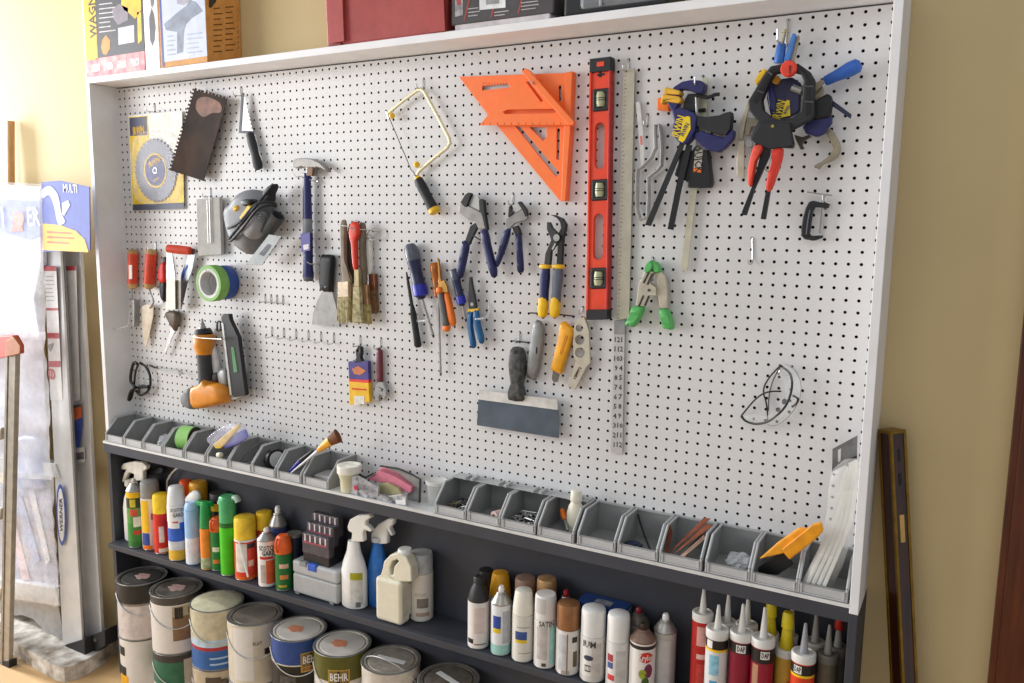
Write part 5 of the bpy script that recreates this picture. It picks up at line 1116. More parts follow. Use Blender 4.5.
# grey printed case
x0, x1 = face((451, 28), (553.5, 16), -4.35)
T = Thing('tool_case_box', 'dark grey printed carton with a white barcode label right of the red tote', 'box', ((x0 + x1) / 2, -2, SZ))
T.part('base', MB(mat('d9cfd0', .5)).box(x0 + .4, x1 - .4, -4.3, .4, SZ, SZ + .55), bev=.1, label='pale base')
T.part('carton', MB(mat('4f4a4c', .4, var=.08)).box(x0, x1, -4.35, .5, SZ + .5, SZ + 9), bev=.15)
yk = -4.37
P_(T, 'barcode_label', [(479, -30), (505, -33), (505.5, 7.5), (479.5, 10)], mat('ececec', .5), 'white barcode label', y=yk)
bc = MB(mat('9a9a9c', .5))
for i in range(14): bc.plate([(486 + i * .95, -22), (486.5 + i * .95, -22), (486.6 + i * .95, 4.8 - i * .1), (486 + i * .95, 4.9 - i * .1)], yk - .03, .01)
T.part('barcode', bc)
for i in range(3): P_(T, 'stripe', [(470 + i * 27, -8 - i * 3), (472 + i * 27, -8 - i * 3), (465 + i * 27, 21 - i * 3.5), (463.5 + i * 27, 21 - i * 3.5)], mat('a8473c', .5), 'red diagonal stripe', y=yk)
T.part('print_lines', lines((468, 8.5), 3, 3.6, 13, mat('b9b4b4', .5), y=yk, h=1), label='white small print').__setitem__('kind', 'stuff')
T.part('print_lines', lines((494, 12), 2, 3.2, 16, mat('b9b4b4', .5), y=yk, h=1), label='white small print').__setitem__('kind', 'stuff')
T.part('print_lines', lines((521, 2.5), 3, 3.4, 18, mat('b9b4b4', .5), y=yk, h=1), label='white small print').__setitem__('kind', 'stuff')
P_(T, 'picture', [(455, -10), (463, -11), (463, 15), (455, 17)], mat('a9a5a8', .5, var=.3, scale=10), 'grey tool picture', y=yk)
P_(T, 'picture', [(456, -2), (461, -3), (460.5, 5), (457, 5)], mat('b04a44', .5), 'red spot in the picture', y=yk - .02)
# black case with clear lid
x0, x1 = face((563, 14.6), (668, 3), -4.3)
T = Thing('power_tool_case', 'low black plastic case with a grey clear lid at the right of the top shelf', 'case', ((x0 + x1) / 2, -2, SZ))
T.part('body', MB(mat('1b1b1e', .45)).box(x0, x1, -4.3, .4, SZ, SZ + 2.2), bev=.3)
T.part('lid', MB(mat('7d7f83', .25, var=.1)).box(x0 + 1.6, x1 - .6, -4.55, .3, SZ + .35, SZ + 5.5), bev=.5, label='grey translucent lid')
T.part('ridge', MB(mat('a2a4a8', .3)).box(x0 + 3.6, x0 + 3.9, -4.66, -4.5, SZ + .5, SZ + 5), bev=.08)

# ------------------------------------------------------------------ wooden level leaning on the wall
p0 = V((103.5, -2.6, .02)); p1 = V((97.75, -.35, 48.6))
ax = (p1 - p0).normalized(); s0 = V((math.cos(.78), math.sin(.78), 0)); s0 = (s0 - ax * s0.dot(ax)).normalized(); s1 = ax.cross(s0)
T = Thing('wooden_level', 'old dark wood and brass spirit level leaning on the wall right of the unit', 'level', p0)
DW = mat('3c1a0c', .3, var=.3, scale=2, stretch=(6, 6, .4), coat=.3); BRA = mat('8a6a22', .35, .6, var=.15)
c = (p0 + p1) / 2; L2 = (p1 - p0).length / 2
T.part('body', MB(DW).obox(c, s0 * .68, s1 * .68, ax * L2), bev=.04)
for i, j in ((1, 1), (1, -1), (-1, 1), (-1, -1)):
    T.part('brass_edge', MB(BRA).obox(c + s0 * .64 * i + s1 * .64 * j, s0 * .12, s1 * .12, ax * (L2 - .05)), bev=.02, label='brass edge')
T.part('end_plate', MB(BRA).obox(p1 - ax * .1, s0 * .74, s1 * .74, ax * .15), bev=.04, label='brass end plate')
T.part('end_plate', MB(BRA).obox(p0 + ax * .2, s0 * .74, s1 * .74, ax * .15), bev=.04, label='lower brass end plate')
for n_, (u, v) in enumerate(((903.5, 529), (903, 457))):
    # window on the right-hand face
    t_ = (48.6 - pY(u, v, -1).z) / 48.6; q = p1 + (p0 - p1) * t_
    fn = -s1 if (-s1).dot(CAM - q) > 0 and (-s1).x > 0 else s0
    fn = max((s0, -s0, s1, -s1), key=lambda d: d.x - d.y * .6)
    sd = fn.cross(ax)
    wm = MB(mat('c9a45a', .3, var=.1) if n_ == 0 else BLACK)
    wm.obox(q + fn * .69, sd * (.22 if n_ == 0 else .1), fn * .02, ax * (1.15 if n_ == 0 else .5)); T.part('vial_window', wm, bev=.1, label='brass-rimmed vial window' if n_ == 0 else 'dark hole')
T.part('top_vial', MB(BLACK).obox(p1 - ax * 4 + max((s0, -s0, s1, -s1), key=lambda d: d.x - d.y * .6) * .7, ax.cross(max((s0, -s0, s1, -s1), key=lambda d: d.x - d.y * .6)) * .12, max((s0, -s0, s1, -s1), key=lambda d: d.x - d.y * .6) * .02, ax * .5), label='dark knot hole')

# ------------------------------------------------------------------ ladders at the left
AL = mat('d0d0d0', .4, .15, var=.05, scale=2); ALD = mat('9a999a', .45, .2, var=.08)
T = Thing('folding_ladder', 'folded aluminium ladder in torn plastic wrap leaning left of the unit', 'ladder', pZ(75, 655, KT))
def plank(T, nm, tl, tr, br, bl, y0, y1, th, m, label=None, bev=.06):
    """a rail seen between four pixels; the top is at depth y1, the foot at y0"""
    P = [pY(*tl, y1), pY(*tr, y1), pY(*br, y0), pY(*bl, y0)]
    return T.part(nm, MB(m).prism([P], (0, th, 0)), bev=bev, label=label)
plank(T, 'rail', (41.5, 200), (57.5, 200), (83, 655), (63.5, 660), -5.6, -4.2, .35, AL, 'front side rail')
plank(T, 'rail', (60.5, 200), (77, 200), (102, 640), (84, 648), -3.4, -2.2, .5, AL, 'rear side rail')
plank(T, 'rail_groove', (57.5, 200), (60.5, 200), (84.5, 648), (81.5, 655), -4.6, -3.4, .3, ALD, 'dark gap between the rails')
plank(T, 'foot', (65, 645), (84.5, 639), (85, 656), (66, 662), -5.9, -5.9, 2.2, BLK2, 'black rubber foot')
plank(T, 'foot', (85, 639), (104.5, 630), (105, 646), (85, 656), -4.6, -4.6, 2.4, BLK2, 'black rubber foot of the rear rail')
for u, v in ((71, 653), (95, 640)): T.part('rivet', MB(CHROME).disc(pY(u, v, -5.9 if u < 80 else -4.6), (0, -1, 0), .28, 12, .1))
for va, vb_, d in ((464, 478, 9), (588, 606, 13)):
    plank(T, 'rung', (-80, va - d - 8), (55, va), (60, vb_), (-80, vb_ - d - 8), -5.2, -5.2, 2.0, AL)
fl = [(-60, 570), (58, 603), (66, 650), (50, 648), (47, 638), (42, 628), (33, 619), (22, 615), (10, 616), (2, 622), (-4, 634), (-60, 620)]
T.part('flare_panel', MB(mat('aaa9a8', .45, .35, var=.08)).plate(fl, -4.9, .15), label='flared sheet with an arched cut-out')
plank(T, 'inner_rail', (-80, 220), (-60, 220), (-30, 640), (-55, 640), -4.9, -4.0, 1.5, AL, 'left side rail')
# safety stickers
def sticker(px, m, y, label, nm='sticker'): return T.part(nm, MB(m).plate(px, y - .02, .02), label=label)
ys = -5.2
WS = mat('dcdad8', .5, var=.04); RS = mat('b5474c', .5)
def rail_y(v): return -4.2 + (v - 200) / 455 * -1.4
for v0, v1, m, lab in ((266, 400, WS, 'long pale instruction sticker'),):
    sticker([(44 + (v0 - 266) * .045, v0), (56 + (v0 - 266) * .045, v0), (56.5 + (v1 - 266) * .045, v1), (44.5 + (v1 - 266) * .045, v1)], m, rail_y(v1), lab)
for v, h in ((266, 5), (308, 2.5), (333, 5.5), (361, 6)):
    sticker([(44 + (v - 266) * .045, v), (56 + (v - 266) * .045, v), (56 + (v - 266) * .045, v + h), (44 + (v - 266) * .045, v + h)], RS, rail_y(400) - .03, 'red warning strip')
T.part('symbol', MB(mat('c85a60', .5)).lathe(pY(51.5, 374, rail_y(400) - .03), (0, -1, 0), [(0, .55), (.03, .55), (.03, .8), (0, .8)], 20, cap=False).plate([(50.8, 370), (52.2, 370), (52.2, 378), (50.8, 378)], rail_y(400) - .05, .02), label='red round warning symbol')
T.part('print_lines', lines((45.5, 276), 7, 4, 9, mat('a9a7a6', .5), slope=0, y=rail_y(400) - .01, h=1), label='grey print').__setitem__('kind', 'stuff')
T.part('symbol', MB(mat('8a8886', .5)).plate([(47, 345), (54, 343), (52, 349), (50, 352)], rail_y(400) - .04, .02), label='grey pictogram')
yr = -3.2
sticker([(62.5, 266), (76, 266), (80, 400), (68.5, 402)], WS, yr + .2, 'long pale sticker on the rear rail')
sticker([(65, 266), (75.5, 266), (75.5, 270.5), (65, 270.5)], RS, yr + .15, 'red strip on the rear rail')
sticker([(67, 407), (81, 405), (81.5, 417), (68.5, 424)], mat('dd6a36', .5), yr, 'orange half of a sticker')
sticker([(68.5, 424), (81.5, 417), (82, 422), (79.5, 447), (71.5, 448)], mat('3f57b0', .5), yr, 'blue half of a sticker')
sticker([(67, 405.5), (81, 404), (81, 407), (67, 408.5)], mat('56545a', .5), yr - .02, 'dark sticker header')
sticker([(72, 449), (84, 447), (85, 462), (73.5, 464)], WS, yr - .02, 'white barcode sticker')
sticker([(76, 453), (83.5, 452), (84, 459), (76.5, 460)], mat('77757a', .5, var=.3, scale=14), yr - .04, 'small barcode', 'barcode')
ow = [(58 + 4.6 * math.cos(a * PI / 10) + 3.2 * math.sin(a * PI / 10) * .35, 515 + 31 * math.sin(a * PI / 10)) for a in range(20)]
ow = [(u + 3, v) for u, v in ow]
T.part('badge', MB(mat('3a57a8', .4)).plate(ow, -5.56, .05), label='blue oval badge')
T.part('badge_inner', MB(mat('dfe1e6', .4)).plate([(61 + (u - 61) * .72, 515 + (v - 515) * .86) for u, v in ow], -5.6, .05), label='white centre of the badge')
tx = MB(mat('2a2c3a', .5)); tx.text('WERNER', pY(61.2, 515, -5.63), (.06, 0, 1), (-1, 0, .06), .75, 5.2); T.part('lettering', tx, label='dark brand lettering')
# header card
yc = -5.9
T.part('card', MB(mat('3b4fae', .35, var=.08)).plate([(41, 182), (60, 180.5), (89.5, 187), (90, 250), (42, 252)], yc, .12), bev=.02, label='blue printed card')
T.part('card_panel', MB(mat('f0b82a', .35)).plate([(42.5, 223.5), (60, 225), (76, 231), (85, 240), (88.5, 252.3), (42.5, 250)], yc - .03, .03), label='yellow corner of the card')
T.part('card_picture', MB(mat('c9ccd8', .4)).plate([(p.x, p.y) for p in cr([(42, 190, 0), (50, 186, 0), (58, 195, 0), (61, 212, 0), (65, 222, 0), (58, 224, 0), (54, 206, 0), (49, 195, 0), (43, 198, 0)], 3)], yc - .03, .03).plate([(62, 203), (68, 200), (70, 205), (64, 216), (62, 214)], yc - .03, .03), label='ladder picture on the card')
tx = MB(mat('e9ecf4', .5)); tx.text('MULTI', pY(70, 189, yc - .04), (1, 0, -.05), (0, 0, 1), 1.1, 3.0); T.part('lettering', tx, label='white lettering')
tx = MB(mat('c0602a', .5))
for i, (u, v, w_) in enumerate(((60, 233, 4.8), (63, 238, 5.4), (60, 243, 4.4))): tx.plate([(47, v - 2), (47 + w_ * 5, v - .5), (47 + w_ * 5, v + 1), (47, v)], yc - .045, .01)
T.part('print_lines', tx, label='orange print').__setitem__('kind', 'stuff')
# plastic wrap and the printed packaging inside it
def ripple(px, y, amp, m, name, label, th=.06, nx=14, ny=26, seed=1):
    """a rippled sheet spanning a four-cornered pixel patch (tl, tr, br, bl)"""
    rnd = random.Random(seed); ph = [rnd.uniform(0, 6) for _ in range(8)]; vs = []; fs = []
    for j in range(ny + 1):
        for i in range(nx + 1):
            a = V(px[0]).lerp(V(px[1]), i / nx); b = V(px[3]).lerp(V(px[2]), i / nx); c = a.lerp(b, j / ny)
            q = pY(c[0], c[1], y)
            d = amp * (math.sin(i * .9 + ph[0] + j * .35) + .6 * math.sin(j * 1.3 + ph[1] - i * .7) + .5 * math.sin(i * 2.1 + ph[2]) + .4 * rnd.uniform(-1, 1))
            vs.append((q.x, q.y + d, q.z))
    for j in range(ny):
        for i in range(nx): o = j * (nx + 1) + i; fs.append((o, o + 1, o + nx + 2, o + nx + 1))
    return T.part(name, MB(m).add(vs, fs, True), label=label)
PW = mat('eef0f4', .18, alpha=.5, var=.06); PW2 = mat('e6e7ec', .15, alpha=.36, var=.1)
T.part('package', MB(mat('e4e4ec', .4, var=.04)).plate([(-70, 180), (40, 187), (41, 262), (34, 300), (40, 338), (-70, 345)], -5.4, 1.0), bev=.2, label='white printed package inside the wrap')
T.part('package_band', MB(mat('7186d6', .4, var=.08)).plate([(-70, 196), (40, 201), (40, 236), (30, 240), (0, 232), (-70, 226)], -5.5, .08), label='blue printed band')
tx = MB(mat('f2f3f8', .5)); tx.text('MULTI', pY(-14, 219, -5.6), (1, 0, .03), (0, 0, 1), 2.9, 9.0).text('ER', pY(33, 217.5, -5.6), (1, 0, .03), (0, 0, 1), 2.6, 3.0); T.part('lettering', tx, label='white lettering on the blue band')
T.part('package_mark', MB(mat('e2714a', .5)).plate([(12, 213), (23, 212), (24, 220), (22, 226), (23, 231), (11, 232), (13, 222)], -5.62, .05), label='orange mark on the band')
T.part('inner_wrap', MB(mat('b9b7c9', .35, var=.18, scale=1.5)).plate([(-70, 338), (42, 336), (48, 470), (-70, 455)], -4.6, .1), label='cloudy inner wrap')
T.part('parts_bag', MB(mat('4a6ab8', .4, var=.25, scale=2, c2='d8dae4')).dome([(12, 446), (22, 436), (38, 438), (46, 452), (46, 488), (14, 484)], -4.4, -5.3, 3, 3, .8), label='blue and white bag behind the wrap')
ripple([(-70, 178), (41, 184), (46, 340), (-70, 345)], -6.1, .1, PW2, 'wrap', 'clear plastic wrap over the package', seed=3)
ripple([(-70, 330), (45, 332), (52, 480), (-70, 470)], -5.9, .16, PW, 'wrap', 'wrinkled cloudy plastic wrap', seed=5)
ripple([(-70, 466), (53, 474), (60, 606), (-70, 592)], -5.9, .2, PW2, 'wrap', 'loose streaky plastic wrap near the foot', seed=8)

T.part('inner_wrap', MB(mat('c9c8d2', .35, scale=2.2, stretch=(3, 3, .5), c2='9fa0b4')).plate([(-70, 478), (50, 486), (60, 603), (-70, 575)], -4.3, .08), label='streaky wrap between the rungs')
for q, c in (([(15, 500), (22, 496), (40, 560), (34, 566)], 'b9c4e6'), ([(8, 520), (14, 516), (30, 580), (22, 580)], 'e6c9cc'), ([(28, 490), (34, 490), (50, 560), (46, 566)], 'eeeef2')):
    T.part('wrap_streak', MB(mat(c, .3)).plate(q, -4.4, .06), label='pale streak in the wrap')
# red-topped stepladder at the left edge
f0 = pZ(5, 668, .05); yS = f0.y
T = Thing('step_ladder', 'stepladder with a red top cap, cut by the left edge of the view', 'ladder', (f0.x, f0.y, 0))
T.part('top_cap', MB(mat('c8452e', .45, var=.1)).plate([(-60, 338), (12, 335.5), (18, 346), (18, 354), (-60, 372)], yS + .2, .9), bev=.15, label='red top cap')
T.part('cap_end', MB(mat('b06a3a', .5, var=.1)).plate([(6, 341), (13, 336.5), (20, 346), (19.5, 353.5), (5, 357)], yS - .1, .3), bev=.05, label='tan end of the cap')
T.part('rail', MB(mat('a9a296', .45, .35, var=.08)).plate([(5.5, 356), (15.5, 353), (8.5, 666), (0, 668)], yS + .4, .7), bev=.1, label='right front rail')
T.part('rail_lip', MB(mat('8d867a', .45, .35)).plate([(5.5, 356), (7.5, 356), (2, 668), (0, 668)], yS + .25, .4), bev=.03)
T.part('foot', MB(BLK2).plate([(-4, 662), (9, 661), (9, 670), (-4, 671)], yS + .3, 1.2), bev=.1)
T.part('rail', MB(mat('a9a296', .45, .35, var=.08)).plate([(-75, 372), (-62, 370), (-85, 690), (-100, 692)], yS + .4, 2.2), bev=.1, label='left front rail')
for v in (430, 510, 590): T.part('step', MB(mat('a9a296', .45, .35)).plate([(-85, v + 6), (1, v - 2), (0, v + 10), (-88, v + 18)], yS + .6, 1), bev=.08)
# broom handle on the wall
A_ = pY(11.3, 121, .3); B_ = V((A_.x - 6, -1.6, KT))
s_ = MB(mat('c89a66', .55, var=.12, scale=3, stretch=(5, 5, .5))).tube([A_ + V((0, -.1, 0)), B_], .55, 12)
solo('wooden_pole', 'thin wooden pole leaning on the bright wall above the wrapped ladder', 'pole', s_)
# ------------------------------------------------------------------ bottles and cans on the middle shelf
def stand(u, vt, w, vb=None, y=None):
    if y is None:
        p = pZ(u, vb, zm(pZ(u, vb, ZT - 61.6).x)); d = V((CAM.x - p.x, CAM.y - p.y, 0)).normalized()
        r = w * depth(p) / FPX / 2; c = p - d * r * .95
        cy = min(max(c.y, -DEP + r + .05), -r - .3)
        c = V((pY(u, (vb * 2 + vt) / 3, cy).x, cy, 0))
    else:
        p = pY(u, vt, y); r = w * depth(p) / FPX / 2; c = V((p.x, min(y, -r - .25), 0))
    z0 = zm(c.x) + .04; top = pY(u, vt, c.y)
    return c.x, c.y, z0, max(top.z - z0, 3.), r
def phi(cx, cy): return math.atan2(CAM.y - cy, CAM.x - cx)
DOME = mat('a9a6a0', .3, .6, var=.06)
def spray(label, u, vt, w, body, cap, vb=None, y=None, bands=(), patches=(), texts=(), name='spray_can', cat='spray can', group='spray cans and bottles on the middle shelf', capf=.25):
    """body: material; cap: (style, material[, nozzle material]); bands: (from, to, material) up the body; patches: (angle, half width, from, to, material)"""
    cx, cy, z0, h, r = stand(u, vt, w, vb, y); f0 = phi(cx, cy)
    T = Thing(name, label, cat, (cx, cy, z0), group)
    st = cap[0]; hb = h * (1 - capf)
    b = MB(body); ed = sorted({0.03, 1.0} | {x for a in bands for x in a[:2]})
    prof = [(0, r * .93, DOME if name == 'spray_can' else body), (.08, r * .99, DOME if name == 'spray_can' else body), (.14, r * .97)]
    for a, c in zip(ed[:-1], ed[1:]):
        m = next((q[2] for q in bands if q[0] <= (a + c) / 2 <= q[1]), body)
        prof += [(max(a * hb, .14), r, m), (c * hb, r, m)]
    if st in ('full', 'taper', 'trigger', 'facet'): prof += [(hb + .02, r * .9), (hb + .06, r * .9)]
    b.lathe((cx, cy, z0), (0, 0, 1), prof, 32); T.part('body', b)
    for q in patches:
        T.part('label_panel', getattr(MB(q[4]), 'oval' if len(q) > 5 else 'patch')(cx, cy, r, f0 + q[0], q[1], z0 + q[2] * hb, z0 + q[3] * hb))
    if texts:
        ms = {}
        for s_, a, f, hh, fit, m, up in texts:
            ms.setdefault(m.name, MB(m)).use(m).ctext(s_, cx, cy, r + .02, f0 + a, z0 + f * hb, hh, fit, up)
        for m_ in ms.values(): T.part('lettering', m_)
    zc = z0 + hb; hc = h - hb; cm = cap[1]
    if st == 'full':
        T.part('cap', MB(cm).lathe((cx, cy, zc + .05), (0, 0, 1), [(0, r * .98), (hc * .82, r * .97), (hc * .95, r * .9), (hc - .05, r * .78), (hc - .08, 0)], 30))
    elif st == 'taper':
        T.part('cap', MB(cm).lathe((cx, cy, zc + .05), (0, 0, 1), [(0, r * .97), (hc * .25, r * .95), (hc * .85, r * .78), (hc * .95, r * .7), (hc - .05, r * .5), (hc - .06, 0)], 28))
    elif st == 'facet':
        c_ = MB(cm).lathe((cx, cy, zc + .05), (0, 0, 1), [(0, r * .98), (hc * .55, r * .97), (hc * .9, r * .93), (hc - .05, r * .85), (hc - .06, 0)], 30)
        T.part('cap', c_)
        T.part('cap_facet', MB(cap[2]).patch(cx, cy, r * .97, f0 - .5, .5, zc + hc * .3, zc + hc * .92, 6), label='scooped side of the cap')
    elif st == 'neck':
        T.part('cap', MB(cm).lathe((cx, cy, zc), (0, 0, 1), [(0, r * .98), (hc * .1, r * .97), (hc * .45, r * .75), (hc * .72, r * .45), (hc * .74, r * .5), (hc * .95, r * .48), (hc, r * .4)], 28))
    elif st == 'nozzle':
        n = MB(DOME if len(cap) < 4 else cap[3]).lathe((cx, cy, zc), (0, 0, 1), [(0, r * 1.0), (hc * .08, r * 1.03), (hc * .14, r * .95), (hc * .42, r * .66), (hc * .55, r * .48), (hc * .6, r * .5), (hc * .66, r * .42)], 28)
        T.part('dome', n)
        T.part('nozzle', MB(cm).lathe((cx, cy, zc + hc * .62), (0, 0, 1), [(0, r * .3), (hc * .26, r * .3), (hc * .3, r * .24), (hc * .38, r * .22)], 16))
    elif st == 'trigger':
        T.part('cap', MB(cm).lathe((cx, cy, zc + .03), (0, 0, 1), [(0, r * 1.02), (hc * .5, r * 1.0), (hc * .85, r * .8), (hc - .05, r * .6), (hc - .06, 0)], 28))
        d = V((math.cos(f0 - .7), math.sin(f0 - .7), 0)); q = V((cx, cy, zc)) + d * r * .95
        T.part('trigger', MB(cm).tube([q + V((0, 0, hc * .9)), q + d * .28 + V((0, 0, hc * .8)), q + d * .32 + V((0, 0, hc * .3)), q + V((0, 0, hc * .15))], .16, 8, sm=3))
    return T
def W(s='eceae6'): return mat(s, .38, var=.02)
FW, TEALM = W(), mat('9fd0c8', .4)
SC = 'spray cans and bottles on the middle shelf'
def trigger_head(T, px, y, m, th=.7):
    T.part('spray_head', MB(m).plate(px, y - th / 2, th), bev=.26, bseg=3)
def bottle_body(T, cx, cy, z0, prof, m, sq=.7, nm='body', seg=32):
    return T.part(nm, MB(m).lathe((cx, cy, z0), (0, 0, 1), prof, seg, sq))
# --- far left, back row
k = Q(100, 450, 7.314); yb = -2.3
p = pY(130, 500, yb); cx = max(p.x, 1.65); z0 = zm(cx) + .04; hN = pY(132, 486, yb).z - z0
T = Thing('spray_bottle', 'white trigger spray bottle at the left end of the middle shelf', 'spray bottle', (cx, yb, z0), SC)
bottle_body(T, cx, yb, z0, [(0, 1.2), (.15, 1.32), (hN * .6, 1.32), (hN * .78, 1.1), (hN * .9, .7), (hN, .62)], W(), .75)
T.part('collar', MB(mat('dcd8ce', .4)).lathe((cx, yb, z0 + hN), (0, 0, 1), [(0, .62), (.1, .78), (.8, .74), (.9, .6)], 20))
trigger_head(T, [(u + 5, v) for u, v in k((115, 118), (130, 100), (205, 84), (270, 92), (305, 122), (300, 140), (275, 160), (278, 225), (208, 225), (208, 178), (172, 165), (150, 200), (132, 240), (120, 232), (140, 165), (150, 145), (118, 145))], yb, mat('e3dfd4', .4))
T = spray('black jug with a ridged black cap behind the grey-capped can', 153.5, 480, 12.5, BLACK, ('full', BLK2), y=-1.1, capf=.15, name='bottle', cat='bottle')
T.part('handle', MB(BLK2).plate(k((312, 158), (440, 130), (458, 140), (452, 170), (330, 195), (314, 190)), -1.3, .6), bev=.1)
solo('sprayer_hose', 'thin white sprayer hose bent above the cans at the left', 'hose', MB(mat('d9d3c4', .4)).tube([V((pY(167, 485, -.9).x, -.9, zm(14) + .03)), pY(167, 488, -.9), pY(169, 478, -.9), pY(174, 471, -.8), pY(181, 466.5, -.7), pY(190, 466.5, -.6)], .13, 8, sm=4))
spray('can with an orange cap behind the blue and white aerosol', 185.5, 480, 13, mat('c9c5be', .4), ('full', mat('ec5a24', .4)), y=-1.2)
spray('can with a big amber-yellow cap in the back row', 198.5, 481.5, 18.5, mat('d9a02c', .4), ('full', mat('e2a42a', .35)), y=-1.4, capf=.35)
spray('black-capped can with a yellow band in the back row', 219, 492.5, 18.5, mat('232426', .4), ('full', mat('2e2c2c', .5)), y=-1.4, capf=.1, bands=((.85, .97, YEL), (.68, .72, mat('d0d0c0', .5))))
spray('yellow-capped red can in the back row behind the oven cleaner', 264, 511, 16.5, mat('b8352c', .4), ('full', mat('eec52a', .4)), y=-1.5, capf=.28)
spray('blue can with a silver dome and white nozzle in the back row', 277.5, 506, 18, mat('3a4a7c', .4), ('nozzle', W()), y=-1.5, capf=.27)
spray('dark navy can with a flat silver rim beside the grey case', 294, 533, 17, mat('20263e', .4), ('full', mat('8a8780', .35, .4)), y=-1.6, capf=.06)
# --- front row, left
GRN = mat('3f8a3c', .4, var=.06)
spray('green insect spray with a silver top and yellow collar', 136, 479, 15.5, GRN, ('nozzle', mat('c9c6c0', .35, .3)), vb=547.5, capf=.18, bands=((.9, 1, YEL), (.72, .9, mat('2b3a22', .4)), (.45, .72, mat('5d9a4c', .4, var=.15)), (0, .12, mat('3a7a3a', .4))), patches=((.2, .5, .38, .56, mat('eee9d8', .5)), (-.2, .5, .58, .7, mat('d4573a', .4)), (0.15, .45, .24, .32, mat('c9452c', .4)), (-.3, .35, .74, .88, mat('d9c43a', .4))))
spray('grey-capped can with a yellow and white label', 151.5, 481, 18, W('e4e0d6'), ('full', mat('8e8d8b', .4)), vb=550, capf=.24, patches=((-.75, .5, .35, .97, YEL), (-.75, .5, .1, .34, mat('2a4a9a', .4)), (-.6, .6, 0.02, .1, ORG), (.3, .3, .6, .72, mat('77706a', .5))))
spray('red can with a bright yellow cap', 162.3, 494, 15.8, mat('d42c24', .35), ('full', mat('f4ce2a', .4)), vb=554, capf=.32, patches=((-.1, .3, .3, .7, mat('e8d8cc', .5)), (.1, .6, .05, .15, mat('f0e0d0', .5))))
spray('white aerosol with a blue diagonal label', 178, 486, 18.5, W(), ('taper', W('dfe0e2')), vb=561, capf=.25, bands=((0, .2, mat('e0b43a', .4)), (.2, .36, mat('cfd2d6', .4)), (.36, .7, mat('2f62c4', .4))), patches=((-.5, .7, .6, .74, W()), (-.2, .3, .7, .73, mat('c8322c', .4))), texts=(('SCOTCH', .0, .93, .5, 1.7, mat('2c3a55', .5), False), ('GARD', .1, .84, .55, 1.4, mat('2c3a55', .5), False)))
T = spray('pale blue bottle with a tilted white oval spray top', 193.5, 502, 15.5, mat('9cc3ea', .3, var=.05), ('taper', mat('a9cdf0', .3)), vb=565, capf=.12, bands=((0, .5, mat('dfe4ee', .35)),), name='spray_bottle', cat='spray bottle')
T.part('spray_top', MB(W()).rod(pY(187, 503, -3.4), pY(199.5, 493, -3.1), [(0, .25), (.12, .7), (.5, .85), (.88, .7), (1, .25)], 18, .7), label='white oval top')
T = spray('green and orange plant spray bottle', 207, 503, 12.5, mat('ef8a2c', .4, var=.08), ('taper', mat('22924a', .4)), vb=570.5, capf=.38, bands=((.0, .3, mat('7a9a5a', .5, var=.4, scale=10, c2='c9bfae')),), name='spray_bottle', cat='spray bottle')
T.part('spray_arm', MB(mat('22a04e', .4)).plate(k((690, 385), (705, 375), (800, 385), (806, 420), (740, 415), (700, 402)), -3.9, .7), bev=.15)
spray('green can with an orange trigger cap, half hidden behind the bright green can', 218, 517, 14, mat('1e7a3a', .4), ('trigger', mat('f0642a', .4)), vb=571, capf=.26, patches=((-.3, .5, .5, .62, mat('e8d9c8', .5)), (-.3, .5, .2, .3, mat('e07a3a', .5))))
T = spray('bright green air freshener with a translucent green spray cap', 229, 496, 17, mat('46c81e', .35, var=.06), ('full', mat('4fb070', .3, var=.12)), vb=576.5, capf=.33, bands=((.92, 1, mat('1e6a2c', .4)),))
T.part('cap_crest', MB(mat('c9e2d0', .3)).tube([pY(u, v, -3.6) for u, v in ((220.5, 503), (222.5, 498), (226, 500.5), (229, 503), (232, 499.5), (236, 497), (238.5, 502))], .3, 10, sm=3, flat=1.6), label='pale wavy crest of the cap')
spray('red and white oven cleaner can with a yellow cap and a white straw', 246, 516, 22, mat('d8402a', .35, var=.06), ('full', mat('f0c834', .45, var=.1)), vb=582, capf=.35, bands=((0, .1, mat('e0641e', .4)), (.96, 1, W())), patches=((-.45, .55, .22, .93, mat('e4dcd4', .4)), (.55, .4, .8, .92, mat('3a3236', .4)), (.45, .25, .35, .5, mat('e8c4b4', .5))), texts=()).part('straw', MB(FW).tube([pY(239, 541, -5.0), pY(248, 577, -5.0)], .11, 6))
spray('white fabric protector can with a silver dome and red print', 267.5, 528, 18.5, W('e2dfdb'), ('nozzle', W()), vb=588, capf=.2, patches=((.45, .6, .08, .6, mat('dd5a34', .4)), (-.1, .75, .62, .68, mat('c8322c', .4)), (-.5, .3, .1, .5, mat('b9aca4', .5))), texts=(('SCOTCH', .0, .86, .62, 2.0, mat('22201f', .5), False), ('GARD', .15, .75, .62, 1.6, mat('22201f', .5), False)))
spray('dark green insect repellent can with an orange trigger cap', 284, 535, 17, mat('1d7036', .4), ('trigger', mat('f0682a', .4)), vb=591, capf=.32, patches=((0, .55, .62, .74, mat('e0b49a', .5)), (0, .5, .32, .44, mat('e2894a', .5)), (-.2, .5, .1, .16, mat('c8a43a', .5))))
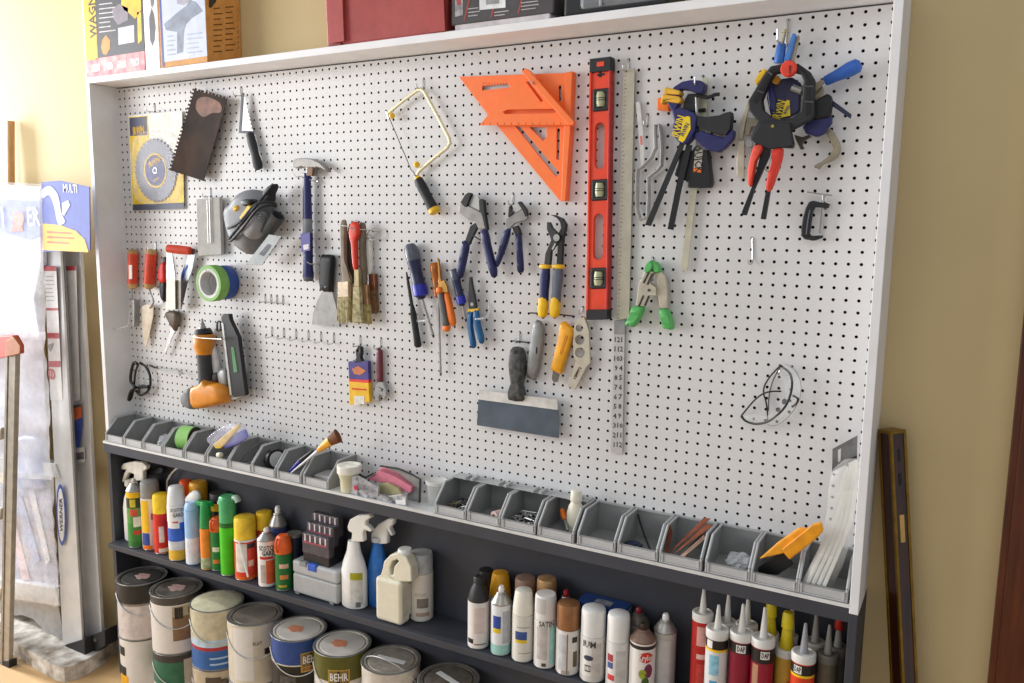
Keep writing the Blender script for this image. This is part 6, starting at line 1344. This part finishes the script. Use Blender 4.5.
# --- grey case with tiered bit boxes on it
k = Q(260, 460, 4.267)
yq = -4.3
fl_ = pY(293, 590, yq); fr_ = pY(337.5, 602, yq); zt_ = pY(315, 566, yq).z
zc0 = zm(fr_.x) + .03
T = Thing('plastic_case', 'light grey plastic tool case with a blue latch on the middle shelf', 'case', ((fl_.x + fr_.x) / 2, -2.9, zc0))
GC_ = mat('a9abac', .45, var=.04)
T.part('lower_shell', MB(GC_).box(fl_.x, fr_.x, yq, -1.3, zc0 + .15, zc0 + (zt_ - zc0) * .62), bev=.25)
T.part('upper_shell', MB(mat('b2b4b5', .45, var=.04)).box(fl_.x, fr_.x, yq, -1.3, zc0 + (zt_ - zc0) * .63, zt_), bev=.25)
xm = pY(312, 560, yq).x
T.part('latch', MB(mat('2f5fc8', .4)).box(xm - .65, xm + .65, yq - .12, yq + .7, zt_ - .75, zt_ + .1), bev=.08, label='blue latch')
T.part('handle', MB(mat('8e9092', .5)).box(xm - 2.0, xm - .9, yq - .1, yq + .5, zt_ - .5, zt_ + .12), bev=.08)
for q in (fl_.x + .7, fr_.x - .9): T.part('foot', MB(mat('7b7d7e', .5)).box(q - .3, q + .3, yq - .05, yq + .5, zc0, zc0 + .3), bev=.04)
T = Thing('drill_bit_case', 'stepped black and clear drill bit case standing on the grey case', 'case', ((fl_.x + fr_.x) / 2, -2.8, zt_))
xa, xb = pY(302, 545, -4.0).x, pY(329, 552, -4.0).x
BK = mat('232225', .4); CLR = mat('77727a', .12, var=.2, alpha=.45)
za = zt_ + .02
for i, (y0, zz) in enumerate(((-4.0, 533), (-3.2, 521), (-2.3, 510))):
    ztop = pY(314, zz + 3, y0).z
    o_ = T.part('tier', MB(BK).box(xa + .1, xb - .1, y0 + .06, y0 + 1.0, za, ztop), bev=.06)
    T.part('clear_cover', MB(CLR).box(xa, xb, y0, y0 + .9, max(ztop - 2.4, za + .1), ztop + .08), parent=o_, bev=.12, label='clear cover')
    T.part('size_marks', MB(mat('e4d3d6', .5)).text('I I I I I', ((xa + xb) / 2, y0 - .03, ztop - .5), (1, 0, 0), (0, 0, 1), .8, (xb - xa) * .8), parent=o_, label='white size marks')
    T.part('print_strip', MB(mat('a8475a', .5)).box(xa + .3, xb - .3, y0 - .02, y0 + .02, ztop - 1.1, ztop - .9), parent=o_, label='red strip')
# --- trigger sprays and jug
k = Q(310, 500, 4.879)
def trig(label, u, vb, w, vneck, head, ybias, m, hm, sq, prof):
    cx, cy, z0, h, r = stand(u, vneck, w, vb)
    cy = ybias or max(cy, -3.6); cx = pY(u, (2 * vb + vneck) / 3, cy).x
    T = Thing('spray_bottle', label, 'spray bottle', (cx, cy, z0), SC)
    bottle_body(T, cx, cy, z0, [(f * h, q * r) for f, q in prof], m, sq)
    trigger_head(T, head, cy, hm); return T, cx, cy, z0, h, r
T, cx, cy, z0, h, r = trig('white trigger spray bottle with an olive and white label, right of the grey case', 354.5, 611, 29, 541, k((180, 132), (192, 96), (228, 76), (288, 72), (298, 86), (272, 102), (270, 122), (284, 130), (300, 148), (294, 158), (264, 146), (258, 162), (262, 205), (198, 205), (203, 160), (184, 150)), 0, W(), W('e6e4dc'), .72, [(0, .9), (.02, 1.0), (.55, 1.0), (.68, .85), (.85, .55), (1, .44)])
f0 = phi(cx, cy)
lp = MB(W('d9d8d4')); 
def epatch(mb, cx, cy, r, sq, a0, a1, z0, z1, n=10, off=.02):
    vs = []
    for i in range(n + 1):
        q = a0 + (a1 - a0) * i / n; x_, y_ = (r + off) * math.cos(q), (r * sq + off) * math.sin(q)
        for z in (z0, z1): vs.append((cx + x_, cy + y_, z))
    return mb.add(vs, [(2 * i, 2 * i + 2, 2 * i + 3, 2 * i + 1) for i in range(n)], True)
# lathe squeezes along y, so x is the wide axis
T.part('label_panel', epatch(MB(mat('cfcfca', .4, var=.1, scale=10)), cx, cy, r, .72, -1.35, -.35, z0 + h * .08, z0 + h * .46), label='grey printed label')
T.part('label_panel', epatch(MB(mat('a8a42a', .4)), cx, cy, r, .72, -1.35, -.35, z0 + h * .46, z0 + h * .57), label='olive label top')
T.part('barcode', epatch(MB(mat('6a6a6c', .5)), cx, cy, r, .72, -.95, -.55, z0 + h * .04, z0 + h * .12, off=.03))
T, cx, cy, z0, h, r = trig('clear blue glass cleaner bottle with a white trigger head', 378.5, 616, 24.5, 544, k((294, 190), (298, 160), (330, 120), (378, 92), (410, 92), (404, 120), (388, 136), (404, 172), (394, 180), (376, 148), (376, 215), (318, 215), (318, 192)), -1.55, mat('2568b4', .12, var=.12), W('e3e2de'), .7, [(0, .9), (.02, 1), (.55, 1), (.75, .75), (.92, .5), (1, .45)])
T.part('collar', MB(mat('c9ccd2', .4)).lathe((cx, cy, z0 + h * .97), (0, 0, 1), [(0, .75), (.5, .72)], 20))
# cream jug
yj = -3.75; jl, jr = pY(380.5, 600, yj).x, pY(406.5, 600, yj).x; zj = zm(jr) + .03
T = Thing('jug', 'cream plastic jug with a moulded handle and white cap on the middle shelf', 'jug', ((jl + jr) / 2, yj, zj))
CJ = mat('e0dac4', .38, var=.03); zt2 = pY(395, 577, yj).z
T.part('body', MB(CJ).box(jl, jr, yj - 1.0, yj + .8, zj, zt2), bev=.45, bseg=4)
T.part('handle', MB(CJ).plate(k((335, 395), (352, 340), (360, 300), (390, 268), (430, 258), (470, 280), (492, 330), (495, 400), (420, 400)), yj - .7, 1.4, [k((392, 368), (388, 330), (400, 300), (425, 290), (432, 300), (410, 325), (404, 366))]), bev=.25)
T.part('cap', MB(W()).lathe((pY(405, 556, yj + .2).x, yj + .2, pY(405, 557, yj + .2).z), (0, 0, 1), [(-.2, .62), (0, .78), (.9, .78), (1, .7)], 22))
T.part('label_panel', MB(mat('cdc7b4', .45, var=.05)).box(jr - .02, jr + .02, yj - .8, yj + .8, zj + .9, zt2 - .6), label='faint label on the side')
T = spray('white aerosol with a translucent grey cap, right of the cream jug', 421.5, 551.5, 23.8, W('ddd6cc'), ('full', mat('b4b5b6', .3)), vb=621, capf=.29, patches=((.1, .5, .3, .5, mat('8a7f74', .5)), (0.1, .6, .12, .2, mat('b59a84', .5)), (-.1, .5, .55, .62, mat('c9c0b2', .5))))
f0 = 0
# --- right-hand group, back row
spray('black-capped can at the back, left of the yellow cap', 486, 569, 16, mat('2a292a', .45), ('full', mat('201f20', .5)), y=-1.5)
spray('can with a tapered golden yellow cap in the back row', 500.5, 571.5, 22, mat('c9c4ba', .4), ('taper', mat('d99a1c', .35)), y=-1.6, capf=.34)
spray('can with a dull brown cap in the back row', 525.5, 577, 21.5, mat('a89a8a', .4), ('full', mat('937666', .45)), y=-1.6)
spray('can with a shiny gold cap in the back row', 547, 577.5, 20.5, mat('b09a72', .4), ('full', mat('c2986a', .3, .3)), y=-1.6)
spray('grey can with a small red nozzle in the back row', 566, 590, 18, mat('9a9894', .4), ('nozzle', mat('b8202a', .4)), y=-1.5)
xa, xb = pY(577, 600, -2.6).x, pY(624, 611, -2.6).x; zb_ = zm(xb) + .03; zt3 = pY(600, 606, -2.6).z
T = Thing('blue_box', 'blue cardboard box lying behind the white-capped cans', 'box', ((xa + xb) / 2, -1.6, zb_))
T.part('carton', MB(mat('22407e', .45, var=.12)).box(xa, xb, -2.6, -.4, zb_, zt3), bev=.06)
T.part('picture', MB(mat('8f94a0', .5, var=.3, scale=8)).box(xa + 1.6, xa + 3.4, -2.3, -1.2, zt3, zt3 + .02), label='grey picture on the lid')
T.part('end_panel', MB(mat('8a9aba', .5)).box(xb, xb + .02, -2.4, -.6, zb_ + .3, zt3 - .2), label='pale end of the box')
spray('dull metal can with a dark red nozzle behind the fruit-label can', 639, 607.5, 22, mat('8d8a86', .4), ('nozzle', mat('8a2a2c', .4), None, mat('6a625c', .4, .4)), y=-1.6, capf=.2)
# --- right-hand group, front row
spray('white can with a tall dark charcoal pump cap', 478.5, 576, 21.8, W('e0d9d4'), ('neck', mat('2f2d2d', .5)), vb=651.5, capf=.33, patches=((.1, .5, .35, .9, mat('d6c4bf', .45, var=.06)), (-.85, .35, .12, .22, BLACK), (.2, .6, .1, .13, mat('8a7a72', .5))))
spray('white can with a silver dome, small blue and yellow label and teal base', 501, 585.5, 20.6, W('e1e2e4'), ('nozzle', W()), vb=656.5, capf=.25, bands=((0, .22, TEALM),), patches=((-.45, .42, .55, .8, mat('2f4a9c', .4)), (-.45, .42, .46, .55, mat('e8c82c', .4)), (.5, .35, .25, .9, mat('b9bec6', .45))))
spray('cream-capped can with a blue and yellow label', 523, 588.5, 22.6, W('dcd8cf'), ('taper', W('e6e1d3')), vb=665, capf=.34, patches=((-.2, .55, .5, .68, mat('3a5490', .4)), (-.2, .55, .43, .5, mat('e2c22c', .4)), (.2, .6, .2, .22, mat('a49f94', .5)), (0, .6, .76, .78, mat('a49f94', .5))))
spray('white can with a scooped white cap and a teal strip', 545, 593, 22.8, W('dedad6'), ('facet', W('e4dfda'), W('c9c4bf')), vb=671.5, capf=.33, patches=((-.3, .5, .2, .88, mat('c4bdb9', .45)), (.68, .3, .1, .9, TEALM), (-.1, .2, .06, .13, mat('4a4644', .5))), texts=(('SATIN', .12, .94, .55, 1.6, mat('5a4c46', .5), False),))
spray('white-labelled can with a bronze cap', 567.7, 601.5, 24.4, W('e0dcd8'), ('full', mat('9c6c46', .35, .25)), vb=681.5, capf=.36, patches=((-.5, .35, .12, .92, mat('c6c6c8', .45)), (-.05, .05, .05, .95, mat('8a6a4c', .45)), (.6, .25, .75, .88, mat('3a3634', .5)), (.65, .2, .2, .55, mat('6a5a40', .5)), (-.2, .35, .02, .12, mat('a9a49e', .5))))
spray('white can with a plain white cap and a dark oval label', 592.5, 606.5, 26, W('e2dfdb'), ('full', W('e8e6e2')), vb=693, capf=.37, bands=((0, .15, W('d5d0ca')),), patches=((-.35, .4, .5, .62, mat('3a4458', .5), 1), (-.4, .25, .25, .4, mat('55524e', .5)), (.3, .4, .1, .9, mat('cdc6bf', .45)), (-.4, .22, .28, .37, W('e2dfdb'))), texts=(('IUM', -.3, .86, .65, 1.3, mat('4a4644', .5), False),))
spray('white can with a plain white cap and red and blue marks', 617.3, 612, 23.5, W('dedbd8'), ('full', W('e8e6e2')), vb=697, capf=.36, patches=((-.7, .3, .6, .75, mat('a83a44', .5)), (-.7, .3, .45, .58, mat('4a5a8a', .5)), (-.6, .35, .2, .32, mat('d84a4a', .5)), (.3, .45, .1, .85, mat('c9c5c0', .45))))
spray('white can with a bronze dome, red oval logo and fruit picture', 641.8, 622.5, 26, W('e4ded8'), ('nozzle', mat('3a2a20', .4), None, mat('8a6f60', .35, .4)), vb=700, capf=.23, bands=((.9, .97, mat('2a2624', .5)),), patches=((.3, .55, .66, .86, mat('d8392c', .4), 1), (.05, .3, .36, .54, mat('a3b23a', .45, var=.2), 1), (.5, .35, .38, .64, mat('7a2f4c', .45, var=.2), 1), (.28, .3, .16, .4, mat('4a6a2c', .45, var=.2), 1)), texts=(('Krylon', .3, .755, .6, 1.5, W(), False),))
spray('plain silver-grey can with a silver dome and white nozzle at the right', 666, 613.5, 22.5, mat('b9b6b2', .4, .2, var=.05), ('nozzle', W()), y=-2.2, capf=.22, patches=((0, .5, .1, .9, mat('c6c3bf', .45, var=.06)),))

# ------------------------------------------------------------------ caulk tubes
k = Q(650, 570, 5.12)
def caulk(label, u, vcap, w, vtip, y, body, cap=None, noz=None, tipm=None, bands=(), patches=(), texts=(), fat=1.):
    p = pY(u, vcap, y); r = w * depth(p) / FPX / 2; cx, cy = p.x, y; z0 = zm(cx) + .04; hb = p.z - z0; f0 = phi(cx, cy)
    T = Thing('caulk_tube', label, 'caulk tube', (cx, cy, z0), 'caulk tubes on the middle shelf')
    cap = cap or W('dedad4'); noz = noz or W('d9d6d0')
    ed = sorted({0.02, 1.0} | {x for a in bands for x in a[:2]}); hz = hb - .75
    prof = [(0, r * .96), (.1, r)]
    for a, c in zip(ed[:-1], ed[1:]):
        m = next((q[2] for q in bands if q[0] <= (a + c) / 2 <= q[1]), body); prof += [(a * hz, r, m), (c * hz, r, m)]
    T.part('tube', MB(body).lathe((cx, cy, z0), (0, 0, 1), prof, 28))
    T.part('cap', MB(cap).lathe((cx, cy, z0 + hz), (0, 0, 1), [(0, r * 1.04), (.62, r * 1.04), (.72, r * .98), (.72, r * .85), (.62, r * .8), (.62, r * .3)], 28))
    nt = pY(u + (2 if vtip < vcap - 20 else 0), vtip, y).z; nz = z0 + hz + .62; L_ = nt - nz
    T.part('nozzle', MB(noz).lathe((cx, cy, nz), (0, 0, 1), [(0, .34 * fat), (L_ * .3, .28 * fat), (L_ * .97, .13 * fat if fat == 1 else .24), (L_, .08 * fat if fat == 1 else .15)], 16))
    if tipm: T.part('nozzle_cap', MB(tipm).lathe((cx, cy, nz + L_ * .55), (0, 0, 1), [(0, .34 * max(1, fat * .75)), (.08, .4 * max(1, fat * .75)), (L_ * .36, .36 * max(1, fat * .75)), (L_ * .44, .28 * max(1, fat * .75)), (L_ * .46, .1)], 16))
    for q in patches: T.part('label_panel', MB(q[4]).patch(cx, cy, r, f0 + q[0], q[1], z0 + q[2] * hz, z0 + q[3] * hz))
    for s_, a, f, hh, fit, m, up in texts: T.part('lettering', MB(m).ctext(s_, cx, cy, r + .015, f0 + a, z0 + f * hz, hh, fit, up))
    return T
DAPB = mat('26211f', .45); MAR = mat('8a1530', .4, var=.06); WP = W('e6e3de')
caulk('red caulk tube with white print and a cut nozzle, leftmost', 703, 611, 20, 588.5, -2.5, mat('b52420', .4, var=.05), patches=((.0, .5, .72, .95, mat('d9a49c', .5, var=.1)), (.0, .45, .56, .62, mat('dfb8b0', .5)), (.1, .5, .1, .5, mat('c2403a', .5, var=.15, scale=12))))
caulk('white caulk tube with a plain nozzle behind the leftmost tubes', 727.5, 620, 18, 592.5, -1.5, W('cfccc6'))
caulk('white and black caulk tube with aqua print and a yellow ring', 717.8, 627, 22, 605, -3.9, W('d9d9d6'), bands=((.87, .985, DAPB), (.84, .87, YEL)), patches=((-.2, .45, .55, .8, mat('8fc4d8', .5, var=.15, scale=12)), (-.2, .35, .3, .48, mat('3f9cc0', .5)), (-.7, .3, .88, .975, WP)))
caulk('white-capped caulk tube behind the first maroon tube', 747, 622.5, 21, 596, -1.7, W('c2bfb9'))
caulk('maroon caulk tube with a white DAP badge, first of two', 742, 630, 22.5, 604, -3.6, MAR, bands=((.86, .985, DAPB),), patches=((.0, .42, .875, .97, WP),), texts=(('DAP', .0, .922, .5, .68, DAPB, False),))
caulk('maroon caulk tube with a white DAP badge, second of two and nearer the yellow caps', 763.5, 636, 22.5, 607, -3.7, mat('951a34', .4, var=.06), bands=((.82, .985, DAPB),), patches=((.25, .4, .875, .97, WP), (-.6, .3, .3, .8, mat('b98a6a', .5))), texts=(('DAP', .25, .922, .5, .64, DAPB, False),))
caulk('caulk tube with a yellow nozzle cap, in the back row', 770, 632, 18, 602.5, -1.6, mat('b59a4a', .4), tipm=mat('ead21f', .4), noz=mat('ddc41e', .4), fat=1.7)
caulk('clear-capped caulk tube with a pale nozzle behind the nearer yellow cap', 791, 634, 14, 606, -.9, W('b9b09a'))
caulk('golden caulk tube with a yellow nozzle cap, in the front row', 786.5, 646, 21.5, 611.5, -2.5, mat('b8963c', .35, var=.08), cap=W('cfccc8'), tipm=mat('ead21f', .4), noz=mat('ddc41e', .4), fat=1.8, patches=((.5, .3, .1, .7, mat('c8552a', .5)),))
caulk('grey-nozzled caulk tube in the back row near the right end', 815, 640, 20, 609.5, -1.7, mat('7a756c', .45), noz=mat('8f8a82', .5), cap=mat('a39e96', .5))
caulk('orange-red caulk tube with a grey nozzle and a DAP badge', 804, 651, 23, 623, -4.0, mat('d8401e', .4), noz=mat('9b9aa0', .5), bands=((.86, .985, DAPB), (.83, .86, YEL)), patches=((-.45, .35, .875, .97, WP),), texts=(('DAP', -.45, .922, .5, .58, DAPB, False),))
caulk('brown caulk tube with a grey nozzle near the right end', 828, 652, 20, 624.5, -2.9, mat('5c5346', .45), noz=mat('8a8680', .5), cap=mat('6a655c', .5))
caulk('grey caulk tube with a red nozzle tip at the right end', 838, 645, 18, 615, -1.5, mat('57524a', .45), noz=mat('8a8680', .5), cap=mat('6a655c', .5), tipm=mat('b02a20', .4))
# ------------------------------------------------------------------ paint cans on the floor, in stacks of two
TIN = mat('8d8a84', .35, .5, var=.1); CH = 8.0
def paint_can(label, cx, cy, z0, r, body, lid, bands=(), patches=(), texts=(), splat=None, dome=False, bail='front', tape=None, group='paint cans on the floor'):
    f0 = phi(cx, cy); h = CH
    T = Thing('paint_can', label, 'paint can', (cx, cy, z0), group)
    ed = sorted({0.02, .98} | {x for a in bands for x in a[:2]})
    prof = [(0, r * .97, TIN), (.06, r * 1.015), (.16, r * 1.015), (.2, r)]
    for a, c in zip(ed[:-1], ed[1:]):
        m = next((q[2] for q in bands if q[0] <= (a + c) / 2 <= q[1]), body); prof += [(max(.2, a * h), r, m), (c * h, r, m)]
    rim = lid if lid in (BLACK, BLK2) else TIN
    prof += [(h - .1, r * 1.0, rim), (h - .05, r * 1.03), (h, r * 1.02), (h, r * .94), (h - .12, r * .93)]
    T.part('tin', MB(body).lathe((cx, cy, z0), (0, 0, 1), prof, 44, cap=False).disc((cx, cy, z0 + .02), (0, 0, 1), r * .95, 30, .03))
    lp = [(h - .16, r * .93), (h - .02, r * .92), (h - .02, r * .86), (h - .16, r * .85), (h - .16, r * .8), (h - .06, r * .78), (h - .05, 0)] if not dome else [(h - .16, r * .95), (h + .02, r * .95), (h + .1, r * .88), (h + .3, r * .6), (h + .38, 0)]
    l = T.part('lid', MB(lid).lathe((cx, cy, z0), (0, 0, 1), lp, 44, cap=False))
    if splat:
        sp = [(cx + splat[1] + splat[2] * (1 + .25 * math.sin(3 * a)) * math.cos(a * PI / 8), cy + splat[3] + splat[2] * .8 * (1 + .2 * math.cos(2 * a)) * math.sin(a * PI / 8), z0 + h - .045) for a in range(16)]
        T.part('paint_dab', MB(splat[0]).prism([sp], (0, 0, .02)), parent=l, label='dab of paint on the lid')
    if tape:
        a = tape; d = V((math.cos(a), math.sin(a), 0)); e = V((-d.y, d.x, 0)); T.part('tape_label', MB(W('e4e2de')).obox((cx, cy, z0 + h - .03), d * r * .55, e * .32, V((0, 0, .02))), parent=l, label='strip of white tape on the lid')
    for q in patches: T.part('label_panel', MB(q[4]).patch(cx, cy, r, f0 + q[0], q[1], z0 + q[2] * h, z0 + q[3] * h, 14))
    for s_, a, f, hh, fit, m in texts: T.part('lettering', MB(m).ctext(s_, cx, cy, r + .02, f0 + a, z0 + f * h, hh, fit))
    if bail:
        ea = f0 + 1.45 if bail != 'up' else f0 + .9
        for s_ in (1, -1):
            a = ea if s_ == 1 else ea - (2.9 if bail != 'up' else PI)
            d = V((math.cos(a), math.sin(a), 0)); T.part('ear', MB(TIN if bail != 'black' else BLACK).disc(V((cx, cy, z0 + h * .78)) + d * r * .98, d, .42, 14, .1))
        pts = []
        for i in range(13):
            t = i / 12
            if bail == 'up':
                a0 = V((math.cos(ea), math.sin(ea), 0)); up = V((a0.y * .55, -a0.x * .55, .85)).normalized()
                pts.append(V((cx, cy, z0 + h * .78)) + a0 * (r + .12) * math.cos(t * PI) + up * (r * .98) * math.sin(t * PI))
            else:
                a = ea - 2.9 * t; pts.append(V((cx + (r + .1) * math.cos(a), cy + (r + .1) * math.sin(a), z0 + h * .78 - 2.6 * math.sin(t * PI))))
        T.part('bail', MB(mat('d5d3cf', .35, .4)).tube(pts, .075, 7, sm=2), label='wire handle')
    return T
SPK = mat('c9a59c', .7); SPO = mat('d58a68', .7)
LIDW = mat('d2cbc0', .45, .05, var=.08, scale=2); LIDD = mat('857c70', .4, .15, var=.2, scale=2); LIDG = mat('a49b8d', .4, .15, var=.15); LIDK = mat('6b635b', .45, .1, var=.3, scale=2)
seq = [((141.5, 571), 22), ((176, 582), 25), ((216.5, 594), 25.5), ((250.5, 611), 27), ((298.6, 624), 27.6), ((339, 639), 28), ((391, 652), 28.6), ((448.6, 666), 29)]
pos = []
for (u, v), hw in seq:
    p = pY(u, v, -3.7); pos.append([max(p.x, 3.5), -3.7, 3.3])
for i in range(1, 8):                                             # keep neighbours from touching
    if pos[i][0] - pos[i - 1][0] < 6.92: pos[i][0] = pos[i - 1][0] + 6.92
Z2 = CH + .03
DKB = mat('2c2a29', .5); TAN = mat('8e6f50', .6, var=.1); OLV = mat('5c5a1f', .45)
WHT = W('d9d3cc')
paint_can('black-topped paint can with a pinkish white label, upper can at the left end', *pos[0][:2], Z2, 3.25, mat('cfc4bf', .5), mat('45413e', .5, var=.2), bands=((.66, .98, DKB), (.62, .66, TIN)), splat=(SPK, .2, 1.1, 0), bail='front')
paint_can('ridged white paint can with a yellow corner, lower can at the left end', *pos[0][:2], .01, 3.25, WHT, LIDD, bands=((.0, .05, TIN),), patches=((-1.15, .35, .06, .34, mat('e6a81c', .45)), (-1.2, .3, .34, .5, mat('2a2a2c', .5)), (-1.15, .22, .7, .86, mat('1f1f20', .5))), bail=None)
paint_can('paint can with a dark top band and tan colour panel, second upper can from left', *pos[1][:2], Z2, 3.3, WHT, LIDK, bands=((.86, .98, mat('4a4541', .5)),), splat=(SPK, .1, 1.2, 0), patches=((.35, .55, .24, .66, TAN), (.35, .55, .66, .84, mat('b5a48c', .5)), (.05, .16, .62, .82, mat('2c2622', .5)), (.5, .08, .68, .8, mat('3a322c', .5)), (.75, .1, .68, .8, mat('3a322c', .5))), bail='front')
paint_can('green-labelled paint can, second lower can from left', *pos[1][:2], .01, 3.3, W('ddd6cf'), LIDD, bands=((.45, .86, mat('2c6a50', .45)), (.86, .98, mat('3a3836', .5))), patches=((.55, .4, .1, .9, mat('bdb6ae', .5)), (-.35, .25, .08, .3, mat('8a4a48', .5)), (.2, .15, .08, .28, mat('6a6460', .5))), bail='front')
paint_can('tall cream paint can with a domed lid and blue base label', *pos[2][:2], Z2, 3.3, mat('c9c0a4', .5), mat('d6cfae', .5), dome=True, bands=((.02, .34, mat('2f62a4', .45)), (.34, .4, mat('a83238', .45)), (.4, .52, mat('b9cfe0', .5))), patches=((.7, .25, .55, .78, mat('a8323a', .45)), (.55, .12, .5, .72, mat('3a5a94', .45)), (.15, .5, .1, .13, mat('a9c4e4', .5)), (.15, .5, .2, .23, mat('a9c4e4', .5))), bail='front')
paint_can('beige paint can with dark ornament, under the blue-based can', *pos[2][:2], .01, 3.3, mat('bfae94', .5, var=.1), LIDD, patches=((-.25, .3, .72, .9, mat('55483c', .5)), (.4, .35, .7, .86, mat('6a5c4c', .5, var=.4, scale=10)), (.2, .5, .4, .62, mat('8f7f68', .5, var=.4, scale=8)), (.1, .4, .05, .3, mat('a87a50', .5))), bail='front')
paint_can('cream paint can with a dark tarnished lid and small black print', *pos[3][:2], Z2, 3.35, mat('d2c8b4', .5, var=.06), LIDD, patches=((.5, .2, .5, .6, mat('2a2624', .5)), (-.5, .4, .1, .95, W('dcd8d2'))), texts=(('FLAT', .05, .7, .42, 1.1, mat('6a625a', .5)),), bail='front')
paint_can('white-rimmed paint can under the tarnished-lid can', *pos[3][:2], .01, 3.35, W('d5d2cc'), LIDW, bail=None)
def behr(i, label, top, low, bandm, lidm):
    T = paint_can(label, *pos[i][:2], Z2, 3.3, low, lidm, bands=((.62, .98, top), (.6, .62, bandm)), splat=(SPO, -.3, 1.0, -.2), patches=((.42 if i == 4 else -.15, .38, .5, .8, mat('c9a24a', .4)), (.42 if i == 4 else -.15, .35, .58, .785, mat('1d1a18', .45)), (.42 if i == 4 else -.15, .35, .515, .57, mat('7a3a22', .45)), (-.45, .3, .25, .45, mat('55524e', .5, var=.3, scale=12))), texts=(('BEHR', .42 if i == 4 else -.15, .685, .95, 2.1, W()),), bail='front')
behr(4, 'black paint can with a blue top band and gold-edged badge', mat('2a4a8c', .45), mat('26241f', .45), mat('d5c9b4', .4), LIDW)
behr(5, 'white paint can with an olive top band and gold-edged badge', OLV, W('d6d0c8'), mat('d5c9b4', .4), LIDW)
for q in (4, 5): paint_can('plain white paint can under the ' + ('blue-banded' if q == 4 else 'olive-banded') + ' can', *pos[q][:2], .01, 3.3, W('d5d2cc'), LIDW, bail=None)
paint_can('plain off-white paint can with a tarnished lid and its handle raised', *pos[6][:2], Z2, 3.3, mat('cfc6b8', .5, var=.08), LIDG, tape=.1, bail='up')
paint_can('plain white paint can under the can with the raised handle', *pos[6][:2], .01, 3.3, W('d5d2cc'), LIDW, bail=None)
paint_can('white and purple labelled paint can with a dark lid and tape strip', *pos[7][:2], Z2, 3.3, W('cfc9c4'), mat('70675c', .4, .15, var=.2), tape=-.3, patches=((-.6, .3, .3, .9, mat('6a3a72', .45)),), bail='front')
paint_can('plain white paint can under the purple labelled can', *pos[7][:2], .01, 3.3, W('d5d2cc'), LIDW, bail=None)
